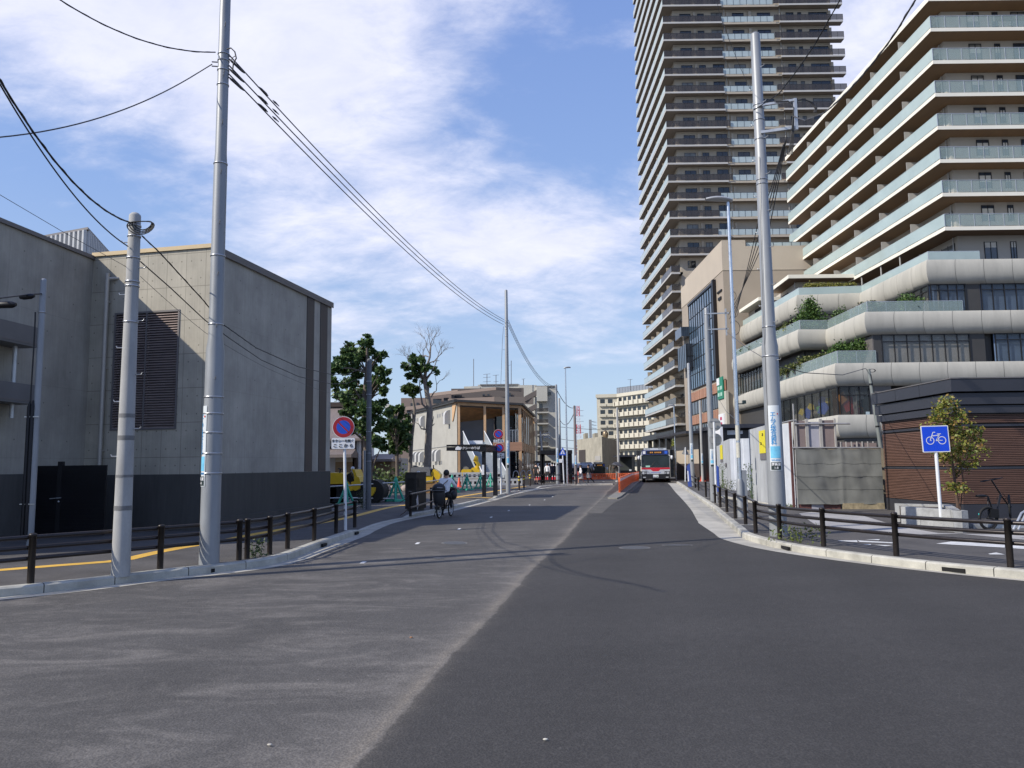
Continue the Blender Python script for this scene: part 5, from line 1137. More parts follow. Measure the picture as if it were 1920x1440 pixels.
for k, (a, c, ovh) in enumerate(((0, .24, .10), (.25, .60, .15), (.62, 1, .24))):
 b = M(); z0, z1 = kz1 + hf * a + .012, kz1 + hf * c - .012; b.box(kx - ovh, kx2, ky0 - ovh, ky1 + .1, z0, z1); b.build('fascia_band', M_DKM, o)
b = M(); b.box(kx - .26, kx2, ky0 - .26, ky1 + .12, zf + .0, zf + .03); b.build('roof_edge', M_CAPG, o)
b = M(); b.box(kx - .02, kx + 7, ky0 - .02, ky1, kz1 - .02, kz1 + .012); b.build('soffit_gap', M_BLACKM, o)
# vertical joints on fascia
for yy in (22.3, 23.7): b = M(); b.box(kx - .243, kx - .238, yy, yy + .012, kz1 + hf * .63, zf - .02); b.build('panel_joint', M_BLACKM, o)
# stone planter
gL, gC, gR = G(1690, 985, .12), G(1805, 999, .12), G(1890, 1000, .12)
tl = G(1690, 955, .62)
pz = .12 + .47; a = Vector((D(1692, 970, 14.6).x, 14.6)); 
M_GRAN = mat('rough_granite', (.34, .345, .34), .85, 0, .22, 5, .5, 45, dots=.25)
y0p = 17.0; xL_, xR_ = D(1690, 985, 18.8).x, D(1806, 990, y0p).x
o = thing('stone_planter', 'low rough granite planter holding the bicycle sign and young tree', 'planter', (xL_, y0p, .12))
P = [Vector((D(1690, 980, 18.8).x, 18.8)), Vector((D(1806, 990, y0p).x, y0p)), Vector((D(1806, 990, y0p).x + 1.1, y0p + 2.4)), Vector((D(1690, 980, 18.8).x + .6, 20.3))]
zt_ = ht(1806, 957, y0p)
b = M()
for i in range(2):
 A, C_ = P[i], P[i + 1]; n_ = Vector((C_.y - A.y, -(C_.x - A.x))).normalized(); 
 for r_ in range(2):
  z0 = .12 + (zt_ - .12) * r_ / 2 + (.004 if r_ else 0); z1 = .12 + (zt_ - .12) * (r_ + 1) / 2 - .006
  L = (C_ - A).length; kk = int(L / .62) + 1
  for j in range(kk):
   s0 = (j + (.5 if r_ and kk > 1 else 0)) / kk; s1 = min((j + 1 + (.5 if r_ and kk > 1 else 0)) / kk, 1) - .004
   if j == 0: s0 = 0
   if s0 >= s1: continue
   p, q_ = A.lerp(C_, s0), A.lerp(C_, s1); e_ = random.uniform(-.008, .012)
   b.extr([v3(p + n_ * e_, z0), v3(q_ + n_ * e_, z0), v3(q_ + n_ * e_, z1), v3(p + n_ * e_, z1)], (-n_ * .16).to_3d())
b.prism([tuple(P[2]), tuple(P[3]), tuple(P[3] - Vector((0, .15))), tuple(P[2] - Vector((0, .15)))], .12, zt_ - .01)
b.build('stone_blocks', M_GRAN, o)
pc_ = sum(P, Vector((0, 0))) / 4; b = M(); b.prism([tuple(pc_ + (p - pc_) * .84) for p in P], .12, zt_ - .07); b.build('soil', mat('soil', (.06, .045, .035), .95, 0, .4, 8, .5, 30), o)
# young yellow-green tree in the planter
LEAFM = {}
def leafmat(name, cols, rough=.55, tr=.25):
 if name in LEAFM: return LEAFM[name]
 m = bpy.data.materials.new(name); m.use_nodes = True; t = m.node_tree; b = t.nodes['Principled BSDF']; b.inputs['Roughness'].default_value = rough
 g = N(t, 'ShaderNodeNewGeometry'); r = N(t, 'ShaderNodeValToRGB'); r.color_ramp.elements[0].color = (*cols[0], 1); r.color_ramp.elements[1].color = (*cols[-1], 1)
 for i, c in enumerate(cols[1:-1]): e_ = r.color_ramp.elements.new((i + 1) / (len(cols) - 1)); e_.color = (*c, 1)
 t.links.new(g.outputs['Random Per Island'], r.inputs[0]); t.links.new(r.outputs[0], b.inputs['Base Color'])
 tl_ = N(t, 'ShaderNodeBsdfTranslucent'); t.links.new(r.outputs[0], tl_.inputs[0]); mxs = N(t, 'ShaderNodeMixShader'); mxs.inputs[0].default_value = tr
 out = t.nodes['Material Output']; t.links.new(b.outputs[0], mxs.inputs[1]); t.links.new(tl_.outputs[0], mxs.inputs[2]); t.links.new(mxs.outputs[0], out.inputs[0])
 LEAFM[name] = m; return m
def leaf(b, c, s, rr, asp=.45, droop=0):
 d = Vector((rr.uniform(-1, 1), rr.uniform(-1, 1), rr.uniform(-.7, .9) - droop)).normalized(); e_ = d.cross(Vector((rr.uniform(-1, 1), rr.uniform(-1, 1), rr.uniform(-1, 1)))).normalized()
 b.face([c, c + d * s * .45 + e_ * s * asp, c + d * s, c + d * s * .45 - e_ * s * asp])
def clumps(b, centers, n, s, rr, asp=.45, droop=0):
 """leaves packed in uneven clumps: centers = (c, radius, flatten)"""
 tot = sum(r ** 2 for _, r, _ in centers)
 for c, r, fl in centers:
  k = int(n * r ** 2 / tot)
  for i in range(k):
   v = Vector((rr.gauss(0, 1), rr.gauss(0, 1), rr.gauss(0, 1))).normalized() * r * min(abs(rr.gauss(.62, .34)), 1.5); v.z *= fl
   leaf(b, Vector(c) + v, s * rr.uniform(.6, 1.3), rr, asp, droop)
rr = random.Random(11); ty_ = 18.0; tb = D(1797, 958, ty_); top_ = D(1778, 738, ty_)
o = thing('young_tree', 'young tree with yellowish green leaves in the granite planter, right of the bicycle sign', 'tree', (tb.x, ty_, zt_ - .07))
b = M(); T1 = [Vector((tb.x, ty_, zt_ - .07)), D(1790, 900, ty_), D(1782, 840, ty_), D(1778, 790, ty_), D(1777, 750, ty_)]; b.tube(T1, [.036, .03, .026, .018, .008], 8)
T2 = [Vector((tb.x + .10, ty_ + .1, zt_ - .07)), D(1806, 900, ty_ + .1), D(1800, 860, ty_ + .1)]; b.tube(T2, [.013, .011, .007], 6)
cl = []
for (px, py, r) in ((1776, 752, .19), (1764, 765, .17), (1790, 770, .18), (1752, 800, .17), (1778, 795, .22), (1803, 778, .14), (1748, 785, .12), (1790, 812, .24), (1812, 815, .2), (1832, 805, .13), (1800, 840, .24), (1822, 845, .2), (1846, 843, .1), (1785, 855, .2), (1768, 858, .16), (1830, 868, .13), (1805, 872, .16), (1757, 850, .1), (1790, 885, .12), (1782, 912, .13), (1800, 913, .14), (1812, 917, .08), (1836, 825, .12), (1815, 790, .12), (1762, 775, .15)):
 c = D(px, py, ty_ + rr.uniform(-.22, .22)); cl.append((c, r * 1.22, .85))
 s = min(range(len(T1)), key=lambda i: (T1[i] - c).length + (1 if T1[i].z > c.z else 0)); b.tube([T1[s], T1[s].lerp(c, .5) + Vector((0, 0, .02)), c], [.008, .006, .003], 5)
b.build('trunk', mat('brown_bark', (.09, .055, .04), .85, 0, .25, 20), o)
b = M(); clumps(b, cl, 2500, .08, rr, .36, .25); b.build('crown', leafmat('yellow_green_leaf', [(.08, .13, .02), (.17, .20, .03), (.26, .25, .045), (.25, .14, .04)]), o)
# folding bicycle behind the planter + rack bar
yb = 17.9
def bp_(px, py, dy=0): return D(px, py, yb + dy)
o = thing('bicycle', 'black small-wheeled bicycle with T handlebar parked beside the granite planter', 'bicycle', tuple(bp_(1862, 995)))
M_BIKE = mat('bike_black', (.012, .012, .013), .4, .3, .1); M_TYRE = mat('tyre_rubber', (.013, .013, .013), .8, 0, .1)
def wheel_(o, c, r, nrm, tr=.022, spokes=14, m=None):
 nrm = Vector(nrm).normalized(); a = nrm.cross(Vector((0, 0, 1))).normalized(); u = a.cross(nrm)
 b = M(); b.tube([Vector(c) + (a * math.cos(t_) + u * math.sin(t_)) * r for t_ in [2 * math.pi * k / 28 for k in range(29)]], tr, 8, False); w_ = b.build('wheel', M_TYRE, o)
 b = M(); b.tube([Vector(c) + (a * math.cos(t_) + u * math.sin(t_)) * (r - tr * 1.2) for t_ in [2 * math.pi * k / 24 for k in range(25)]], tr * .5, 6, False)
 for k in range(spokes): t_ = 2 * math.pi * k / spokes; b.tube([Vector(c), Vector(c) + (a * math.cos(t_) + u * math.sin(t_)) * (r - tr)], .0025, 4, False)
 b.tube([Vector(c) - nrm * .04, Vector(c) + nrm * .04], .018, 8); b.build('rim', M_GALV if m is None else m, w_)
 return w_
wheel_(o, bp_(1853, 972, -.05), .25, (.25, -1, 0), .026, 12, M_BIKE); wheel_(o, bp_(1893, 950, .55), .26, (.9, -.6, 0), .024, 12, M_BIKE)
b = M()
hub, bbk, sea, hd = bp_(1853, 972, -.05), bp_(1868, 975, .1), bp_(1852, 930, .1), bp_(1876, 928, .35)
for a, c, r_ in ((hub, bbk, .014), (bbk, sea, .018), (bbk + Vector((0, 0, .1)), hd, .028), (hub, sea, .012), (hd, bp_(1893, 950, .5), .016), (hd + Vector((0, 0, .02)), bp_(1859, 900, .35), .018)): b.tube([a, c], r_, 8)
b.build('frame', M_BIKE, o)
b = M(); b.tube([bp_(1838, 903.5, .25), bp_(1859, 899.5, .35), bp_(1880, 896, .45)], .014, 8); b.build('handlebar', M_BIKE, o)
b = M(); b.ball(bp_(1840, 930, .05), .11, 10, 1.3, .6, .35); b.tube([bp_(1842, 932, .05), sea], .014, 8); b.build('saddle', M_BIKE, o)
b = M(); b.box(-.09, .1, -.06, .06, -.1, .09, O=bp_(1862, 962, .0)); b.build('battery_box', M_BIKE, o)
b = M(); b.box(-.02, .02, -.02, .0, -.03, .03, O=bp_(1836, 965, -.1)); b.build('reflector', mat('turquoise_tag', (.05, .55, .55), .4, 0, 0), o)
b = M()
for s_ in (-1, 1): b.tube([bp_(1875 + 6 * s_, 938, .3), bp_(1880 + 10 * s_, 932, .3)], .006, 5)
b.tube([bp_(1880, 925, .35), bp_(1888, 934, .45), bp_(1894, 945, .5)], .006, 5); b.build('brake_cable', M_BIKE, o)
o = thing('bicycle_rack', 'sloping steel bicycle rack bars at the right picture edge', 'bike rack', tuple(D(1905, 990, 12.6)))
for dx in (0, 9):
 b = M(); b.tube([D(1900 + dx, 993, 15.6), D(1915 + dx, 962, 15.7), D(1935 + dx, 950, 15.9)], .022, 8); b.build('bar', M_GALV, o)
b = M(); b.box(-.6, 1.6, -.1, .1, 0, .1, O=G(1885, 992, .12) + Vector((0, .3, 0))); b.build('rail_base', M_GALV, o)
# ================================================================ BIG BUILDINGS RIGHT
M_RAILT = mat('rail_glass_teal', (.44, .54, .53), .12, 0, .08, .35, alpha=.80, spec=.6)
M_RAILC = mat('rail_glass_clear', (.36, .46, .44), .08, 0, .04, .4, alpha=.36, spec=.6)
M_RAILL = mat('rail_glass_light', (.42, .50, .52), .15, 0, .08, .4, alpha=.88, spec=.5)
M_RAILD = mat('rail_glass_brown', (.06, .052, .048), .12, 0, .2, .6, alpha=.66, spec=.5)
M_TWALL = mat('tower_wall_beige', (.43, .375, .30), .7, 0, .06, .5, grime=.06)
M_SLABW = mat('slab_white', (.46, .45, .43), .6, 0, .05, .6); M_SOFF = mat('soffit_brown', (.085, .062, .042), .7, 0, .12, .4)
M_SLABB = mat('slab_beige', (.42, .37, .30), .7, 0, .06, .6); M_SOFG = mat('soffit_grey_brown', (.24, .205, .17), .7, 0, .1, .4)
M_WIN = glassmat('window_dark', (.018, .022, .03), .05, .8)
M_WINB = glassmat('window_bluish', (.035, .05, .075), .05, .9)
M_WINC = glassmat('window_curtained', (.16, .16, .15), .12, .7)
M_MULL = mat('window_frame_dark', (.02, .02, .022), .4, .3, .05)
M_PARTN = mat('partition_grey', (.36, .35, .33), .7, 0, .06, .8)
def slab(b, x0, x1, y0, y1, z0, z1):
 vs = [Vector((x, y, z)) for z in (z0, z1) for y in (y0, y1) for x in (x0, x1)]
 m = b.m; b.m = 1; b.add(vs, [(0, 2, 3, 1)], False); b.m = m; b.add(vs, [(4, 5, 7, 6), (0, 1, 5, 4), (2, 6, 7, 3), (0, 4, 6, 2), (1, 3, 7, 5)], False)
rr = random.Random(3)
TX, TY, TX1, TY1 = 27.7, 130.0, 59.9, 160.5; Z0T, DZ = 8.35, 3.26; NF = 33
o = tower = thing('residential_tower', 'very tall beige residential tower with balconies on every floor, behind the beige block', 'tower', (TX, TY, -1.2))
WX, WY = TX + 2.0, TY + 1.35
b = M(); b.prism([(WX, WY), (TX1 - 2, WY), (TX1 - 2, TY1), (WX, TY1 - 1.2)], -1.2, Z0T + DZ * NF); b.build('wall', M_TWALL, o)
for k in range(0, NF):
 z = Z0T + DZ * k; b = M(); full = k >= 9
 jog = rr.choice((0, 0, .35))
 slab(b, TX, WX - .01, TY, TY1, z - .32, z)                       # left side
 if full: slab(b, WX - .01, 38.3, TY, WY - .01, z - .32, z)
 else: slab(b, WX - .01, WX + 1.15 - 1.6, TY, WY - .01, z - .32, z)
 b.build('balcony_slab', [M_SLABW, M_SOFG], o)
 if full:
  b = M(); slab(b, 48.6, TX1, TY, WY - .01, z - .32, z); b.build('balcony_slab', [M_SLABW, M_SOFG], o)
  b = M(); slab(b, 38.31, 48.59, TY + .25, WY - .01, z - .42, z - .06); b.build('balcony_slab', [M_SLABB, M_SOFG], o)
# railings
lit = []; acu = []
def rail_seg(b, p, q_, z, h=1.12, post=1.1, pm=1):
 p = Vector(p); q_ = Vector(q_); d = q_ - p; L = d.length; d.normalize(); n_ = max(1, int(L / post))
 b.m = 0; b.extr([v3(p, z + .08), v3(q_, z + .08), v3(q_, z + h), v3(p, z + h)], Vector((-d.y, d.x, 0)) * .02)
 b.m = 1; b.bar(v3(p, z + h + .02), v3(q_, z + h + .02), .045, .04)
 for i in range(n_ + 1): P_ = p.lerp(q_, i / n_) - Vector((-d.y, d.x)) * .012; b.bar(v3(P_, z), v3(P_, z + h), .04)
M_RPOST = mat('rail_post_dark', (.05, .05, .05), .4, .3, .05)
for k in range(0, NF):
 z = Z0T + DZ * k
 xs = 38.1 if k > 16 else (39.0 if k > 12 else 36.8 - .35 * (12 - k)); xe = 47.6 if k > 12 else 49.5 + .4 * (12 - k)
 b = M(); yj = TY + 9
 rail_seg(b, (TX + .03, TY + .05), (TX + .03, yj), z, post=1.5); b.build('side_railing', [M_RAILD if k < 9 else M_RAILT, M_RPOST], o)
 b = M(); rail_seg(b, (TX + .03, yj + .1), (TX + .03, TY1), z, post=1.5); b.build('side_railing', [M_RAILL, M_RPOST], o)
 if k >= 9:
  b = M(); rail_seg(b, (TX + .03, TY + .05), (xs, TY + .05), z); b.build('front_railing', [M_RAILD, M_RPOST], o)
  b = M(); rail_seg(b, (xs + .05, TY + .3), (xe, TY + .3), z - .04); b.build('front_railing', [M_RAILL, M_RPOST], o)
  b = M(); rail_seg(b, (xe + .05, TY + .05), (TX1, TY + .05), z); b.build('front_railing', [M_RAILD, M_RPOST], o)
 else:
  b = M(); rail_seg(b, (TX + .03, TY + .05), (TX + 1.55, TY + .05), z); b.build('front_railing', [M_RAILD, M_RPOST], o)
 for y in (TY + 6, TY + 11.5, TY + 17, TY + 22.5, TY + 28): lit.append(lambda b, y=y, z=z: b.box(TX + .35, WX, y, y + .06, z, z + 2.3))
 for y in (TY + 3, TY + 8.6, TY + 14, TY + 19.6, TY + 25): acu.append(lambda b, y=y, z=z: b.box(WX - .5, WX - .05, y, y + .5, z + .05, z + .7))
capped(o, lit, 'partition', M_TWALL); capped(o, acu, 'condenser_unit', M_PARTN)
# windows: front ones first (they show largest), then the side
wins = []
def wfn(x0, x1, z0, z1, y, side=False):
 r_w = 2 if rr.random() < .3 else 0
 def f(b):
  gm = r_w
  if not side:
   b.m = gm; b.box(x0 + .06, x1 - .06, y - .02, y, z0 + .05, z1 - .06); b.m = 1
   for a, c in ((x0, x0 + .06), (x1 - .06, x1), ((x0 + x1) / 2 - .03, (x0 + x1) / 2 + .03)): b.box(a, c, y - .05, y, z0, z1)
   b.box(x0 + .06, x1 - .06, y - .05, y, z1 - .06, z1); 
  else:
   b.m = gm; b.box(y - .02, y, x0 + .06, x1 - .06, z0 + .05, z1 - .06); b.m = 1
   for a, c in ((x0, x0 + .06), (x1 - .06, x1), ((x0 + x1) / 2 - .03, (x0 + x1) / 2 + .03)): b.box(y - .05, y, a, c, z0, z1)
 return f
for k in range(9, NF - 4):
 z = Z0T + DZ * k
 for a, c in ((31.0, 33.0), (34.2, 35.4), (36.7, 38.7)): wins.append((z, wfn(a, c, z + .1, z + (2.3 if a < 36 else 2.45), WY)))
 if k > 12:
  for a, c in ((40.5, 42.6), (45.0, 47.4)): wins.append((z, wfn(a, c, z + .1, z + 2.35, WY)))
 for a, c in ((50.2, 51.6), (52.3, 53.0), (54.3, 57.6)): wins.append((z, wfn(a, c, z + .1, z + 2.35, WY)))
for k in range(0, 9):
 z = Z0T + DZ * k; wins.append((z, wfn(30.9, 32.3, z + 1.0, z + 2.3, WY)))
wins.sort(key=lambda t: t[0]); wl = [f for _, f in wins]
for k in range(0, NF - 2):
 z = Z0T + DZ * k
 for a in (132.5, 138, 143.5, 149, 154.5): wl.append(wfn(a, a + 2.6, z + .1, z + 2.1, WX, True))
capped(o, wl, 'window', [M_WIN, M_MULL, M_WINC], 99)
# beams and downpipes on the front wall between windows
b = M()
for k in range(9, NF):
 z = Z0T + DZ * k; b.box(WX, TX1 - 2, WY - .12, WY - .001, z - .42 - .18, z - .42)
 for x in (43.6,): b.box(x - .25, x + .25, WY - .4, WY - .001, z, z + DZ - .78)
 for x in (33.6, 39.6, 49.4, 58.0): b.box(x - .2, x + .2, WY - .3, WY - .001, z, z + DZ - .78)
b.build('facade_beams', M_TWALL, o)
b = M()
for x in (38.9, 48.9): b.tube([(x, WY - .5, Z0T + 9 * DZ), (x, WY - .5, Z0T + NF * DZ)], .07, 6)
b.build('downpipe', M_PARTN, o)
# podium of the tower: dark frame, columns, planted edge
b = M(); b.box(TX - .6, 36, TY - 3, TY - 1, 3.9, 4.5); b.box(TX - .8, TX + 2.5, TY - 1, TY1, 6.2, 7.2); b.build('podium_frame', mat('podium_dark', (.04, .042, .045), .5, .2, .1), o)
for i, x in enumerate((25.3, 27.6, 29.9, 32.2)):
 b = M(); b.box(x, x + .5, TY - 3, TY - 2.4, -1.2, 3.9); b.build('podium_column', M_CONCP, o)
for i in range(5): b = M(); b.box(TX - .4, TX + .3, TY + 1 + i * 6, TY + 2 + i * 6, -1.2, 6.2); b.build('podium_column', MATS['podium_dark'], o)
b = M(); b.box(24, 36, TY - 1, TY - .4, -1.2, 3.9); b.build('podium_glass', M_WIN, o)
b = M(); b.box(TX + 1.5, 36, TY - 1.0, TY - .5, 4.5, 8.0); b.build('podium_wall', M_TWALL, o)
pl_ = thing('planted_edge', 'bright green planting spilling over the podium ledge above the bus', 'hedge', (30, TY - 3, 4.5)); b = M(); r2 = random.Random(4)
for i in range(2600):
 x = r2.uniform(TX - 1.5, 36); leaf(b, Vector((x, TY - 3 + r2.gauss(0, .35), 4.5 + abs(r2.gauss(0, .55)) * (1 + .3 * math.sin(x * 2.3)))), r2.uniform(.15, .4), r2, .3)
b.build('foliage', leafmat('bright_hedge', [(.10, .14, .02), (.19, .22, .03), (.27, .27, .05)]), pl_)
# ---- beige commercial block
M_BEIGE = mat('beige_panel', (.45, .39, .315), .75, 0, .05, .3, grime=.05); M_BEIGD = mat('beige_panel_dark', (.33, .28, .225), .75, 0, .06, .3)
MX, MY, MY1, MZ = 28.1, 100.0, 122.0, 30.3
o = thing('commercial_block', 'beige commercial building with tall blue glass wall and wood-striped bands, before the tower', 'building', (MX, MY, -1))
zb_ = D(1357, 507, MY).z
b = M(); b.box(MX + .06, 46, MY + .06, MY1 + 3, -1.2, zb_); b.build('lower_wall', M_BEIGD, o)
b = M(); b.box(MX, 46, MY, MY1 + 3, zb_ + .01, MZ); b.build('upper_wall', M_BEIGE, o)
b = M(); b.box(MX + .05, 31.3, MY + .05, MY1, MZ + .003, MZ + .85); b.build('raised_parapet', M_BEIGE, o)
b = M(); rail_seg(b, (31.5, MY + .4), (46, MY + .4), MZ, .6, 1.2); b.build('roof_railing', [M_RAILL, M_RPOST], o)
M_GLB = glassmat('curtain_wall_blue', (.06, .10, .15), .04, 1.0, .35, .25)
def zl(px, py, y): return D(px, py, y).z
def ofp(px): return MX * FPX / 1.0 / max(px - 960, 1)
gy0 = 104.2; gy1 = 119.5; gz1 = 26.2; gz0 = 13.0
b = M(); b.box(MX - .12, MX + .02, gy0, gy1, gz0, gz1); gl_ = b.build('glass_wall', M_GLB, o)
b = M(); n = 11
for i in range(n + 1): y = gy0 + (gy1 - gy0) * i / n; b.box(MX - .2, MX - .121, y - .05, y + .05, gz0, gz1)
for i in range(7): z = gz0 + (gz1 - gz0) * i / 6; b.box(MX - .19, MX - .121, gy0, gy1, z - .05, z + .05)
b.build('mullions', M_MULL, gl_)
b = M(); b.box(MX - .45, MX + .02, gy0 - .6, gy0 - .01, gz0 - .3, gz1 + .5); b.box(MX - .3, MX + .02, gy0 - .01, gy1, gz1, gz1 + .35); b.build('dark_frame', mat('dark_frame', (.012, .01, .012), .4, .2, 0), o)
M_WOOD1 = mat('louvre_terracotta', (.38, .20, .13), .6, 0, .25, 1, stretch=(1, 4, .3)); M_WOODD = mat('louvre_gap', (.06, .035, .025), .8, 0, 0)
for z0, z1 in ((11.1, 12.5), (7.5, 8.9)):
 b = M(); b.box(MX - .1, MX + .02, MY + .2, MY1, z0, z1); bd_ = b.build('band_backing', M_WOODD, o)
 r3 = random.Random(8); b = M(); y = MY + .2
 while y < MY1 - .3: wdt = r3.uniform(.2, .7); b.box(MX - .22, MX - .1, y, y + wdt, z0 + .03, z1 - .03); y += wdt + .16
 b.build('wood_slats', M_WOOD1, bd_)
for z0, z1 in ((9.0, 11.0), (4.9, 7.4)):
 for ya, yb_ in ((104.0, 108.4), (109.3, 113.5), (114.4, 121.5)):
  b = M(); b.m = 0; b.box(MX - .06, MX + .02, ya, yb_, z0 + .1, z1 - .1); b.m = 1
  for i in range(5): y = ya + (yb_ - ya) * i / 4; b.box(MX - .1, MX - .061, y - .04, y + .04, z0 + .1, z1 - .1)
  b.build('window', [M_WIN, M_MULL], o)
b = M(); b.box(MX - .3, MX + .05, MY - .25, 103.6, -.5, 11.0); b.build('corner_pier', mat('pale_pier', (.46, .43, .37), .7, 0, .05), o)
b = M(); b.box(MX - .2, MX + .05, 104, MY1, -1, 4.8); b.build('ground_glazing', M_WIN, o)
# green square sign made of small tiles + white board
y_ = 101.9; sc_ = D(1352, 728, y_); b = M(); b.box(MX - .45, MX - .31, y_ - 1.35, y_ + 1.35, sc_.z - 1.45, sc_.z + 1.45)
s_ = b.build('shop_sign', mat('sign_green', (.015, .20, .12), .5, 0, .05), o); b = M()
for i in range(2):
 for j in range(3):
  if (i, j) == (0, 2): continue
  b.box(MX - .5, MX - .455, y_ - 1.2 + i * 1.25 * 1 + .15, y_ - 1.2 + i * 1.25 + .95, sc_.z - 1.2 + j * .85 + .12, sc_.z - 1.2 + j * .85 + .6)
b.build('sign_marks', mat('pale_green', (.35, .55, .45), .5, 0, 0), s_)
b = M(); b.box(MX - .52, MX - .455, y_ + .15, y_ + 1.3, sc_.z + .45, sc_.z + 1.4); b.build('sign_white_tile', M_WSIGN, s_)
y_ = 101.8; zc_ = D(1357, 789, y_).z; b = M(); b.box(MX - .5, MX - .31, y_ - 1.3, y_ + 1.2, zc_ - .85, zc_ + .9); s_ = b.build('white_board', M_WSIGN, o)
b = M(); 
for dz in (-.4, .3): b.box(MX - .53, MX - .505, y_ - .5, y_ + .4, zc_ + dz - .2, zc_ + dz + .2)
b.build('board_marks', mat('magenta_print', (.45, .05, .12), .5, 0, 0), s_)
# small lettering high on the corner
for (px, py, L, h_) in ((1345, 547, 2.2, .22), (1346, 560, 1.4, .35)):
 y_ = 101.8 if True else 0; z_ = D(px, py, y_).z; b = M()
 for i in range(9): b.box(MX - .12, MX + .05, y_ - L / 2 + i * L / 9, y_ - L / 2 + (i + .7) * L / 9, z_ - h_ / 2, z_ + h_ / 2)
 b.build('wall_lettering', M_BLACKM, o)
# glazed bay box
b = M(); b.box(26.9, 28.9, 117.5, 123.5, zl(1288, 689, 118), zl(1288, 645, 118)); bx_ = b.build('glass_bay', glassmat('bay_glass', (.03, .035, .045), .06, .9), o)
b = M()
for i in range(6): b.box(26.86, 26.899, 117.5 + i * 1.18, 117.6 + i * 1.18, zl(1288, 689, 118), zl(1288, 645, 118))
for i in range(4): b.box(26.9 + i * .65, 26.95 + i * .65, 117.46, 117.499, zl(1288, 689, 118), zl(1288, 645, 118))
b.box(26.84, 28.95, 117.44, 117.499, zl(1288, 668, 118) - .05, zl(1288, 668, 118) + .05); b.build('mullions', M_MULL, bx_)
b = M(); b.box(26.7, 28.1, 119.5, 124, 21.5, 23.0); b.build('dark_canopy', M_WINB, o)
b = M(); b.box(32, 34.6, MY - .05, MY + .1, 16.5, 20.0); b.build('side_window', M_WIN, o)
# ---- terraced building with bulging bands
o = terr = thing('terraced_building', 'terraced building at right with bulging cream bands and white-edged glass balconies above', 'building', (28.4, 67, -.5))
M_BANDC = mat('cream_band', (.43, .415, .365), .75, 0, .07, 1.3, grime=.22, stretch=(1, 1, .16))
M_GREYP = mat('dark_grey_panel', (.050, .048, .046), .6, 0, .1, .8); M_TILE = mat('beige_tile', (.43, .395, .345), .75, 0, .06, .5, grime=.05)
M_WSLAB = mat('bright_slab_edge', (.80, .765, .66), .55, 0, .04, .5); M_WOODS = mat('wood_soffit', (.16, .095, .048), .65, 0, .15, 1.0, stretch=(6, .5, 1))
BZ = [(17.25, 19.43), (12.77, 14.79), (8.22, 10.24), (3.66, 5.70)]
def g2(px, py, z): return G(px, py, z).xy
T1 = [Vector((80, 67)), Vector((37.05, 67)), g2(1613, 549, 19.43), g2(1495, 553, 19.43), g2(1385.5, 615, 19.43)]
T2_ = [Vector((80, 67)), Vector((31.3, 67)), g2(1549.5, 617.5, 14.79), g2(1497, 617.5, 14.79), g2(1375.5, 671, 14.79)]
T3 = [Vector((80, 67)), Vector((28.42, 67)), g2(1366, 747, 10.24)]
T4 = [Vector((80, 67)), Vector((28.42, 67)), Vector((28.5, 99))]
def miter(path, d):
 """offset path outward (to the left of travel = street side) by d"""
 out = []; n = len(path); nm = []
 for i in range(n - 1): t_ = (path[i + 1] - path[i]).normalized(); nm.append(Vector((-t_.y, t_.x)))
 for i in range(n):
  if i == 0: out.append(path[i] - nm[0] * -d * 1 if False else path[i] + nm[0] * d)
  elif i == n - 1: out.append(path[i] + nm[-1] * d)
  else:
   m_ = (nm[i - 1] + nm[i]).normalized(); out.append(path[i] + m_ * (d / max(m_.dot(nm[i]), .3)))
 return out
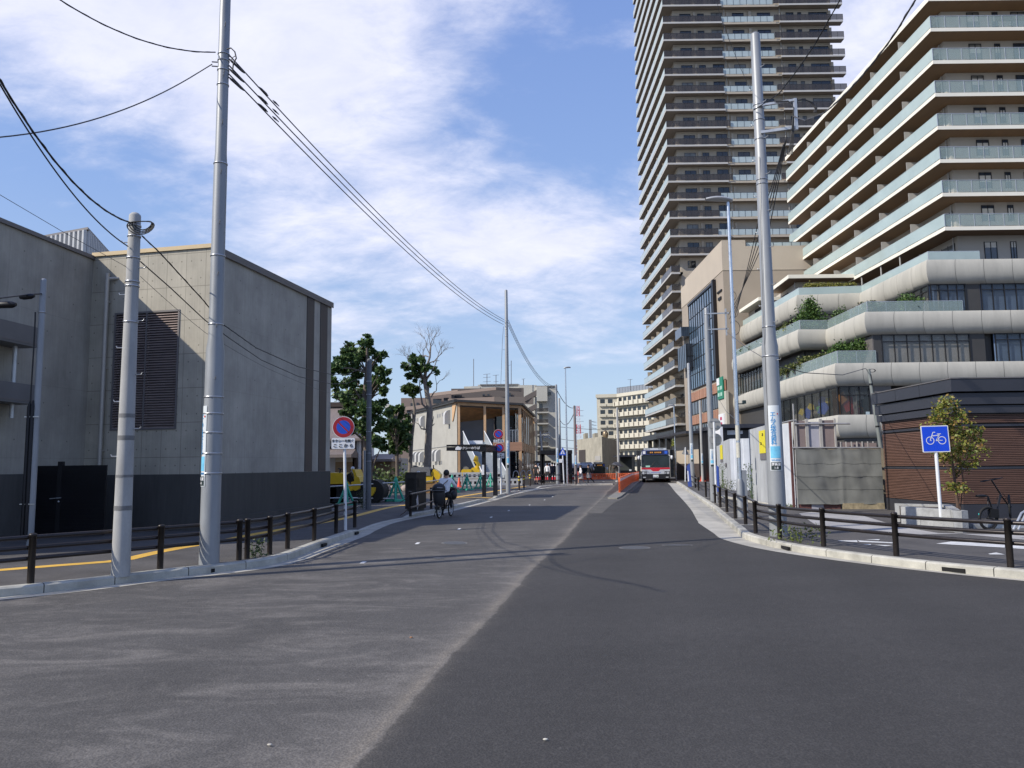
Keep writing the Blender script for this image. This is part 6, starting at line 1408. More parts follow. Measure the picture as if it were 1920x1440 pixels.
# travel goes right->left along the front, so the street side lies on the left hand: check sign
SGN = 1 if (Vector((-(T3[1] - T3[0]).y, (T3[1] - T3[0]).x))).y < 0 else -1
PROF = [(-.42, 0), (-.16, .05), (.04, .16), (.17, .33), (.22, .5), (.21, .67), (.15, .83), (.07, .94), (0, 1)]
for path, (z0, z1) in zip((T1, T2_, T3, T4), BZ):
 rings = [(miter(path, SGN * off), z0 + (z1 - z0) * v) for off, v in PROF]
 for s in range(len(path) - 1):
  L = (path[s + 1] - path[s]).length; n_ = max(1, int(round(L / 2.5))); b = M()
  for j in range(n_):
   if s == 0 and path[0].x - 0 > 60 and j < 0: continue
   a, c = j / n_ + (.018 / L if j else 0), (j + 1) / n_ - (.018 / L if j < n_ - 1 else 0)
   i0 = len(b.v); vs = []; fs = []
   for pts, z in rings: p, q_ = pts[s], pts[s + 1]; vs += [v3(p.lerp(q_, a), z), v3(p.lerp(q_, c), z)]
   for r_ in range(len(rings) - 1): k = 2 * r_; fs.append((k, k + 1, k + 3, k + 2))
   b.add(vs, fs, True)
  b.build('band_panels', M_BANDC, o)
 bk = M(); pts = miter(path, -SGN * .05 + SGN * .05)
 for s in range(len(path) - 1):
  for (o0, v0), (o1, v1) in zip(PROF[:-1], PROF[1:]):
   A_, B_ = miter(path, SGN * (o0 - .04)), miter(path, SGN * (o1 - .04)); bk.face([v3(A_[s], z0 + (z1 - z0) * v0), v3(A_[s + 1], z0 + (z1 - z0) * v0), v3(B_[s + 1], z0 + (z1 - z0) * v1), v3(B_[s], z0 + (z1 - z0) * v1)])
 bk.build('band_backing', mat('joint_backing', (.2, .19, .17), .8, 0, 0), o)  # darker backing that shows in the open panel joints
 # floor + soffit plates
 pin = miter(path, -SGN * .35); poly = [(p.x, p.y) for p in pin] + [(80, pin[-1].y)]
 b = M(); b.prism(poly, z0 + .02, z1 - .35); b.build('floor_plate', M_GREYP, o)
 # rounded end of the band, turning the corner
 e = path[-1]; d = (path[-1] - path[-2]).normalized(); nrm = Vector((-d.y, d.x)) * SGN; b = M(); vs = []; fs = []; m_ = 6
 for off, v in PROF:
  for j in range(m_ + 1):
   a = math.pi / 2 * j / m_; dirn = nrm * math.cos(a) + d * math.sin(a); c_ = e - nrm * 1.2; vs.append(v3(c_ + dirn * (1.2 + off), z0 + (z1 - z0) * v))
 for r_ in range(len(PROF) - 1):
  for j in range(m_): k = r_ * (m_ + 1) + j; fs.append((k, k + 1, k + m_ + 2, k + m_ + 1))
 b.add(vs, fs, True); b.build('band_end', M_BANDC, o)
# storeys between the bands
M_GLT = glassmat('shopfront_glass', (.05, .06, .065), .05, .9, .2, .4, alpha=.30, var=.1); M_CURT = mat('curtain', (.34, .315, .27), .8, 0, .3, 1.2, stretch=(2, 2, .2)); M_WARM = mat('interior_brown', (.12, .07, .04), .7, 0, .3, 1)
def glazing(A, B_, z0, z1, panes, name='window', glass=None, rows=(.8,), back=None, backd=.22, fr=.07):
 A = Vector(A); B_ = Vector(B_); d = (B_ - A).normalized(); n_ = Vector((d.y, -d.x)); n_ = n_ if (n_.y < 0 if abs(n_.y) > abs(n_.x) else n_.x < 0) else -n_
 b = M(); b.extr([v3(A, z0), v3(B_, z0), v3(B_, z1), v3(A, z1)], (n_ * -.03).to_3d()); w_ = b.build(name, glass or M_GLT, o)
 b = M(); L = (B_ - A).length
 for i in range(panes + 1): p = A + d * min(max(L * i / panes, fr / 2), L - fr / 2) + n_ * .03; b.bar(v3(p, z0), v3(p, z1), fr, .1, up=n_.to_3d())
 for f in (0, 1) + tuple(rows): z = z0 + (z1 - z0) * f; z = min(max(z, z0 + fr / 2), z1 - fr / 2); b.bar(v3(A + n_ * .035, z), v3(B_ + n_ * .035, z), .08, fr)
 b.build('frame', M_MULL, w_)
 if back:
  b = M(); ribwall(b, A - n_ * backd, B_ - n_ * backd, z0, z1, .5, .12) if back is M_CURT else b.face([v3(A - n_ * backd, z0), v3(B_ - n_ * backd, z0), v3(B_ - n_ * backd, z1), v3(A - n_ * backd, z1)]); b.build('blind_or_reflection', back, w_)  # backing sheet
 return w_
INS = 1.3
def panelw(A, B_, z0, z1, m=M_GREYP, name='wall_panel', t_=.1):
 A = Vector(A); B_ = Vector(B_); d = (B_ - A).normalized(); b = M(); b.extr([v3(A, z0), v3(B_, z0), v3(B_, z1), v3(A, z1)], Vector((-d.y, d.x, 0)) * t_); return b.build(name, m, o)
def fx(px, py, y): return D(px, py, y).x
yf = 67.4
# storey between T1 and T2 (z 14.8..17.25)
z0, z1 = 14.5, 17.3; M_BLIND = mat('pale_blind', (.62, .59, .53), .8, 0, .12, .8)
glazing((fx(1745, 555, yf), yf), (fx(1811, 555, yf), yf), z0, z1, 4, glass=M_WINB if False else M_GLT, back=mat('sky_reflection_blue', (.20, .29, .44), .6, 0, .2, .5)); panelw((fx(1811, 555, yf) + .05, yf), (fx(1838, 555, yf), yf), z0, z1)  # blue sheet behind the glass paints in the reflected sky
for i in range(3): x0 = fx(1838, 555, yf) + .06 + i * 9.6; glazing((x0, yf), (x0 + 8.4, yf), z0, z1, 8, back=MATS['sky_reflection_blue']); panelw((x0 + 8.45, yf), (x0 + 9.55, yf), z0, z1)
cx1 = Vector((fx(1744, 555, yf), yf)); glazing(cx1 + Vector((-.05, .05)), Vector((T1[2].x + .9, T1[2].y)), z0, z1, 9, back=M_CURT, backd=.8)
panelw(Vector((T1[2].x + .9, T1[2].y + .1)), Vector((T1[3].x + 1.2, T1[3].y + 1.2)), z0, z1, mat('grey_store_wall', (.18, .17, .16), .7, 0, .08)); panelw(Vector((T1[3].x + 1.3, T1[3].y + 1.3)), Vector((T1[4].x + 1.4, T1[4].y)), z0, z1, M_GREYP)
glazing(Vector((T2_[3].x + 1.4, T2_[3].y + 1.2)) + Vector((2.2, 4.0)), Vector((T2_[3].x + 5.6, T2_[3].y + 5.2)), z0, z1, 3, back=M_BLIND)
# storey between T2 and T3 (z 10.24..12.77)
z0, z1 = 9.9, 12.8; xa, xb = fx(1653, 660, yf), fx(1820, 660, yf)
panelw((T2_[1].x + .75, yf), (xa, yf), z0, z1); glazing((xa + .05, yf), (xb, yf), z0, z1, 7, back=M_BLIND, rows=(.78,)); panelw((xb + .05, yf), (fx(1848, 660, yf), yf), z0, z1); panelw((fx(1848, 660, yf) + .05, yf + .5), (fx(1866, 660, yf), yf + .5), z0, z1, M_DBASE)
x0 = fx(1866, 660, yf) + .06; glazing((x0, yf), (x0 + 9, yf), z0, z1, 8, back=MATS['sky_reflection_blue']); panelw((x0 + 9.1, yf), (x0 + 30, yf), z0, z1)
panelw((T2_[1].x + .75, yf + .02), (T2_[1].x + .75, 71.0), z0, z1, mat('grey_side_panel', (.13, .12, .115), .7, 0, .08)); glazing((T2_[1].x + .75, 71.1), (T2_[2].x + .9, T2_[2].y + .3), z0, z1, 7, back=M_CURT)
panelw((T2_[2].x + .9, T2_[2].y + .4), (T2_[3].x + 1.2, T2_[3].y + 1.6), z0, z1, M_GREYP); panelw((T2_[3].x + 1.2, T2_[3].y + 1.7), (T2_[4].x + 1.6, T2_[4].y), z0, z1, M_GREYP)
glazing((28.42 + .55, 84), (28.6, 96), z0 - .1, z1, 12, back=M_CURT) if False else None
# storey between T3 and T4 (z 5.7..8.22): display glazing
z0, z1 = 5.4, 8.25; xa, xb = fx(1575, 750, yf), fx(1631, 750, yf)
wv = glazing((xa, yf), (xb, yf), z0, z1, 3, rows=(.72,), back=M_WARM, backd=1.6); wv2 = glazing((xa - .1, yf + .1), (29.0, 84), z0, z1, 8, rows=(), back=M_CURT, backd=1.6)
panelw((xb + .05, yf), (fx(1672, 750, yf), yf), z0, z1, MATS['grey_side_panel']); panelw((fx(1672, 750, yf) + .05, yf + 1), (78, yf + 1), z0, z1, M_BLACKM)
r4 = random.Random(21)
for i in range(16): # coloured cut-out shapes hung behind the display glass
 c = [(.55, .42, .04), (.45, .06, .05), (.04, .10, .42), (.50, .22, .06), (.10, .35, .12), (.55, .50, .42)][i % 6]
 b = M(); s = r4.uniform(.35, .8); y = 68.6 + (i % 4) * .01; onx = i % 2
 if onx: cc_ = Vector((r4.uniform(xa + .5, xb - .5), yf + .9 + .02 * i, r4.uniform(6.0, 7.6))); X_ = Vector((1, 0, 0))
 else: cc_ = Vector((29.5 + .02 * i, r4.uniform(69, 79), r4.uniform(6.0, 7.6))); X_ = Vector((0, 1, 0)); 
 k_ = r4.choice((4, 5, 7)); n_th = Vector((0, .03, 0)) if onx else Vector((.03, 0, 0))
 b.extr([cc_ + (X_ * math.cos(6.28 * j / k_ + i) * (1 if onx else 2.2) + Vector((0, 0, 1)) * math.sin(6.28 * j / k_ + i)) * s * r4.uniform(.6, 1.1) for j in range(k_)], n_th)
 b.build('display_shape', mat('display_%d' % (i % 6), c, .6, 0, .1), wv if onx else wv2)
panelw((29.6, 84.2), (29.8, 100), z0, z1, M_GREYP); 
glazing((28.9, 88), (28.95, 98), 10.1, 12.9, 9, back=M_CURT)
# below T4: recess, and ground storey
b = M(); b.box(29.6, 80, 69, 100, -.8, 3.66); b.build('ground_wall', M_GREYP, o)
glazing((29.5, 72), (29.5, 99), 0, 3.6, 20, back=M_CURT)
b = M(); b.prism([(p.x, p.y) for p in miter([Vector((80, 67)), Vector((28.6, 67)), Vector((28.6, 99))], -SGN * .3)] + [(80, 99)], 3.0, 3.64); b.build('soffit_recess', M_DBASE, o)
# glass balustrades on the bands
def balus(path, s0, s1, z, off=.35, h=.95, m=M_RAILC):
 pts = miter(path, -SGN * off)
 for i in range(s0, s1):
  p, q_ = pts[i], pts[i + 1]
  if i == 0: p = q_ + (p - q_).normalized() * balus.front
  b = M(); rail_seg(b, tuple(p), tuple(q_), z - .05, h, 1.6); b.build('glass_balustrade', [m, M_GALV], o)
balus.front = 4.6; balus(T1, 0, 4, 19.43, .3, .85, M_RAILT); balus.front = 8.5; balus(T2_, 0, 4, 14.79, .3, 1.0); balus.front = 3.4; balus(T3, 0, 2, 10.24, .3, 1.15)
# wing roof above T1
RZ = 22.75; w0, w1, w2 = g2(1478, 515, RZ), g2(1612, 515, RZ), g2(1443, 542, RZ)
b = M(); slab_poly = [(w0.x, w0.y), (41, w0.y), (41, w2.y + 2), (w2.x, w2.y)]; b.prism(slab_poly, RZ - .42, RZ); b.build('wing_roof', M_WSLAB, o)
b = M(); b.prism([(w0.x + 1.5, w0.y + 1.6), (40.9, w0.y + 1.6), (40.9, w2.y + 3), (w2.x + 1.6, w2.y + 3)], 19.0, RZ - .43); b.build('wing_wall', M_TILE, o)
b = M(); b.prism([(w0.x + .1, w0.y + .1), (40.9, w0.y + .1), (40.9, w2.y + 2), (w2.x + .1, w2.y)], RZ - .50, RZ - .43); b.build('wing_soffit', M_WOODS, o)
wx_ = w0.x + 1.5; glazing((w0.x + 1.42, w0.y + 4.2), (w0.x + 1.45, w0.y + 7.0), 19.6, 21.6, 2, glass=M_WIN)
b = M(); q0, q1 = g2(1422, 557, RZ - 1.2), g2(1386, 581, RZ - 1.2); b.prism([(q0.x, q0.y), (q0.x + 4.5, q0.y), (q1.x + 4.5, q1.y), (q1.x, q1.y)], RZ - 1.6, RZ - 1.2); b.build('lower_wing_roof', M_WSLAB, o)
b = M(); b.prism([(q0.x + 1.2, q0.y + 1.2), (41, q0.y + 1.2), (41, q1.y), (q1.x + 1.2, q1.y)], 19.0, RZ - 1.62); b.build('lower_wing_wall', M_TILE, o)
glazing((q0.x + 1.15, q0.y + 3), (q1.x + 1.15, q1.y - 3), 19.5, 20.9, 4, glass=M_WIN)
for dy in (.6, 9): b = M(); b.tube([(w0.x + 1.3, w0.y + dy + 1, RZ - .5), (w0.x + 1.2, w0.y + dy + 1, RZ - 1.0), (w0.x + 1.45, w0.y + dy + 1, RZ - 1.3), (w0.x + 1.45, w0.y + dy + 1, 19.5)], .06, 6); b.build('downpipe', M_SLABW, o)
# residential floors
RX, RY, RY1, RXE = 38.85, 67.0, 104.6, 80.0; RZ0, RDZ = 22.43, 3.13
b = M(); b.box(RX + 2.1, RXE, RY + 1.75, RY1 - 1, 19.2, RZ0 + RDZ * 7); b.build('upper_wall', M_TILE, o)
for k in range(8):
 z = RZ0 + RDZ * k; b = M(); th = .34 if k < 7 else .5
 slab(b, RX, RX + 2.1 if k < 7 else RXE, RY, RY1, z - th, z); 
 if k < 7: slab(b, RX + 2.1, RXE, RY, RY + 1.75, z - th, z)
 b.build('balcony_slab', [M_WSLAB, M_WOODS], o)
 if k < 7:
  b = M(); rail_seg(b, (RX + .05, RY + .06), (RX + .05, RY1), z, 1.15, 1.25); b.build('balcony_glass', [M_RAILT, M_RAILT], o)
  b = M(); rail_seg(b, (RX + .05, RY + .05), (RXE, RY + .05), z, 1.15, 1.3); b.build('balcony_glass', [M_RAILC, M_GALV], o)
  for y in (73.2, 79.2, 85.2, 91.2, 97.2): b = M(); b.box(RX + .25, RX + 2.1, y, y + .05, z, z + 2.2); b.build('partition', M_PARTN, o)
for y in (73.2, 79.2, 85.2): b = M(); b.box(RX + .9, RX + 2.1, y, y + .05, 19.45, 21.6); b.build('partition', M_PARTN, o)
for y in (75.5, 79.5, 84): b = M(); b.bar((RX + .2, y, 19.4), (RX + .2, y, 22.1), .1); b.build('slab_prop', M_SLABW, o)
for k in range(-1, 7):
 z = RZ0 + RDZ * k if k >= 0 else 19.35; y = RY + 1.74
 for (pa, pb) in ((1815, 1838.5), (1863, 1874)):
  dxk = (z - 38.1) * .0
  xa, xb = (fx(pa, 77, 68.75), fx(pb, 77, 68.75))
  b = M(); f = wfn(xa, xb, z + (.95 if k >= 0 else .45), z + (2.5 if k >= 0 else 2.15), y); f(b); w_ = b.build('window', [M_WINB, M_MULL, M_WINC], o)
  b = M(); b.box(xa + .08, xb - .08, y - .012 - .012, y - .021, z + 1.6, z + 2.2); b.build('blind_or_reflection', M_BLIND, w_)
 for x0 in (47.5, 52, 58): b = M(); wfn(x0, x0 + 1.3, z + .95, z + 2.5, y)(b); b.build('window', [M_WINB, M_MULL, M_WINC], o)
 b = M(); wfn(69.2, 71.4, z + .1, z + 2.2, RX + 2.09, True)(b); b.build('window', [M_WIN, M_MULL, M_WINC], o)
 for y0 in (74.5, 80.5, 86.5, 92.5, 98.3): b = M(); wfn(y0, y0 + 3.2, z + .1, z + 2.2, RX + 2.09, True)(b); b.build('window', [M_WIN, M_MULL, M_WINC], o)
 b = M(); b.tube([(RX + 2.0, RY + 2.3, z), (RX + 2.0, RY + 2.3, z + RDZ - .4)], .06, 6); b.build('downpipe', M_SLABW, o)
b = M(); b.box(46.0, 60, RY + 1.70, RY + 1.76, RZ0 + RDZ * 6 + 1.6, RZ0 + RDZ * 6 + 2.2); b.build('dark_recess', M_SOFF, o)
# planting on the terraces
def shrub(lb, cs, n, s, cols, name='terrace_shrub', cat_='shrub', seed=1, trunk=None, tr=.2):
 r5 = random.Random(seed); c0 = Vector(cs[0][0]); o = thing(name, lb, cat_, tuple(c0)); b = M(); clumps(b, cs, n, s, r5, .42); b.build('foliage', leafmat('leaf_' + '_'.join('%d' % (c * 100) for c in cols[0] + cols[-1]), cols, tr=tr), o)
 st = M()
 for c, r, _ in cs[:8]: st.tube([Vector((c[0], c[1], c[2] - r * 1.3)), Vector(c)], [.05, .02], 5)
 st.build('stems', MATS['brown_bark'], o); return o
GRN = [(.02, .05, .012), (.045, .10, .02), (.08, .15, .03), (.12, .19, .04)]; OLV = [(.035, .06, .02), (.08, .11, .03), (.14, .16, .04), (.2, .2, .06)]
def tp(px, py, y, z=None): p = D(px, py, y); return p
shrub('dense conical green tree on the middle terrace, tallest plant of the building', [(tp(1519, 606, 77.6), 1.3, .9), (tp(1517, 592, 77.6), 1.2, .9), (tp(1520, 578, 77.6), .95, 1), (tp(1519, 567, 77.6), .5, 1.2), (tp(1501, 603, 77.8), .75, .8), (tp(1538, 603, 77.2), .8, .8)], 4000, .22, GRN, 'terrace_tree', 'tree', 2)
shrub('small green shrub right of the conical terrace tree', [(tp(1578, 592, 76.6), .95, .85), (tp(1570, 600, 77), .5, .8), (tp(1588, 601, 76.5), .5, .7)], 900, .2, GRN, seed=3)
shrub('loose flowering shrub with dark leaves at the second band front end', [(tp(1620, 573, 70), .5, .7), (tp(1634, 569, 69.5), .5, .6), (tp(1606, 580, 71), .4, .6), (tp(1644, 575, 69), .4, .8)], 500, .22, [(.02, .03, .01), (.06, .09, .03), (.2, .14, .08)], seed=4)
shrub('bright green shrub behind the glass railing near the upper display glazing', [(tp(1700, 562, 68.0), .7, .95), (tp(1722, 566, 68.0), .6, .8), (tp(1698, 574, 68.0), .6, .8), (tp(1716, 575, 68.0), .6, .8)], 1300, .18, GRN, seed=5)
shrub('low clipped yellow-green hedge on the top terrace below the white roof', [(tp(1514 + 8.6 * i, 536.5 + math.sin(i * 2) * .5, T1[2].y + 1.3), .42, .85) for i in range(11)], 2600, .16, [(.10, .13, .02), (.2, .2, .04), (.32, .29, .07)], 'hedge', 'hedge', 6)
shrub('row of leafy plants along the left part of the second terrace', [(tp(1476, 612, 80), .6, .8), (tp(1466, 620, 82), .55, .7), (tp(1453, 628, 84.5), .5, .6), (tp(1432, 641, 88), .5, .6), (tp(1410, 652, 91), .5, .7)], 1300, .2, OLV, seed=7)
shrub('bushy plants behind the glass at the right end of the third terrace', [(tp(1612, 651, 69.0), .95, .8), (tp(1594, 656, 69.4), .85, .8), (tp(1577, 652, 70.4), .75, .8), (tp(1560, 661, 72), .65, .7), (tp(1617, 645, 69.4), .4, .8), (tp(1570, 672, 71.5), .6, .7), (tp(1600, 675, 69.8), .7, .6)], 2600, .2, GRN, seed=8)
shrub('olive and green shrubs along the middle of the third terrace', [(tp(1537, 672, 73.5), .6, .8), (tp(1520, 676, 75), .6, .8), (tp(1503, 680, 76.5), .6, .9), (tp(1490, 688, 78), .6, .7), (tp(1475, 694, 80), .65, .7), (tp(1460, 700, 82), .6, .7), (tp(1545, 669, 73), .4, .8)], 2300, .2, OLV, seed=9)
shrub('sparse plants at the far left end of the third terrace', [(tp(1394, 655, 94), .5, .7), (tp(1386, 662, 96), .5, .6), (tp(1440, 705, 86), .5, .6)], 500, .2, GRN, seed=10)
# ---- station entrance
o = thing('station_entrance', 'low dark-roofed station entrance with illuminated direction sign behind the hoarding', 'entrance', (17, 58, .12))
ye = 60
xa, xb = fx(1357, 800, ye), fx(1436, 800, ye); z_ = zl(1380, 795, ye)
b = M(); b.box(xa - .3, xb + .6, ye, ye + 8, z_ - .3, z_); b.build('canopy_roof', M_DKM, o)
b = M(); b.box(xa + .15, xb + .3, ye + .6, ye + .8, zl(1380, 823, ye), z_ - .45); sb_ = b.build('sign_board', mat('sign_dark_grey', (.03, .03, .035), .5, 0, .05), o)
b = M(); b.box(xa + .35, fx(1388, 800, ye), ye + .55, ye + .599, zl(1380, 814.5, ye), zl(1380, 806, ye)); b.build('sign_panel', M_WSIGN, sb_)
b = M(); b.box(fx(1391.5, 800, ye), fx(1396, 800, ye), ye + .55, ye + .599, zl(1380, 813, ye), zl(1380, 807, ye)); b.build('pictogram', M_WSIGN, sb_)
b = M(); b.box(xa, xa + .3, ye + .2, ye + .5, .12, z_ - .3); b.build('post', M_BLACKM, o)
b = M(); b.box(xa - .1, xb + 1, ye + 3, ye + 8, .12, z_ - .31); b.build('back_wall', M_BLACKM, o)
b = M(); x0, x1 = fx(1352, 820, 57), fx(1357, 820, 57); b.box(x0 - .05, x1 - .05, 57, 59.8, zl(1355, 835, 57), zl(1355, 800, 57)); b.build('side_sign', M_WSIGN, o)
xa, xb = fx(1319, 860, 67), fx(1333, 860, 67)
b = M(); b.box(xa, xb + 2, 67, 78, zl(1325, 869, 67), zl(1325, 813, 67)); b.build('beige_wall', M_BEIGE, o)
b = M(); b.box(xa - .05, xb + 2, 66.95, 78, -.1, zl(1325, 869, 67) - .01); b.build('tiled_base', mat('brown_tile_base', (.07, .055, .05), .6, 0, .15, 2), o)
b = M(); b.box(xa - 1.6, xb + 3, 66.3, 80, zl(1325, 812.5, 67), zl(1325, 808, 67)); b.build('low_canopy', M_DKM, o)
# far bus shelters under the podium, blue banner
o = thing('banner', 'tall blue banner board leaning on the railing right of the bus', 'banner', tuple(G(1293, 912, .12)))
a = G(1296.5, 913, .12); c = a + Vector((-.02, .9, 0)); b = M(); b.extr([a, c, c + Vector((-.05, 0, 1.35)), a + Vector((-.1, 0, 1.55))], (.04, 0, 0)); b.build('board', mat('banner_blue', (.025, .06, .27), .5, 0, .1, 3), o)
b = M(); p_ = a.lerp(c, .5) + Vector((-.03, 0, .35)); b.extr([p_, p_ + (c - a) * .2, p_ + (c - a) * .2 + Vector((-.02, 0, .7)), p_ + Vector((-.02, 0, .7))], (-.03, 0, 0)); b.build('white_print', M_WSIGN, o)
o = thing('banner', 'second slim blue banner behind the round sign backs', 'banner', tuple(G(1347, 925, .12)))
a = G(1348, 922, .12); c = a + Vector((-.12, .6, 0)); b = M(); b.extr([a, c, c + Vector((0, 0, 1.5)), a + Vector((0, 0, 1.35))], (.05, 0, 0)); b.build('board', MATS['banner_blue'], o)
# ================================================================ FAR LEFT: trees, temple, timber hall, apartments
def pt(px, py, y): return D(px, py, y)
GR2 = [(.02, .05, .018), (.05, .10, .03), (.09, .16, .045), (.16, .23, .07)]
def tree(name, lb, trunk, limbs, cl, n, s, cols, seed, bare=0, cat_='tree', bark=None, asp=.42):
 r6 = random.Random(seed); o = thing(name, lb, cat_, tuple(trunk[0][0])); b = M()
 b.tube([p for p, _ in trunk], [r for _, r in trunk], 10)
 for pts, r0 in limbs: b.tube(pts, [r0 * (1 - .75 * i / (len(pts) - 1)) for i in range(len(pts))], 6)
 for c, r, _ in cl:
  c = Vector(c); k = min(range(len(trunk)), key=lambda i: (trunk[i][0] - c).length + (3 if trunk[i][0].z > c.z else 0)); a = trunk[k][0]
  b.tube([a, a.lerp(c, .5) + Vector((0, 0, .15)), c], [trunk[k][1] * .4, .05, .02], 5)
  for _i in range(3): e_ = c + Vector((r6.gauss(0, 1), r6.gauss(0, 1), r6.gauss(0, .8))).normalized() * r * .9; b.tube([c, c.lerp(e_, .5) + Vector((0, 0, .05)), e_], [.03, .02, .008], 4)
 def twig(p, d, L, r, dep):
  q_ = p + d * L; mid = p.lerp(q_, .5) + Vector((r6.uniform(-1, 1), r6.uniform(-1, 1), r6.uniform(-1, 1))) * L * .1; b.tube([p, mid, q_], [r, r * .75, r * .5], 4, False)
  if dep > 0:
   for _ in range(3 if dep > 1 else 2):
    d2 = (d + Vector((r6.uniform(-1, 1), r6.uniform(-.6, .6), r6.uniform(-.5, .8))) * .75).normalized(); twig(p.lerp(q_, r6.uniform(.55, 1)), d2, L * r6.uniform(.55, .8), r * .5, dep - 1)
 if bare:
  for p, d, L, r, dep in bare: twig(Vector(p), Vector(d).normalized(), L, r, dep)
 b.build('trunk', bark or mat('tree_bark', (.13, .105, .085), .9, 0, .3, 5, .3, 20), o)
 if cl:
  sub_ = []
  for c, r, f in cl:
   for _ in range(6): v = Vector((r6.gauss(0, 1), r6.gauss(0, 1), r6.gauss(0, 1))).normalized() * r * r6.uniform(.3, 1.0); sub_.append((Vector(c) + v, r * r6.uniform(.28, .55), .7))
  b = M(); clumps(b, sub_, n, s, r6, asp)
  b.build('crown', leafmat('leaf_' + '_'.join('%d' % (c * 1000) for c in cols[0] + cols[-1]), cols), o)
 return o
Y = 47
def cls(lst, y, k, jit=1.6, seed=0):
 r7 = random.Random(seed); out = []
 for (px, py, rp) in lst:
  yy = y + r7.uniform(-jit, jit); out.append((pt(px, py, yy), rp * yy / FPX * k, .85))
 return out
big = cls([(687, 641, 13), (676, 655, 10), (694, 652, 8), (640, 672, 16), (655, 662, 14), (669, 668, 14), (686, 668, 12), (704, 664, 12), (716, 662, 9), (628, 690, 14), (646, 693, 16), (664, 690, 14), (700, 690, 9), (714, 694, 11), (726, 700, 7),
           (630, 718, 16), (650, 716, 15), (668, 712, 12), (700, 712, 10), (716, 712, 8), (640, 745, 20), (662, 742, 20), (682, 738, 16), (702, 730, 14), (718, 734, 11), (652, 772, 20), (676, 770, 22), (700, 768, 18), (716, 755, 10), (664, 800, 16), (690, 802, 20), (712, 800, 16), (700, 825, 14), (716, 835, 13), (640, 800, 12), (728, 716, 5), (712, 675, 7), (655, 648, 7), (697, 640, 5)], Y, 1.0, 1.8, 1)
tree('leafy_tree', 'large dense dark green tree rising just right of the concrete hall', [(pt(690, 893, Y) + Vector((0, 0, -.3)), .3), (pt(688, 830, Y), .26), (pt(684, 760, Y), .22), (pt(688, 700, Y), .14), (pt(688, 650, Y), .05)], [], [(c, r * .93, f) for c, r, f in big], 21000, .21, GR2, 31)
Y2b = 66
tree('leafy_tree', 'smaller dark green tree right of the dark pole, in front of the shed roof end', [(pt(745, 893, 50), .12), (pt(744, 840, 50), .1), (pt(742, 790, 50), .06)], [], cls([(740, 775, 12), (750, 770, 9), (738, 790, 12), (752, 795, 12), (760, 800, 9), (735, 812, 14), (752, 818, 16), (765, 825, 8), (742, 830, 12), (757, 836, 11), (740, 845, 9), (725, 800, 9), (728, 775, 8)], 50, 1.0, 1.0, 2), 4500, .24, GR2, 32)
Yt = 49
barkp = mat('pale_bark', (.19, .165, .14), .9, 0, .3, 4, .3, 20)
tree('sparse_tree', 'tall half-bare tree with thick trunk and dead upper branches, beside the pale side wall', [(pt(801, 898, Yt), .26), (pt(803, 830, Yt), .23), (pt(806, 770, Yt), .20), (pt(802, 745, Yt), .17), (pt(796, 712, Yt), .12), (pt(799, 690, Yt), .09), (pt(806, 670, Yt), .06), (pt(808, 650, Yt), .03)],
     [([pt(803, 768, Yt), pt(792, 758, Yt), pt(788, 735, Yt), pt(786, 712, Yt)], .09), ([pt(806, 806, Yt), pt(790, 804, Yt), pt(785, 795, Yt), pt(776, 791, Yt)], .06), ([pt(804, 800, Yt), pt(810, 797, Yt), pt(813, 782, Yt), pt(812, 780, Yt)], .045), ([pt(804, 804, Yt), pt(813, 796, Yt), pt(815, 794, Yt)], .05), ([pt(808, 745, Yt), pt(814, 735, Yt), pt(818, 733, Yt), pt(819, 722, Yt), pt(816, 705, Yt)], .05), ([pt(797, 715, Yt), pt(808, 700, Yt), pt(816, 684, Yt)], .08), ([pt(799, 695, Yt), pt(806, 680, Yt), pt(814, 677, Yt), pt(824, 676, Yt)], .06)],
     cls([(775, 676, 12), (765, 688, 11), (780, 690, 14), (768, 703, 12), (783, 706, 12), (792, 680, 9), (800, 690, 8), (812, 690, 7), (818, 698, 6), (757, 685, 5), (795, 715, 7), (805, 720, 6), (788, 672, 7)], Yt, .78, 1.0, 3), 2600, .2, GR2, 33,
     bare=[(pt(806, 668, Yt), (.1, 0, 1), .95, .045, 4), (pt(812, 680, Yt), (.7, 0, .8), .8, .035, 4), (pt(800, 690, Yt), (-.3, 0, 1), .9, .035, 4), (pt(785, 690, Yt), (-.8, 0, 1), .9, .03, 4), (pt(818, 722, Yt), (1, 0, .8), .7, .02, 3), (pt(806, 665, Yt), (-.3, .2, 1), 1.0, .03, 4), (pt(770, 690, Yt), (-.3, 0, 1), .8, .025, 3), (pt(816, 684, Yt), (.3, 0, 1), .9, .03, 3)], bark=barkp)
tree('sparse_tree', 'slender tree with small green tuft, left of the thick half-bare trunk', [(pt(768, 893, 51), .15), (pt(772, 820, 51), .12), (pt(778, 770, 51), .10), (pt(774, 745, 51), .06), (pt(782, 722, 51), .03)],
     [([pt(772, 796, 51), pt(768, 788, 51), pt(764, 783, 51)], .03)], cls([(765, 727, 10), (775, 732, 9), (760, 735, 6), (772, 740, 6), (782, 728, 6), (764, 783, 5)], 51, 1.0, .6, 4), 1300, .18, [(.03, .06, .015), (.07, .12, .03), (.12, .18, .05)], 34, bark=barkp)
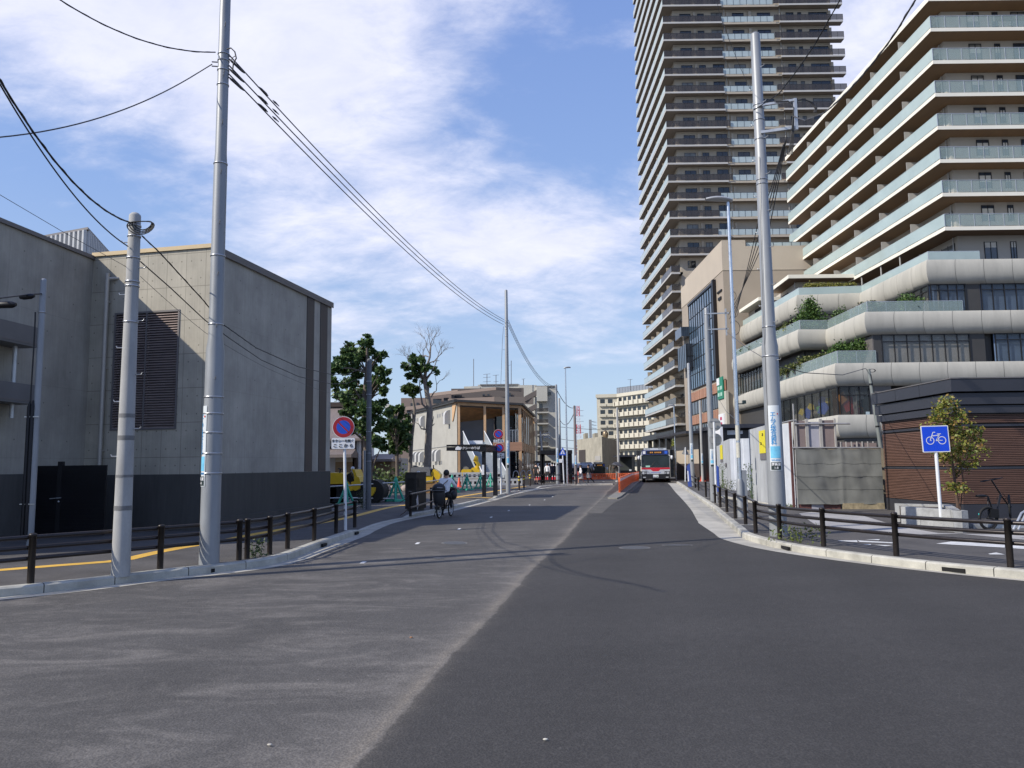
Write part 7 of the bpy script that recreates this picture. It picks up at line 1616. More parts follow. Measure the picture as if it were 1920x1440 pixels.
# temple roofs and shed
M_TILER = mat('grey_brown_roof', (.20, .165, .15), .6, .1, .12, 2, stretch=(6, 1, 1)); M_PLAST = mat('white_plaster', (.55, .57, .62), .7, 0, .06, 1); M_DWOOD = mat('dark_timber', (.045, .03, .024), .7, 0, .15, 3); M_TANB = mat('tan_boards', (.22, .15, .085), .75, 0, .15, 1, stretch=(.5, .5, 14))
yt = 54
def fpx(px, y): return D(px, 850, y).x
o = thing('temple_house', 'traditional house with grey-brown sweeping roof and white plaster walls, behind the round sign', 'house', (fpx(640, yt), yt, .1))
zr = lambda py, y=yt: D(650, py, y).z
def roof(b, xa, xb, y0, y1, ze, zr_, inset, th=.15):
 ym = (y0 + y1) / 2; n = 6; A = []
 for i in range(n + 1):
  t_ = i / n; z = ze + (zr_ - ze) * (t_ ** 1.35); A.append((y0 + (ym - y0) * t_, z, inset * t_))
 for (ya, za, ia), (yb_, zb_, ib) in zip(A[:-1], A[1:]):
  b.face([(xa + ia, ya, za), (xb - ia, ya, za), (xb - ib, yb_, zb_), (xa + ib, yb_, zb_)]); b.face([(xb - ia, ya, za), (xb - ia, y1 - (ya - y0), za), (xb - ib, y1 - (yb_ - y0), zb_), (xb - ib, yb_, zb_)]); b.face([(xa + ia, y1 - (ya - y0), za), (xa + ia, ya, za), (xa + ib, yb_, zb_), (xa + ib, y1 - (yb_ - y0), zb_)])
 b.face([(xa, y0, ze - th), (xb, y0, ze - th), (xb, y0, ze), (xa, y0, ze)]); b.face([(xb, y0, ze - th), (xb, y1, ze - th), (xb, y1, ze), (xb, y0, ze)]); b.face([(xa, y0, ze - th), (xb, y0, ze - th), (xb, y1, ze - th), (xa, y1, ze - th)])
b = M(); xr = fpx(682, yt); roof(b, xr - 13, xr, yt - 1, yt + 7, zr(823), zr(753), 2.2); b.build('roof', M_TILER, o)
b = M(); b.box(xr - 12, xr - 1.15, yt + 2.6, yt + 3.4, zr(757), zr(748)); b.build('roof_ridge', M_DWOOD, o)
b = M(); b.box(xr - 12, xr - .35, yt, yt + 6, .1, zr(824)); b.build('wall', M_PLAST, o)
for px in (651.5, 665.5, 680): b = M(); x = fpx(px, yt); b.box(x - .09, x + .09, yt - .06, yt - .005, .1, zr(824)); b.build('timber_post', M_DWOOD, o)
b = M(); b.box(xr - 12, xr - 1.7, yt - .07, yt - .005, zr(842), zr(846) + .35); b.build('timber_beam', M_DWOOD, o)
b = M(); roof(b, xr - 13, fpx(672, yt), yt - 2.4, yt + .4, zr(853), zr(843), 0, .2); b.build('lower_roof', M_TILER, o)
b = M(); b.box(fpx(632, yt), fpx(672, yt) - .2, yt - .5, yt - .01, .1, zr(857)); b.build('brown_screen', M_TANB, o)
b = M(); b.box(fpx(633, yt), fpx(651, yt), yt - .55, yt - .51, 1.0, zr(866)) if False else b.box(fpx(632.5, yt), fpx(664, yt), yt - .56, yt - .505, zr(866), zr(857.5)); b.build('paper_screen', mat('paper_screen', (.42, .38, .32), .8, 0, .1, 2), o)
b = M(); b.box(fpx(664, yt), xr - .4, yt - .5, yt - .008, .1, zr(858)); b.build('dark_doorway', M_DWOOD, o)
o = thing('wooden_shed', 'tan boarded shed with grey roof between the dark pole and the bare trees', 'shed', (fpx(715, 56), 56, .1))
b = M(); roof(b, fpx(690, 56), fpx(739, 56), 55.3, 60, D(700, 861, 56).z, D(700, 851, 57).z, .3, .18); b.build('roof', M_TILER, o)
b = M(); b.box(fpx(693, 56), fpx(734, 56), 56, 59.5, .1, D(700, 862, 56).z); b.build('wall', M_TANB, o)
b = M(); b.box(fpx(738, 60), fpx(752, 60), 60, 64, .1, D(745, 859, 60).z); b.build('grey_annex', M_PARTN, o)
# flower bed of stones and plants
o = thing('planting_bed', 'bed of pale stones and shrubs in front of the wooden shed', 'garden bed', (fpx(720, 51), 51, .12)); r8 = random.Random(9); b = M()
for i in range(90): x = fpx(r8.uniform(676, 775), 51); s = r8.uniform(.12, .42); b.ball((x, 51 + r8.uniform(-1.3, 1), .12 + s * .35), s, 6, 1, .8, .7)
b.build('stones', mat('bed_stone', (.30, .25, .23), .85, 0, .5, 1.5), o)
b = M()
for i in range(1500): leaf(b, Vector((fpx(r8.uniform(690, 800), 52), 52 + r8.uniform(-1, 1.2), .2 + abs(r8.gauss(0, .55)))), r8.uniform(.12, .3), r8, .4)
b.build('plants', leafmat('bed_plants', [(.03, .05, .02), (.08, .12, .03), (.15, .2, .06)]), o)
# timber hall
P0, P1, P2_, P3_ = Vector((-11.3, 87)), D(857, 800, 73.6).xy, D(978, 800, 74.6).xy, D(1001, 800, 96).xy
ztop = lambda px, py, y: D(px, py, y).z
zl0, zl1, zl2, zl3 = ztop(776, 774, 87), ztop(857, 752.5, 73.6), ztop(978, 759.5, 74.6), ztop(1001, 782, 96)
o = thing('timber_hall', 'two-storey station hall with timber posts, pale side wall and outdoor stair', 'building', (P1.x, P1.y, -.02))
M_PALEW = mat('pale_render_wall', (.37, .36, .325), .8, 0, .08, 1, grime=.12); M_TIMB = mat('glulam_timber', (.52, .33, .18), .6, 0, .18, 1.5, stretch=(1, 1, .3)); M_TIMBD = mat('timber_soffit', (.55, .31, .14), .7, 0, .25, 2); M_DGREY = mat('hall_grey_cladding', (.22, .225, .235), .6, .1, .08, 1); M_ROOFD = mat('hall_roof', (.055, .052, .05), .5, .3, .1)
zw = lambda a, z0_: a - .32
b = M(); b.face([v3(P0, -.1), v3(P1, -.1), v3(P1, zl1 - .1), v3(P0, zl0 - .1)]); b.build('side_wall', M_PALEW, o)
b = M(); d01 = (P1 - P0).normalized(); n01 = Vector((-d01.y, d01.x)); n01 = n01 if n01.x < 0 else -n01
O01, O11 = P0 + n01 * .25, P1 + n01 * .25 - Vector((0, .4))
b.extr([v3(O01, zl0 - .1), v3(O11, zl1 - .1), v3(O11, zl1 + .18), v3(O01, zl0 + .18)], (-n01 * .3).to_3d()); b.build('roof_edge', M_ROOFD, o)
b = M(); O2 = P2_ + Vector((.2, -.3)); O3 = P3_ + Vector((.3, 0)); z_ = .16
b.add([v3(O11, zl1 + z_), v3(O2, zl2 + z_), v3(O3, zl3 + z_), v3(O01, zl0 + z_), v3(O11, zl1 - .04), v3(O2, zl2 - .04), v3(O3, zl3 - .04), v3(O01, zl0 - .04)], [(0, 1, 2, 3), (4, 7, 6, 5), (0, 4, 5, 1), (1, 5, 6, 2), (2, 6, 7, 3), (3, 7, 4, 0)], False); b.build('roof', M_ROOFD, o)
# porch: deep recess with timber ceiling, grey back wall
d12 = (P2_ - P1).normalized(); n12 = Vector((d12.y, -d12.x)); L12 = (P2_ - P1).length; d23 = (P3_ - P2_).normalized(); n23 = Vector((d23.y, -d23.x)); L23 = (P3_ - P2_).length
def F(s, off, z): p = P1 + d12 * s - n12 * off; return v3(p, z)
def zr_(s): return zl1 + (zl2 - zl1) * s / L12
zfl = ztop(985, 829, 75); zbm = ztop(985, 845, 75)
b = M(); b.face([F(.1, .1, zl1 - .5), F(L12 - .1, .1, zl2 - .5), F(L12 - .1, 3.4, zl2 - .9), F(.1, 3.4, zl1 - 1.9)]); b.build('porch_ceiling', M_TIMBD, o)
b = M(); b.face([F(.3, 3.3, zfl - .3), F(L12 * .64, 3.3, zfl - .3), F(L12 * .64, 3.3, zl1 - .8), F(.3, 3.3, zl1 - .8)]); b.face([F(.02, .0, zfl - .3), F(.3, 3.3, zfl - .3), F(.3, 3.3, zl1 - 1.2), F(.02, 0, zl1 - 1.0)]); b.face([F(.05, 1.5, -.1), F(2.4, 1.5, -.1), F(2.4, 1.5, zfl), F(.05, 1.5, zfl)]); b.build('porch_wall', M_DGREY, o)
b = M(); b.face([F(L12 * .64, 3.0, zfl), F(L12, 3.0, zfl), F(L12, 3.0, zl2 - .6), F(L12 * .64, 3.0, zl1 - .7)]); b.face([F(L12 * .5, 2.0, -.1), F(L12, 2.0, -.1), F(L12, 2.0, zfl - .9), F(L12 * .5, 2.0, zfl - .9)]); b.build('porch_glass', M_WIN, o)
b = M(); b.extr([F(.02, 0, zl1 - .35), F(L12, 0, zl2 - .3), F(L12, 0, zl2 - .05), F(.02, 0, zl1 - .05)], (n12 * -.25).to_3d()); b.build('eaves_beam', M_TIMB, o)
b = M(); b.face([F(-.02, -.01, zl1 - .08), F(-.02, -.01, zl1 - 2.0), F(-.9, .6, zl1 - 1.4), F(-.9, .6, zl1 - .3)]) if False else b.extr([v3(P1 - d01 * 0 + n01 * .03, zl1 - .1), v3(P1 - d01 * 1.15 + n01 * .03, zl1 - .22), v3(P1 - d01 * 1.15 + n01 * .03, zl1 - 1.9), v3(P1 - d01 * .9 + n01 * .03, zl1 - 1.75)], (n01 * .06).to_3d()); b.build('gable_board', M_TIMB, o)
def spx(px): d = ray(px, 800); den = d.x * d12.y - d.y * d12.x; s = (P1.x * d12.y - P1.y * d12.x) / den; return (Vector((d.x * s, d.y * s)) - P1).dot(d12)
for px in (860.5, 909.5, 944.5): s = spx(px); b = M(); b.bar(F(s, .12, zfl - .2 if px > 900 else -.1), F(s, .12, zr_(s) - .3), .24); b.build('timber_post', M_TIMB, o)
b = M(); b.bar(F(L12 - .14, .14, -.1), F(L12 - .14, .14, zl2 - .3), .28); b.build('timber_post', M_TIMB, o)
b = M(); s0 = spx(925); b.extr([F(s0, -.02, zbm), F(L12 + .02, -.02, zbm), F(L12 + .02, -.02, zfl), F(s0, -.02, zfl)], (n12 * -.4).to_3d()); b.build('floor_beam', mat('cedar_cladding', (.46, .25, .15), .65, 0, .15, 1, stretch=(.5, .5, 10)), o)
b = M(); b.extr([v3(P2_ + n23 * .02, zbm), v3(P3_ + n23 * .02, zbm), v3(P3_ + n23 * .02, zfl), v3(P2_ + n23 * .02, zfl)], (n23 * -.3).to_3d()); b.build('side_floor_beam', M_TIMB, o)
b = M(); b.extr([v3(P2_, zl2 - .3), v3(P3_, zl3 - .3), v3(P3_, zl3 - .05), v3(P2_, zl2 - .05)], (n23 * -.3).to_3d()); b.build('side_eaves_beam', M_TIMB, o)
for i in range(1, 8):
 q_ = P2_.lerp(P3_, i / 7.0); zz_ = zl2 + (zl3 - zl2) * i / 7.0; b = M(); b.bar(v3(q_, -.1), v3(q_, zz_ - .3), .16, .16); b.build('timber_fin', M_TIMB, o)
b = M(); b.face([v3(P2_ - n23 * .6, -.1), v3(P3_ - n23 * .6, -.1), v3(P3_ - n23 * .6, zl3 - .3), v3(P2_ - n23 * .6, zl2 - .3)]); b.build('side_glass', M_WIN, o)
b = M(); rail_seg(b, tuple(F(spx(945), .1, 0).xy), tuple(F(L12 - .3, .1, 0).xy), zfl, 1.15, .25); b.build('porch_railing', [mat('railing_glass', (.2, .22, .23), .3, 0, 0, alpha=.25), M_GALV], o)
# blue shutter glimpse
b = M(); s_ = .9; b.face([F(.35, 2.0, zfl + .9), F(.55, 3.2, zfl + .9), F(.55, 3.2, zfl + 2.7), F(.35, 2.0, zfl + 2.7)]); b.build('blue_door', mat('blue_sheet', (.02, .12, .42), .5, 0, .1), o)
# round vent hoods on the pale wall
def wpx(px, py):
 d = ray(px, py); den = d.x * d01.y - d.y * d01.x; s = (P0.x * d01.y - P0.y * d01.x) / den; return v3(Vector((d.x * s, d.y * s)), EYE + d.z * s)
M_HOOD = mat('vent_hood_pale', (.55, .54, .52), .5, .2, .05)
for (px, py, sc) in ((794, 788, 1.15), (841, 780, 1.35), (779, 855, 1.1), (785, 855, 1.1), (792, 855, 1.1), (816, 852, 1.15), (823, 852, 1.15)):
 c = wpx(px, py); b = M(); r = .42 * sc; w_ = .62; vs = []; n = 8; prof = [(0, .55 * sc)] + [(r * math.sin(a), .05 + .55 * sc * 0 + r * math.cos(a) * 1.0 + .12) for a in [math.pi / 2 * k / n for k in range(n + 1)]] + [(r, -.5 * sc)]
 prof = [(r * math.sin(a), r * math.cos(a)) for a in [math.pi / 2 * k / n for k in range(n + 1)]] + [(r, -.62 * sc), (0, -.62 * sc)]
 b.extr([c + (n01 * (u + .01)).to_3d() + Vector((0, 0, z)) for u, z in prof], (d01 * .5).to_3d()); b.build('vent_hood', M_HOOD, o)
for (px, py) in ((779, 785), (782, 784), (820, 777), (824, 776), (829, 774), (833, 773), (820, 864), (827, 864)): c = wpx(px, py); b = M(); b.extr([c, c + (d01 * .3).to_3d(), c + (d01 * .3).to_3d() + Vector((0, 0, -.35)), c + Vector((0, 0, -.35))], (n01 * .02).to_3d()); b.build('wall_slot', M_DGREY, o)
b = M(); 
a, c = wpx(770, 845), wpx(846, 836); b.tube([a + (n01 * .03).to_3d(), c + (n01 * .03).to_3d()], .03, 4); b.build('wall_joint', M_DGREY, o)
b = M(); b.tube([wpx(772.5, 870) + (n01 * .1).to_3d(), wpx(774, 776) + (n01 * .1).to_3d()], .09, 6); b.build('downpipe', M_SLABW, o)
# stair: two pale stringers and steps
S1a, S1b = F(.9, -.3, 3.9), Vector((*D(905, 880, 61).xy, 0.9))
st_ = M_GALV
xs0, ys0, zs0 = D(868, 815, 73).x, 73.2, zfl + .0; xs1, ys1 = D(905, 890, 60.5).x, 60.5
xr0, xr1 = D(908, 815, 73).x, D(951, 890, 60.5).x
M_STAIR = mat('stair_steel_pale', (.40, .43, .45), .45, .3, .08, 2)
for a, c in ((xs0, xs1), (xr0, xr1)):
 b = M(); b.extr([Vector((a, ys0, zs0 - .1)), Vector((c, ys1, .1)), Vector((c, ys1, 1.05)), Vector((a, ys0, zs0 + 1.0))], (.06, 0, 0)); b.build('stair_side', M_STAIR, o)
 b = M(); b.tube([Vector((a, ys0, zs0 + 1.05)), Vector((c, ys1, 1.1))], .04, 6); b.build('handrail', M_WSIGN, o)
b = M(); n = 20
for i in range(n):
 t_ = i / n; x0 = xs1 + (xs0 - xs1) * t_; x1 = xr1 + (xr0 - xr1) * t_; y = ys1 + (ys0 - ys1) * t_; z = .12 + (zs0 - .12) * (i + 1) / n; hgt = zs0 / n; b.box(x0, x1, y, y + (ys0 - ys1) / n + .03, z - hgt + .01, z)
b.build('stair_steps', mat('stair_tread', (.33, .36, .39), .6, .2, .08, 2), o)
b = M(); c = D(887, 830.5, 72.5); b.box(-.9, .9, 0, .2, -.12, .22, O=c); b.build('white_lamp_box', M_WSIGN, o)
# ---- apartments beyond
M_APB = mat('brown_apartment', (.135, .115, .105), .8, 0, .06, .4); M_APP = mat('pinkish_apartment', (.23, .18, .155), .8, 0, .06, .3); M_APC = mat('cream_apartment', (.52, .51, .46), .8, 0, .05, .3, grime=.06); M_CRM = mat('cream_sunny', (.56, .53, .44), .8, 0, .05, .3, grime=.06)
def blk(b, px0, px1, y, py0, py1, dep): # box from pixels at distance y
 b.box(D(px0, py0, y).x, D(px1, py0, y).x, y, y + dep, (D((px0 + px1) / 2, py1, y).z if py1 is not None else -1), D((px0 + px1) / 2, py0, y).z)
ya = 125
o = thing('apartment_block', 'stepped brown apartment building with sloping terraces behind the timber hall', 'apartment building', (D(880, 870, ya).x, ya, -1.2))
b = M(); blk(b, 752, 801, ya + 14, 746, None, 10); b.build('left_wing', M_APP, o)
b = M(); blk(b, 801, 848, ya + 10, 739, None, 12); b.build('stepped_wing', M_APP, o)
b = M(); blk(b, 728, 752, ya + 20, 777, None, 8); b.build('low_wing', M_APB, o)
b = M(); blk(b, 846, 982, ya + 3, 728, None, 12); b.build('main_wall', M_APB, o)
def slopes(px0, py0a, py0b, px1, py1a, py1b, y0, y1, m, nm, th=.4):
 b = M(); b.extr([D(px0, py0a, y0), D(px1, py1a, y1), D(px1, py1b, y1), D(px0, py0b, y0)], (0, th, 0)); b.build(nm, m, o)
slopes(800, 744, 738, 858, 737, 731, ya + 8, ya, M_APP, 'roof_parapet'); slopes(846, 740, 734.5, 930, 731, 726, ya - 1, ya - 5, M_APP, 'roof_parapet'); slopes(930, 731, 726, 978, 734, 728, ya - 5.1, ya - 4, M_APB, 'roof_parapet')
slopes(840, 757, 748, 927, 757, 744, ya - 2, ya - 4, M_APP, 'balcony_front'); slopes(928, 756, 744, 1000, 758, 744, ya - 4, ya - 5, M_APB, 'balcony_front')
slopes(927, 760, 756, 985, 765, 761, ya - 4, ya - 5, M_APB, 'balcony_front')
for i, py in enumerate((745, 770, 795, 820, 848)): # zig-zag outdoor stair
 slopes(984, py + 8, py - 6 + 4, 1006, py + (-4 if i % 2 else -4), py - 14, ya - 5, ya - 5, M_APB, 'stair_parapet', 2.0)
b = M(); blk(b, 1003, 1006.5, ya - 4, 744, None, 2); b.build('stair_wall', M_APC, o)
for (a, c, py0, py1, yy) in ((770, 776, 756, 763, ya + 14), (781, 785, 755, 762, ya + 14), (812, 828, 748, 757, ya + 9.8), (832, 842, 746, 756, ya + 9.8), (763, 770, 767, 775, ya + 14), (783, 795, 765, 773, ya + 14), (852, 866, 741, 748, ya + 2.9), (905, 909, 739, 744, ya + 2.9), (914, 918, 739, 744, ya + 2.9), (950, 958, 737, 744, ya + 2.9), (730, 738, 785, 793, ya + 19.9), (741, 748, 784, 792, ya + 19.9), (803, 811, 762, 770, ya + 9.8)):
 b = M(); b.box(D(a, py0, yy).x, D(c, py0, yy).x, yy - .15, yy - .05, D(a, py1, yy).z, D(a, py0, yy).z); b.build('window', M_WIN, o)
slopes(752, 770, 764, 800, 765, 758, ya + 12, ya + 10, M_APP, 'terrace_parapet'); slopes(800, 768, 762, 842, 762, 756, ya + 7, ya + 5, M_APP, 'terrace_parapet')
for (x0, x1, py0, py1) in ((884, 900, 724, 732), (857, 867, 729, 735)): b = M(); blk(b, x0, x1, ya + 5, py0, py1 + 6, 5); b.build('roof_box', M_APP if x0 < 880 else M_APC, o)
b = M(); blk(b, 730, 742, ya + 22, 755, 777, .2) if False else b.box(D(722, 760, ya + 20).x, D(732, 760, ya + 20).x, ya + 20, ya + 20.1, D(727, 768, ya + 20).z, D(727, 758, ya + 20).z); b.build('roof_screen', M_APC, o)
yc = 150
o = thing('apartment_block', 'tall pale cream apartment block with five stacked balconies, behind the brown one', 'apartment building', (D(1000, 870, yc).x, yc, -1.2))
b = M(); blk(b, 896, 975, yc + 4, 721, None, 12); b.build('left_part', M_APC, o); b = M(); blk(b, 972, 1006, yc + 2, 722, None, 12); b.build('middle_part', M_APC, o)
b = M(); blk(b, 1005.5, 1043, yc, 724, None, 14); b.build('wall', M_APC, o)
b = M(); blk(b, 870, 896, yc + 6, 724.5, None, 8); b.build('roof_house', M_CRM, o)
b = M(); blk(b, 1005.5, 1026, yc - 1.2, 724.5, 752, 1.19); b.build('upper_bay', M_APC, o)
for py in (765, 786, 807, 829):
 b = M(); blk(b, 1006.5, 1028, yc - 1.5, py, py + 7, .12); b.build('balcony_railing', M_RAILD, o)
 b = M(); blk(b, 1006.5, 1028, yc - 1.5, py + 7, py + 9.5, 1.49); b.build('balcony_slab', M_APC, o)
 b = M(); blk(b, 1010.5, 1017, yc - .1, py - 8, py + 7, .09); b.build('balcony_door', M_WIN, o)
b = M(); blk(b, 1026, 1033, yc - .1, 735, 741, .09); b.build('window', M_WIN, o)
b = M(); blk(b, 1005, 1043, yc - .4, 838, 841, .39); b.build('ledge', M_CRM, o)
b = M(); blk(b, 900, 972, yc + 3.8, 720, 722, 1); blk(b, 1004, 1043, yc - .2, 723, 725, 1); b.build('roof_edge', mat('roof_edge_grey', (.2, .2, .2), .6, 0, 0), o)
# aerials
def aerial(px, pyt, pyb, y, arms, lb):
 p = D(px, pyb, y); t_ = D(px, pyt, y); o = thing('roof_aerial', lb, 'aerial', tuple(p)); b = M(); b.tube([p, t_], .07, 5)
 for (py, w_) in arms: z = D(px, py, y).z; b.bar((p.x - w_, y, z), (p.x + w_, y, z + .1), .06)
 b.build('mast', mat('aerial_metal', (.2, .2, .22), .5, .5, 0), o)
aerial(913, 702, 724, yc, ((702, .7), (708, .75), (716, .8)), 'television aerial with three crossbars on the pale roof, left one')
aerial(930, 703, 724, yc, ((704, .6), (716, .5)), 'television aerial right of the three-bar one, beside the slim pole'); aerial(981.5, 711, 722, yc, ((711, .35),), 'small lone television aerial at the right end of the pale roof')
aerial(888, 673, 726, yc, (), 'tall thin mast on the pale roof, left'); aerial(958.5, 676, 722, yc, (), 'tall thin mast on the pale roof, right of the slim pole')
# cream apartment right of centre
yq = 205; A_, B_, C_ = D(1120, 800, yq).xy, D(1158, 800, yq - 1).xy, D(1226, 800, yq - 14).xy
o = thing('apartment_block', 'sunny cream seven-storey apartment block with rows of balconies, left of the tower', 'apartment building', (B_.x, B_.y, -1.2))
zt_ = D(1122, 746, yq).z
b = M(); b.prism([tuple(A_), tuple(B_), tuple(C_), (C_.x + 10, C_.y + 14), (A_.x + 12, A_.y + 26)], -1.2, zt_); b.build('wall', M_CRM, o)
b = M(); b.prism([(A_.x - .3, A_.y - .3), (B_.x - .1, B_.y - .4), (C_.x - .3, C_.y - .4), (C_.x + 10, C_.y + 14), (A_.x + 12, A_.y + 26)], zt_ + .01, zt_ + .9); b.build('parapet', M_CRM, o)
dBC = (C_ - B_).normalized(); LBC = (C_ - B_).length; nBC = Vector((dBC.y, -dBC.x)); nBC = nBC if nBC.x < 0 else -nBC; dAB = (B_ - A_).normalized(); LAB = (B_ - A_).length; nAB = Vector((dAB.y, -dAB.x)); nAB = nAB if nAB.y < 0 else -nAB
fh = (zt_ + .6) / 7.0
for k in range(0, 7):
 z = fh * k - .2
 b = M(); b.extr([v3(B_ + nBC * .02, z + .0), v3(C_ + nBC * .02, z), v3(C_ + nBC * .02, z + 1.15), v3(B_ + nBC * .02, z + 1.15)], (nBC * .12).to_3d()) if False else b.extr([v3(B_ + nBC * 1.3, z), v3(C_ + nBC * 1.3, z), v3(C_ + nBC * 1.3, z + 1.1), v3(B_ + nBC * 1.3, z + 1.1)], (nBC * -.15).to_3d()); b.extr([v3(B_ + nBC * 1.15, z), v3(C_ + nBC * 1.15, z), v3(C_ + nBC * 1.15, z + .2), v3(B_ + nBC * 1.15, z + .2)], (nBC * -1.14).to_3d()); b.build('balcony', M_CRM, o)
 for i in range(7):
  s0 = .8 + i * (LBC - 1) / 7; w_ = 1.3; b = M(); A2_ = B_ + dBC * s0 + nBC * .02; b.extr([v3(A2_, z + .3), v3(A2_ + dBC * w_, z + .3), v3(A2_ + dBC * w_, z + 2.2), v3(A2_, z + 2.2)], (nBC * .04).to_3d()); b.build('window', M_WIN, o)
  if i % 1 == 0: b = M(); b.extr([v3(B_ + dBC * (s0 - .35) + nBC * 1.31, z - .0 + .1), v3(B_ + dBC * s0 + nBC * 1.31, z + .1), v3(B_ + dBC * s0 + nBC * 1.31, z + 1.0), v3(B_ + dBC * (s0 - .35) + nBC * 1.31, z + 1.0)], (nBC * .03).to_3d()); b.build('balcony_slot', M_TWALL if False else mat('slot_brown', (.10, .085, .07), .8, 0, 0), o) if k > 0 else None  # dark brown strip on the balcony front beside each window
 for s0 in (.9, LAB - 2.4): b = M(); A2_ = A_ + dAB * s0 + nAB * .02; b.extr([v3(A2_, z + .95), v3(A2_ + dAB * 1.2, z + .95), v3(A2_ + dAB * 1.2, z + 2.0), v3(A2_, z + 2.0)], (nAB * .04).to_3d()); b.build('window', M_WIN, o); b = M(); b.extr([v3(A2_ - dAB * .2, z + .1), v3(A2_ + dAB * 1.6, z + .1), v3(A2_ + dAB * 1.6, z + .7), v3(A2_ - dAB * .2, z + .7)], (nAB * .5).to_3d()); b.build('window_box', M_CRM, o)
b = M(); p_, q_ = A_.lerp(B_, .9) + Vector((1, 3)), C_ + Vector((2, 4)); rail_seg(b, tuple(p_), tuple(q_), zt_ + .9, 1.9, 1.0); b.build('roof_fence', [mat('fence_mesh', (.2, .2, .22), .6, 0, 0, alpha=.5), M_RPOST], o)
aerial(1182, 711, 732, yq - 20, ((712, .6),), 'television aerial on the sunny cream block')
# concrete plant building
yp_ = 112; a_, b_, c_ = D(1082.5, 850, yp_).xy, D(1129, 850, yp_ - 12).xy, D(1158, 850, yp_ + 8).xy
o = thing('concrete_plant_building', 'plain windowless concrete building behind the red and white bus', 'building', (b_.x, b_.y, -1.2)); zt_ = D(1129, 818.5, yp_ - 12).z
dp_ = (b_ - a_).normalized(); M_CP = concrete_mat('plant_concrete', (.37, .345, .28), dp_, 3, 3, False, .08)
b = M(); P4_ = [a_, b_, c_, c_ + (a_ - b_)]; b.prism([tuple(p) for p in P4_], -1.2, zt_); b.build('wall', M_CP, o)
npn = Vector((dp_.y, -dp_.x)); npn = npn if npn.y < 0 else -npn
def on(a, d, px): r_ = ray(px, 850); den = r_.x * d.y - r_.y * d.x; s = (a.x * d.y - a.y * d.x) / den; return Vector((r_.x * s, r_.y * s))
for (pa, pb, py0, py1, m, nm) in ((1086, 1098, 844, 866, M_BROWN, 'shutter'), (1116, 1126.5, 855, 864, M_PARTN, 'louvre_panel')):
 A2_, B2_ = on(a_, dp_, pa), on(a_, dp_, pb); yy = A2_.y; b = M(); b.extr([v3(A2_ + npn * .02, D(pa, py1, yy).z), v3(B2_ + npn * .02, D(pa, py1, yy).z), v3(B2_ + npn * .02, D(pa, py0, yy).z), v3(A2_ + npn * .02, D(pa, py0, yy).z)], (npn * .04).to_3d()); b.build(nm, m, o)
dq_ = (c_ - b_).normalized(); nq_ = Vector((dq_.y, -dq_.x)); nq_ = nq_ if nq_.y < 0 else -nq_; A2_, B2_ = on(b_, dq_, 1140), on(b_, dq_, 1149); b = M(); b.extr([v3(A2_ + nq_ * .02, -1), v3(B2_ + nq_ * .02, -1), v3(B2_ + nq_ * .02, D(1144, 872, 110).z), v3(A2_ + nq_ * .02, D(1144, 872, 110).z)], (nq_ * .04).to_3d()); b.build('door', M_WIN, o)
b = M(); b.ball(D(1135, 815, yp_), .26 * 1.0 + .18, 10, 1, 1, 1.5); b.build('roof_vent', mat('bronze_vent', (.25, .19, .12), .4, .6, .1), o)
for px, w_ in ((1100, 5.5), (1118, 6)): b = M(); blk(b, px - w_ / 2, px + w_ / 2, 135, 812, 825, 4); b.build('roof_turret', M_CP, o)
# dark bus shelters: far right one and the one behind the people
o = thing('bus_shelter', 'long dark-roofed bus shelter wall beneath the sunny cream block', 'shelter', (D(1185, 870, 92).x, 92, -1)); ys = 92
b = M(); blk(b, 1161, 1193, ys, 853, 856.5, 6); b.build('roof', M_DKM, o); b = M(); blk(b, 1161, 1190, ys + 3, 857, 882, .3); b.build('back_wall', mat('shelter_wall_green_grey', (.07, .08, .075), .6, 0, .1), o)
b = M(); blk(b, 1160, 1193, ys + 1, 882, None, .3); b.build('dark_base', M_BLACKM, o)
for px in (1161, 1187, 1196, 1199): b = M(); x = D(px, 870, ys).x; b.box(x - .1, x + .1, ys - .1, ys + .1, -1, D(px, 845 if px > 1190 else 855, ys).z); b.build('post', M_RPOST, o)
b = M(); blk(b, 1180, 1184, ys - .2, 880, 883, .1); b.build('white_notice', M_WSIGN, o)
o = thing('bus_shelter', 'black bus shelter with two stepped roofs behind the waiting people', 'shelter', (D(1035, 870, 68).x, 68, .1))
b = M(); blk(b, 1013, 1073, 66, 844, 851, 7); b.build('roof', M_BLACKM, o); b = M(); blk(b, 1003, 1033, 68, 864, 868, 5); b.build('lower_roof', M_BLACKM, o)
for px in (1015.5, 1019, 1053, 1061, 1070): b = M(); x = D(px, 870, 67).x; b.box(x - .13, x + .13, 67, 67.3, .1, D(px, 850, 67).z); b.build('post', M_BLACKM, o)
b = M(); blk(b, 1050, 1069, 69.5, 852, 905, .2); b.build('dark_screen', M_BLACKM, o); b = M(); blk(b, 1004, 1032, 95, 868, 874, .1); tb_ = b.build('white_band', M_WSIGN, o)
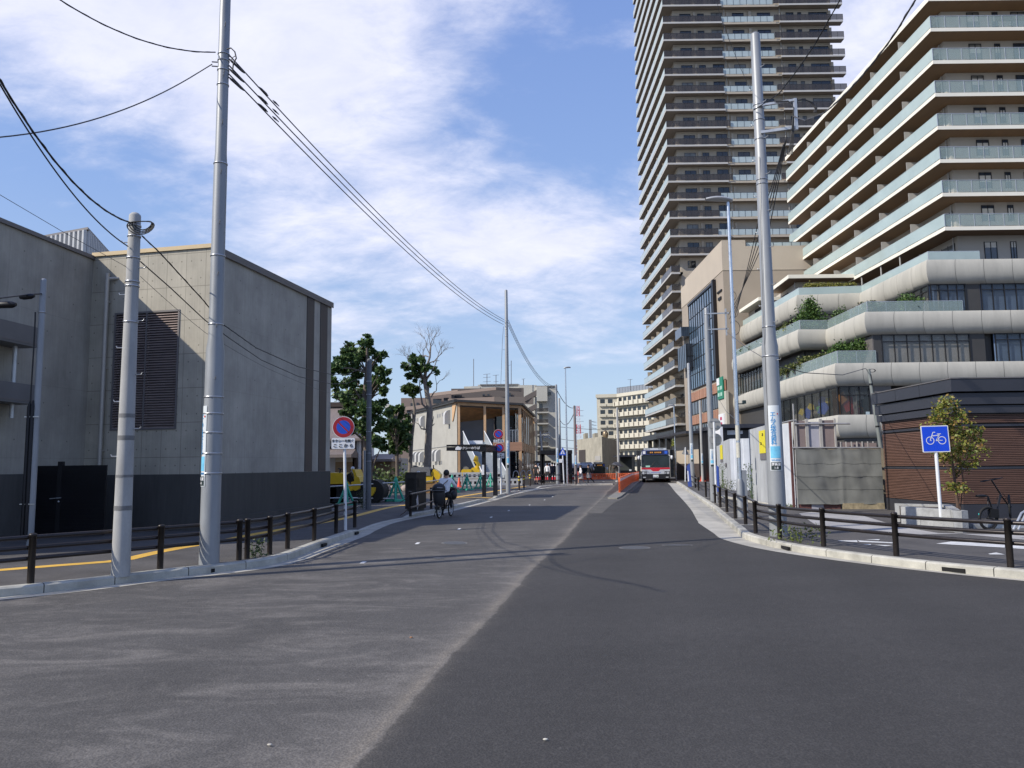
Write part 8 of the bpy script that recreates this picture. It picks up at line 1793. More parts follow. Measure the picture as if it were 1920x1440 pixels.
# red and white lattice pylon far off
o = thing('pylon', 'distant red and white lattice power pylon between the poles', 'pylon', (D(1085, 870, 420).x, 420, -1)); yv = 420
for i, (p0, p1, m) in enumerate(((761, 780, M_REDI), (780, 796, M_WSIGN), (796, 813, M_REDI), (813, 830, M_WSIGN), (830, 850, M_REDI), (850, 872, M_WSIGN))):
 b = M(); z1, z0 = D(1084, p0, yv).z, D(1084, p1, yv).z; x = D(1084.5, 800, yv).x; w0, w1 = .6 + (p0 - 761) * .012, .6 + (p1 - 761) * .012
 for sx_ in (-1, 1):
  for sy_ in (-1, 1): b.bar((x + sx_ * w1, yv + sy_ * w1, z0), (x + sx_ * w0, yv + sy_ * w0, z1), .22)
 nseg = 3
 for j in range(nseg):
  za, zb2 = z0 + (z1 - z0) * j / nseg, z0 + (z1 - z0) * (j + 1) / nseg; b.bar((x - w1, yv - w1, za), (x + w0, yv - w0, zb2), .16); b.bar((x + w1, yv - w1, za), (x - w0, yv - w0, zb2), .16); b.bar((x - w1, yv - w1, za), (x + w1, yv - w1, za), .16)
 b.build('lattice_section', m, o)
for py in (770, 780, 790, 800.5, 811): b = M(); z = D(1084, py, yv).z; x = D(1084.5, 800, yv).x; b.bar((x - 2.6, yv, z), (x + 3.0, yv, z), .2); b.build('cross_arm', M_GALV, o)
o = thing('utility_pole', 'grey power post with short side arms left of the sunny cream block', 'utility pole', (D(1108, 870, 150).x, 150, -1)); b = M(); x = D(1107.5, 830, 150).x
b.bar((x, 150, -1), (x, 150, D(1107, 787, 150).z), .5); b.build('shaft', M_GALV, o)
for py in (790, 796, 802): b = M(); z = D(1107, py, 150).z; b.bar((x, 150, z), (x + 1.2, 150, z - .2), .12); b.build('side_arm', M_GALV, o)
# ================================================================ VEHICLES
M_BUSW = mat('bus_silver_white', (.55, .57, .60), .3, .3, .04, 2, coat=.3); M_BUSR = mat('bus_red', (.50, .015, .03), .3, 0, .04, 2, coat=.3); M_BUSB = mat('bus_blue_panel', (.012, .025, .13), .3, 0, .04); M_BGLASS = glassmat('bus_glass', (.02, .028, .03), .08, .35, .1, 1); M_BBLK = mat('bus_black', (.012, .012, .014), .4, 0, .05)
M_AMB = mat('led_amber', (.30, .12, .02), .5, 0, 0, emit=(1, .45, .08, .25)); M_LAMPG = mat('lamp_glass', (.55, .57, .6), .1, .3, .05)
def bus(lb, loc, rz, L=10.5, W=2.49, H=3.05, low=False):
 o = thing('city_bus', lb, 'bus', loc, rz=rz); kw = dict(world=False)
 # local: front at y=0 facing -Y, body runs to +Y; x left/right
 hw = W / 2
 def sect(y, ztop, inset, b_): pass
 b = M(); prof = [(-hw, .38), (-hw, 2.55), (-hw + .08, 2.78), (-hw + .32, 2.92), (hw - .32, 2.92), (hw - .08, 2.78), (hw, 2.55), (hw, .38)]
 n = len(prof); y0, y1 = .12, L; vs = [(x * (1 if True else 1), y0, z) for x, z in prof] + [(x, y1, z) for x, z in prof]
 b.add(vs, [tuple(range(n)), tuple(reversed(range(n, 2 * n)))] + [(i, n + i, n + (i + 1) % n, (i + 1) % n) for i in range(n)], False)
 # nose: lower front panel slightly proud
 b.box(-hw + .02, hw - .02, .0, .12, .75, 1.22); b.build('body', M_BUSW, o, **kw)
 b = M(); b.extr([(-hw + .03, .02, 1.34), (hw - .03, .02, 1.34), (hw - .03, .10, 2.44), (-hw + .03, .10, 2.44)], (0, .04, 0)); ws = b.build('windscreen', M_BGLASS, o, **kw)
 b = M()
 for x0, x1 in ((-.35, -.05), (.12, .5)): b.tube([(x0 if x0 < 0 else x1, .0, 1.42), ((x0 + x1) / 2 + (.05 if x0 < 0 else -.1), .03, 1.72), (-.02 if x0 < 0 else .12, .05, 1.86)], .014, 5)
 b.build('wiper', M_BBLK, ws, **kw)
 b = M(); b.box(-.86, -.48, -.005, .01, 1.36, 1.5); b.build('card', mat('pale_green_card', (.35, .62, .52), .5, 0, 0), ws, **kw)
 b = M(); b.box(-hw + .1, hw - .1, .0, .12, 2.46, 2.86); b.build('header_panel', M_BUSB if not low else M_BBLK, o, **kw)
 b = M(); b.box(-.72, .62, -.012, .0, 2.52, 2.79); dsp = b.build('destination_display', M_BBLK, o, **kw)
 for x in (-.45, -.3, -.05, .12, .28, .42): b = M(); b.box(x, x + .1, -.02, -.0125, 2.6, 2.71); b.build('led_lettering', M_AMB, dsp, **kw)
 b = M(); b.box(-hw + .17, -hw + .40, -.012, .0, 2.53, 2.78); b.build('route_square', M_WSIGN, o, **kw)
 b = M(); b.box(hw - .42, hw - .18, -.012, .0, 2.53, 2.78); b.build('wheelchair_square', mat('square_blue', (.03, .12, .6), .5, 0, 0), o, **kw)
 b = M(); b.box(-hw + .25, hw - .25, .15, 2.2, 2.91, 3.05); b.build('roof_unit', M_BUSW, o, **kw)
 for i in range(8): b = M(); x = -.9 + i * .12 + (.72 if i > 3 else 0); b.box(x, x + .06, .135, .149, 2.94, 3.01); b.build('roof_vent', M_BBLK, o, **kw)
 # red band with central dip
 b = M(); zt_ = 1.31; b.extr([(-hw - .002, -.004, 1.31), (-hw - .002, -.004, 1.16), (-.42, -.004, 1.14), (-.25, -.004, .99), (.25, -.004, .99), (.42, -.004, 1.14), (hw + .002, -.004, 1.16), (hw + .002, -.004, 1.31)], (0, .03, 0)); b.build('red_band', M_BUSR, o, **kw)
 b = M()
 for s in (-1, 1): b.box(s * hw - .004, s * hw + .004, .12, L - .2, .95 if not low else .42, 1.25)
 b.build('side_band', M_BUSR, o, **kw)
 b = M(); b.box(-hw - .005, hw + .005, -.05, .25, .32, .74); b.build('bumper', M_BBLK, o, **kw)
 for s in (-1, 1):
  b = M(); b.box(s * (hw - .24) - .23, s * (hw - .24) + .23, -.02, .05, .68, .98); hl = b.build('headlight', M_BBLK, o, **kw)
  b = M(); b.disc((s * (hw - .17), -.025, .84), .11, (0, -1, 0), .01, 14); b.disc((s * (hw - .38), -.025, .83), .06, (0, -1, 0), .01, 12); b.build('lamp', M_LAMPG, hl, **kw)
  b = M(); b.box(s * (hw - .25) - .12, s * (hw - .25) + .12, -.06, -.05, .42, .5); b.build('fog_lamp', M_LAMPG, o, **kw)
  b = M(); b.tube([(s * (hw - .1), .05, 2.42), (s * (hw + .2), -.1, 2.3), (s * (hw + .22), -.12, 2.1)], .02, 6); b.ball((s * (hw + .2), -.15, 2.2), .17, 8, .7, .5, 1.1); b.build('mirror', M_WSIGN, o, **kw)
 b = M(); b.box(-.24, .24, -.062, -.052, .45, .68); pl = b.build('number_plate', M_WSIGN, o, **kw)
 t = text('・158', .16, (0, -.068, .53), 0, mat('plate_green', (.02, .2, .08), .5, 0, 0), pl, world=False)
 t = text('ISUZU' if False else '', .1, (0, 0, 0), 0, M_BLUEI, pl, world=False) if False else None
 b = M()
 for i in range(9): b.box(-.42 + i * .1, -.36 + i * .1, -.012, -.002, .84, .92)
 b.build('front_lettering', mat('lettering_blue', (.15, .2, .5), .5, 0, 0), o, **kw)
 for s in (-1, 1):
  for y in (2.3, 7.6):
   b = M(); b.lathe([(.46, -.13), (.48, -.1), (.48, .1), (.46, .13)], (s * (hw - .16), y, .48), 20, (1, 0, 0)); wh = b.build('wheel', M_TYRE, o, **kw)
   b = M(); b.disc((s * (hw - .16 + .135), y, .48), .28, (s, 0, 0), .01, 16); b.build('rim', M_GALV, wh, **kw)
  n = 6
  for i in range(n):
   y = .5 + i * (L - 1.0) / n; b = M(); b.box(s * hw - .006, s * hw + .006, y, y + (L - 1.0) / n - .12, 1.4, 2.35); b.build('side_window', M_BGLASS, o, **kw)
 if low:
  b = M(); b.box(-hw + .03, hw - .03, .015, .019, .8, 2.44); b.build('front_glass_mask', M_BGLASS, o, **kw)
 return o
gb = G(1230, 904.6, 0); bus('oncoming white city bus with red band and blue roof display, in the right lane', (gb.x, gb.y, 0), -0.175)
yb2 = 95; xb2 = D(1124, 880, yb2).x
b2 = bus('red and white bus turning in the terminal behind the orange barriers', (xb2, yb2, -1.12), math.radians(48), low=True)
_o = 'first second third fourth fifth sixth seventh eighth ninth tenth eleventh twelfth thirteenth fourteenth fifteenth sixteenth seventeenth eighteenth nineteenth'.split()
ORD = _o + ['twentieth'] + ['twenty-' + x for x in _o[:9]] + ['thirtieth'] + ['thirty-' + x for x in _o[:9]]
M_YMACH = mat('machine_yellow', (.68, .44, .02), .4, 0, .08, 4, coat=.2, grime=.1); M_GMACH = mat('machine_grey', (.17, .17, .17), .5, .2, .15, 5)
# wheel roller at left (seen side on behind the sign post)
g = G(655, 941, .12); y_ = 33.5
def Q(px, py, dy=0): return D(px, py, y_ + dy)
x0 = Q(612, 900).x
o = thing('yellow_roller', 'yellow tyre roller with rounded bonnet behind the round sign post', 'construction machine', (Q(650, 930).x, y_, .12))
def sidebox(o, pts, dy, w_, m, nm):
 b = M(); b.extr([Q(*p, dy) for p in pts], (0, w_, 0)); return b.build(nm, m, o)
sidebox(o, [(606, 889), (612, 886.5), (640, 887), (646, 890), (648, 897), (648, 907), (606, 908)], 0, 1.7, M_YMACH, 'bonnet'); sidebox(o, [(606, 908.5), (640, 908.5), (641, 912), (606, 913)], .1, 1.5, M_RUSTP, 'chassis')
sidebox(o, [(646, 896), (652, 888), (657, 886), (664, 900), (663, 908), (650, 908)], .3, 1.1, M_BBLK, 'seat'); sidebox(o, [(660, 880), (665, 880.5), (669, 893), (673, 895), (676, 905), (675, 917), (666, 920), (660, 918), (658, 904), (664, 902), (664, 893)], .1, 1.5, M_YMACH, 'front_console')
sidebox(o, [(645, 905), (650, 903), (657, 910), (660, 920), (655, 921), (650, 912)], -.02, .4, M_YMACH, 'mudguard')
for (px, py, r) in ((630, 926, .48), (613, 926, .48), (676, 925, .46)):
 c = Q(px, py, .2); c.z = .12 + r
 for k in range(3): b = M(); b.lathe([(r * .9, -.2), (r, -.14), (r, .14), (r * .9, .2)], c + Vector((0, .15 + .5 * k, 0)), 20, (0, 1, 0)); b.build('tyre', M_TYRE, o)
c = Q(697, 925, .2); c.z = .12 + .5; sidebox(o, [(694, 914), (703, 914), (702, 922), (697, 930), (694, 928)], .0, 1.4, M_YMACH, 'front_frame')
b = M(); b.lathe([(.5, 0), (.5, 1.5)], c + Vector((-.0, .1, 0)), 24, (0, 1, 0)); b.build('front_drum', M_TYRE, o)
b = M(); b.tube([Q(637, 887, .4), Q(638.5, 878, .4)], .04, 6); b.tube([Q(634, 878.5, .4), Q(644, 880, .4)], .03, 6); b.build('exhaust', M_BBLK, o)
b = M(); b.tube([Q(664, 897, .4), Q(661, 884, .4)], .03, 6); b.ball(Q(661.5, 878.5, .4), .09, 8); b.tube([Q(658, 884, .4), Q(668, 881, .4)], .025, 6); b.build('steering_and_lamp', M_GALV, o)
# drum roller between cabinet and cyclist
y_ = 45; o = thing('yellow_roller', 'grey-hooded yellow drum roller between the dark cabinet and the cyclist', 'construction machine', (Q(795, 910).x, y_, .12))
sidebox(o, [(769, 890), (771, 877), (777, 875.5), (803, 876), (806, 880), (807, 892), (770, 892)], 0, 1.6, M_GMACH, 'grey_hood'); sidebox(o, [(770, 892.5), (812, 892.5), (811, 904), (771, 906)], .05, 1.5, M_YMACH, 'frame')
sidebox(o, [(808, 888), (813, 879), (821, 884), (826, 890), (823, 903), (813, 905)], .1, 1.2, M_YMACH, 'console'); sidebox(o, [(806, 889), (808, 880), (813, 878), (814, 890)], .3, .8, M_BBLK, 'seat')
c = Q(802, 912, .1); b = M(); b.lathe([(.55, 0), (.55, 1.6)], Vector((c.x, c.y, .12 + .55)), 24, (0, 1, 0)); b.build('drum', mat('rusty_drum', (.32, .19, .08), .6, .3, .15, 3), o)
b = M(); b.lathe([(.5, 0), (.5, 1.5)], Vector((Q(777, 912).x, c.y, .12 + .5)), 24, (0, 1, 0)); b.build('rear_drum', M_TYRE, o)
b = M(); b.ball(Q(777, 875, .4), .16, 8, 1.3, 1, .5); b.tube([Q(813, 884, .4), Q(812.5, 872, .4)], .04, 6); b.build('exhaust', M_BBLK, o)
# excavator in front of the hall
y_ = 62; o = thing('yellow_excavator', 'small yellow excavator with raised arm in front of the timber hall stair', 'construction machine', (Q(882, 900).x, y_, .6))
sidebox(o, [(864.5, 883), (867, 880), (884, 880), (884, 894), (865, 894)], 0, 1.8, M_YMACH, 'counterweight'); sidebox(o, [(884, 877.5), (890, 876), (899, 881), (899, 898), (884, 898)], .1, 1.6, M_YMACH, 'engine_cover'); sidebox(o, [(880, 894.5), (899, 898.2), (899, 901), (880, 900)], .1, 1.7, M_YMACH, 'side_plate')
b = M(); b.tube([Q(895, 884, .5), Q(896, 872, .3), Q(891, 862, .2)], [.28, .22, .16], 8); b.tube([Q(889, 859, .2), Q(893, 860.5, .2), Q(895, 864, .2)], [.25, .25, .1], 8); b.build('boom', M_YMACH, o)
b = M(); b.tube([Q(890, 866, .2), Q(892, 871, .2), Q(895, 868, .2)], [.1, .12, .08], 6); b.build('arm_linkage', M_BBLK, o); sidebox(o, [(868, 880), (869, 876), (873, 874.5), (877, 876), (878, 880)], .4, .7, M_GMACH, 'seat_cover')
b = M(); b.tube([Q(871, 903, .3), Q(895, 903, .3)], .22, 8); b.tube([Q(871, 903, 1.6), Q(895, 903, 1.6)], .22, 8); b.build('crawler_track', M_TYRE, o)
# orange barriers: median fence made of linked panels + far row
M_ORB = mat('orange_plastic', (.85, .17, .05), .45, 0, .12, 6, grime=.1)
A_ = G(1161.5, 924, .05); B_ = G(1184, 905.5, .05); C_ = G(1197.5, 901, .05)
op = None
def opanel():
 r = thing('orange_barrier', '', 'barrier', (0, 0, 0), 'orange barrier panels on the median'); b = M(); L = 1.98; H_ = .86
 b.box(0, L, -.045, .045, .06, H_ * .72); b.box(0, .06, -.05, .05, 0, H_); b.box(L - .06, L, -.05, .05, 0, H_); b.box(.06, L - .06, -.03, .03, H_ * .93, H_)
 for i in range(9): x = .2 + i * .2; b.box(x, x + .09, -.056, .056, .1, H_ * .70)
 b.build('panel', M_ORB, r, world=False); b = M(); b.box(.05, L - .05, -.052, .052, H_ * .76, H_ * .82); b.box(.05, L - .05, -.052, .052, H_ * .86, H_ * .90); b.build('pale_stripe', M_WSIGN, r, world=False); return r
k = 0; pts = [A_, B_, C_]; 
for a, c in ((A_, B_), (B_, C_)):
 d = c - a; n_ = max(1, int(round(d.length / 2.0))); ang = math.atan2(d.y, d.x); sc_ = d.length / n_ / 2.0
 for i in range(n_):
  p = a + d * (i / n_); r = opanel() if k == 0 else dup(op, p)
  if k == 0: op = r
  r.location = p; r.rotation_euler = (0, 0, ang); r.scale = (sc_, 1, 1)
  r['label'] = ('nearest orange barrier panel at the nose of the median' if k == 0 else '%s orange barrier panel from the near nose of the median' % ORD[k]); k += 1
MEDN = k
for o_ in [o_ for o_ in bpy.data.objects if o_.name.startswith('orange_barrier') and o_.parent is None][1:]: pass
g0, g1 = G(1085, 899.5, 0), G(1191, 897.0, 0)
hp_ = None; nn_ = 34
for i in range(nn_):
 t_ = i / (nn_ - 1); px = 1086 + 103 * t_; p = G(px, 899.6 - 1.5 * t_, 0); p.z = zg(p.y)
 if hp_ is None:
  hp_ = thing('orange_hoop_barrier', '', 'barrier', (0, 0, 0), 'row of orange hoop barriers across the terminal entrance'); b = M(); w_ = .15
  b.tube([Vector((-w_, 0, 0)), Vector((-w_, 0, .52)), Vector((-w_ * .6, 0, .62)), Vector((w_ * .6, 0, .62)), Vector((w_, 0, .52)), Vector((w_, 0, 0))], .035, 6); b.box(-w_, w_, -.04, .04, .0, .12); b.build('hoop', M_ORB, hp_, world=False); r = hp_
 else: r = dup(hp_, p)
 r.location = p; r['label'] = '%s orange hoop barrier from the left end of the long terminal row' % ORD[i]
for i in range(1):
 rail_thing('chain_bar', 'black bar fence along the median just before the bus', 'bar', [G(1182, 903, .1) + Vector((.2, 1, .6)), G(1199, 897, .1) + Vector((.2, 0, .6))], .05, M_BBLK)
# ================================================================ PEOPLE
M_SKIN = mat('skin', (.50, .30, .21), .55, 0, .05, 10); M_HAIR = mat('black_hair', (.014, .011, .010), .5, 0, .2, 30); M_SHOE = mat('shoe_dark', (.03, .03, .03), .6, 0, .1)
def cloth(name, c): return mat('cloth_' + name, c, .85, 0, .10, 8)
def person(lb, loc, rz, J, zones, h=1.68, hair=True, group=None, sub=1, extra=None, hairl=.0, hands=False):
 """J: joint offsets in metres for a 1.68 m figure facing -Y; zones: material chooser"""
 o = thing('person', lb, 'person', loc, group, rz); s = h / 1.68
 P = dict(pel=(0, 0, .93), wst=(0, .0, 1.08), chs=(0, .0, 1.28), nck=(0, 0, 1.43), hd0=(0, -.01, 1.50), hd1=(0, -.02, 1.57), hd2=(0, 0, 1.64),
             shL=(.17, 0, 1.38), elL=(.21, .02, 1.12), wrL=(.22, -.05, .88), haL=(.22, -.07, .80), shR=(-.17, 0, 1.38), elR=(-.21, .02, 1.12), wrR=(-.22, -.05, .88), haR=(-.22, -.07, .80),
             hiL=(.09, 0, .90), knL=(.10, -.02, .50), anL=(.10, .02, .09), toL=(.10, -.14, .03), hiR=(-.09, 0, .90), knR=(-.10, -.02, .50), anR=(-.10, .02, .09), toR=(-.10, -.14, .03)); P.update(J)
 R = dict(pel=.135, wst=.125, chs=.145, nck=.055, hd0=.07, hd1=.088, hd2=.075, shL=.062, elL=.043, wrL=.030, haL=.035, hiL=.088, knL=.060, anL=.042, toL=.035)
 names = list(P); E_ = [('pel', 'wst'), ('wst', 'chs'), ('chs', 'nck'), ('nck', 'hd0'), ('hd0', 'hd1'), ('hd1', 'hd2')]
 for S in 'LR': E_ += [('chs', 'sh' + S), ('sh' + S, 'el' + S), ('el' + S, 'wr' + S), ('wr' + S, 'ha' + S), ('pel', 'hi' + S), ('hi' + S, 'kn' + S), ('kn' + S, 'an' + S), ('an' + S, 'to' + S)]
 vs = [Vector(P[n]) * s for n in names]; ed = [(names.index(a), names.index(c)) for a, c in E_]; rad = [R.get(n, R.get(n[:-1] + 'L', .05)) * s * zones.get('fat', {}).get(n[:2], 1) for n in names]
 fing = []
 if hands:
  for S, sg in (('L', 1), ('R', -1)):
   w_, hnd = Vector(P['wr' + S]) * s, Vector(P['ha' + S]) * s; d = (hnd - w_).normalized(); sd_ = d.cross(Vector((0, 0, 1))).normalized()
   for k in range(5):
    off = sd_ * (k - 2) * .018; base = hnd + off * .8; L = (.05, .07, .075, .068, .05)[k]
    if k == (0 if sg > 0 else 4): base = w_.lerp(hnd, .5) + off * 1.2; 
    i0 = len(vs); vs += [base, base + d * L * .5 + Vector((0, 0, -.008)), base + d * L * .85 + Vector((0, 0, -.03))]; names += ['ha%sx' % S] * 3; rad += [.010, .009, .008]; ed += [(names.index('ha' + S), i0), (i0, i0 + 1), (i0 + 1, i0 + 2)]
 me = bpy.data.meshes.new('body'); me.from_pydata([tuple(v) for v in vs], ed, []); ob = bpy.data.objects.new('tmp', me); COL.objects.link(ob)
 md = ob.modifiers.new('s', 'SKIN'); me.skin_vertices[0].data[0].use_root = True; md.use_smooth_shade = True
 for i, r in enumerate(rad): me.skin_vertices[0].data[i].radius = (r, r * (.72 if names[i] in ('pel', 'wst', 'chs') else 1))
 sb = ob.modifiers.new('b', 'SUBSURF'); sb.levels = sub; sb.render_levels = sub
 dg = bpy.context.evaluated_depsgraph_get(); m2 = bpy.data.meshes.new_from_object(ob.evaluated_get(dg)); bpy.data.objects.remove(ob)
 ms = [zones['top'], zones['bot'], M_SKIN, zones.get('shoe', M_SHOE)]; m2.materials.clear()
 for m in ms: m2.materials.append(m)
 sl = zones.get('sleeve', 'long'); bl = zones.get('leg', 'long')
 seg = []
 for a, c in E_: seg.append((a, c, vs[names.index(a)], vs[names.index(c)]))
 for f in m2.polygons:
  c = f.center; best = None
  for a, e_, p, q_ in seg:
   d = q_ - p; t_ = max(0, min(1, (c - p).dot(d) / max(d.length_squared, 1e-9))); dist = (c - (p + d * t_)).length
   if best is None or dist < best[0]: best = (dist, a, e_, t_)
  _, a, e_, t_ = best; mi = 0
  if a in ('nck', 'hd0', 'hd1') or (a == 'chs' and e_ == 'nck' and t_ > .8): mi = 2
  elif a[:2] == 'wr': mi = 2
  elif a[:2] == 'el': mi = 2 if sl == 'short' or t_ > .95 else 0
  elif a[:2] == 'sh': mi = 2 if (sl == 'short' and t_ > .75) else 0
  elif a[:2] == 'hi' or (a == 'pel' and e_ != 'wst'): mi = 1
  elif a == 'pel': mi = 1 if t_ < .35 else 0
  elif a[:2] == 'kn': mi = 2 if (bl == 'short' and t_ > .1) else 1
  elif a[:2] == 'an': mi = 3
  f.material_index = mi; f.use_smooth = True
 m2.name = 'body'; bo = bpy.data.objects.new('body', m2); COL.objects.link(bo); bo.parent = o
 if hair:
  hc = Vector(P['hd1']) * s; up = (Vector(P['hd2']) - Vector(P['hd0'])).normalized(); b = M(); b.ball(hc + up * .035 * s + Vector((0, .025, 0)), .102 * s, 12, .98, 1.05, 1.08)
  if hairl: b.ball(hc + Vector((0, .05, -.08)), .085 * s, 10, 1, .7, 1.2 + hairl)
  b.build('hair', zones.get('hair', M_HAIR), o, world=False)
  b = M(); 
  for sx_ in (-1, 1): b.ball(hc + Vector((sx_ * .032, -.082, .012)), .011, 6)
  b.ball(hc + Vector((0, -.1, -.018)), .014, 6, .8, 1, 1.3); b.box(-.022, .022, -.092, -.082, -.052, -.046, O=hc); b.build('face', mat('face_features', (.25, .12, .09), .6, 0, 0), o, world=False)
 if extra: extra(o, s)
 return o
WHT_ = cloth('white', (.80, .80, .80)); BLK_ = cloth('black', (.014, .014, .016)); NVY_ = cloth('navy', (.012, .014, .03)); GRY_ = cloth('grey', (.20, .20, .21)); BEI_ = cloth('beige', (.42, .40, .36)); BRN_ = cloth('charcoal', (.05, .048, .048))
# --- cyclist riding away, with child seat and bags
cg = G(834, 969.5, 0); hd = -0.2
cx, cy = -2.29, 25.66
def bag_helper(o, s): pass
cyc = thing('electric_bicycle', 'dark electric bicycle with rear child seat and cover, ridden away along the left kerb', 'bicycle', (cx, cy, 0), rz=hd)
kw = dict(world=False); rW, fW = Vector((-.03, -.45, .30)), Vector((.03, .70, .30))
for c in (rW, fW):
 b = M(); b.tube([c + Vector((0, math.cos(t_) * .275, math.sin(t_) * .275)) for t_ in [2 * math.pi * k / 28 for k in range(29)]], .026, 8, False); w_ = b.build('wheel', M_TYRE, cyc, **kw)
 b = M(); b.tube([c + Vector((0, math.cos(t_) * .245, math.sin(t_) * .245)) for t_ in [2 * math.pi * k / 24 for k in range(25)]], .012, 6, False)
 for k in range(16): t_ = 2 * math.pi * k / 16; b.tube([c, c + Vector((0, math.cos(t_) * .245, math.sin(t_) * .245))], .0025, 4, False)
 b.tube([c - Vector((.05, 0, 0)), c + Vector((.05, 0, 0))], .03, 8); b.build('rim', M_GALV, w_, **kw)
b = M(); bbk = Vector((0, .12, .30)); b.tube([rW + Vector((.03, 0, 0)), bbk], .018, 6); b.tube([bbk, Vector((0, -.08, .70))], .022, 8); b.tube([bbk, Vector((0, .55, .62)), Vector((0, .58, .82))], .028, 8); b.tube([fW, Vector((0, .60, .70)), Vector((0, .55, .92))], .02, 8); b.tube([rW, Vector((0, -.12, .70))], .014, 6); b.box(-.05, .05, -.02, .22, .28, .42); b.build('frame', M_BIKE, cyc, **kw)
b = M(); b.tube([Vector((-.29, .38, .94)), Vector((-.2, .50, .95)), Vector((0, .56, .92)), Vector((.2, .50, .95)), Vector((.29, .38, .94))], .014, 8); b.build('handlebar', M_BIKE, cyc, **kw)
b = M(); b.tube([Vector((-.16, .55, .36)), bbk + Vector((-.08, 0, -.05))], .01, 5); b.box(-.2, -.11, .05, .13, .16, .19); b.box(.11, .2, .12, .2, .42, .45); b.tube([bbk + Vector((-.1, -.02, -.12)), bbk, bbk + Vector((.1, .04, .12))], .014, 6); b.build('pedals', M_BIKE, cyc, **kw)
b = M(); b.ball((0, -.14, .72), .12, 10, .9, 1.2, .4); b.build('saddle', M_BIKE, cyc, **kw)
M_COV = mat('black_nylon', (.017, .017, .02), .55, 0, .2, 12, .3, 25)
b = M(); b.lathe([(.13, 0), (.18, .12), (.20, .35), (.19, .52), (.15, .56)], (-.02, -.50, .42), 16); b.build('child_seat', M_COV, cyc, **kw)
b = M(); b.ball((-.02, -.52, .95), .225, 16, 1.0, .95, .86); hd_ = b.build('seat_hood', M_COV, cyc, **kw)
b = M(); b.tube([Vector((-.25, -.54, .90)), Vector((-.19, -.73, .90)), Vector((0, -.77, .91)), Vector((.19, -.71, .90)), Vector((.24, -.5, .90))], .014, 6); b.build('hood_piping', mat('grey_piping', (.12, .12, .13), .5, 0, 0), hd_, **kw)
b = M(); b.box(-.0, .17, -.768, -.74, .99, 1.015); b.build('reflective_strip', mat('grey_strip', (.3, .29, .32), .4, 0, 0), hd_, **kw)
b = M(); b.box(-.1, .1, -.68, -.3, .385, .40); b.tube([Vector((-.1, -.6, .4)), rW + Vector((-.06, 0, 0))], .01, 5); b.tube([Vector((.1, -.6, .4)), rW + Vector((.06, 0, 0))], .01, 5); b.box(-.08, .08, -.78, -.75, .30, .40); b.build('carrier', M_BIKE, cyc, **kw)
b = M(); b.tube([Vector((-.12, -.45, .30)), Vector((-.2, -.47, .06))], .012, 5); b.build('kickstand', M_BIKE, cyc, **kw)
b = M(); b.ball((.23, .35, .72), .17, 12, .7, .8, .95); bg_ = b.build('side_bag', M_COV, cyc, **kw)
b = M(); b.box(-.2, .2, .62, .92, .72, .98); b.build('front_basket', M_COV, cyc, **kw)
JC = {k: v for k, v in dict(pel=(0, .02, .90), wst=(0, -.06, 1.06), chs=(0, -.14, 1.26), nck=(.0, -.19, 1.42), hd0=(.0, -.215, 1.49), hd1=(0, -.225, 1.56), hd2=(0, -.215, 1.63), shL=(.18, -.14, 1.35), elL=(.27, -.30, 1.16), wrL=(.27, -.48, 1.09), haL=(.27, -.54, 1.08), shR=(-.18, -.14, 1.35), elR=(-.27, -.30, 1.16), wrR=(-.27, -.48, 1.09), haR=(-.27, -.54, 1.08),
      hiL=(.09, .0, .87), knL=(.12, -.34, .66), anL=(.14, -.18, .28), toL=(.14, -.32, .22), hiR=(-.09, .0, .87), knR=(-.12, -.36, .80), anR=(-.14, -.24, .50), toR=(-.14, -.38, .47)).items()}
fat_ = {'pe': 1.02, 'ws': 1.10, 'ch': 1.12, 'sh': 1.18, 'el': 1.5, 'wr': 1.1}
cp_ = person('cyclist with short dark hair and loose white shirt, seen from behind', (cx + .03, cy - .06, -.15), math.pi + hd, JC, dict(top=WHT_, bot=BLK_, fat=fat_), h=1.70, hands=True, sub=2)
Rc = Matrix.Rotation(hd, 4, 'Z'); 
st_ = thing('shoulder_strap', 'thin brown bag strap slung across the cyclist white back', 'bag strap', (cx, cy, 0), rz=hd); b = M(); b.tube([Vector((.15, .10, 1.26)), Vector((.12, -.02, 1.20)), Vector((.0, -.10, 1.08)), Vector((-.14, -.12, .95))], .014, 6); b.build('strap', mat('tan_strap', (.22, .15, .1), .7, 0, .1), st_, **kw)
# --- pedestrians crossing
def bagp(name, lb, cat_, loc, m, sz, sh='ball'):
 o = thing(name, lb, cat_, loc); b = M()
 if sh == 'ball': b.ball(loc, sz[0], 10, 1, sz[1] / sz[0], sz[2] / sz[0])
 else: b.box(-sz[0], sz[0], -sz[1], sz[1], -sz[2], sz[2], O=loc)
 b.build('bag_body', m, o); b = M(); x, y, z = loc; b.tube([Vector((x - sz[0] * .5, y, z + sz[2] * .8)), Vector((x, y, z + sz[2] * 1.6)), Vector((x + sz[0] * .5, y, z + sz[2] * .8))], .012, 5); b.build('handle', m, o); return o
g = G(1087, 908.3, 0); walk = dict(knL=(.09, -.20, .52), anL=(.09, -.22, .12), toL=(.09, -.38, .06), knR=(-.09, .06, .50), anR=(-.09, .34, .16), toR=(-.09, .26, .04), elL=(.2, .08, 1.13), wrL=(.2, -.02, .92), haL=(.2, -.05, .85), elR=(-.2, -.06, 1.12), wrR=(-.2, -.22, .98), haR=(-.2, -.28, .96))
def skirt(col, z0=.52, z1=.98, r0=.24, r1=.15):
 def f(o, s): b = M(); b.lathe([(r0 * s, z0 * s), ((r0 * .85) * s, (z0 + .2) * s), (r1 * s, z1 * s)], (0, 0, 0), 16); b.build('skirt', col, o, world=False)
 return f
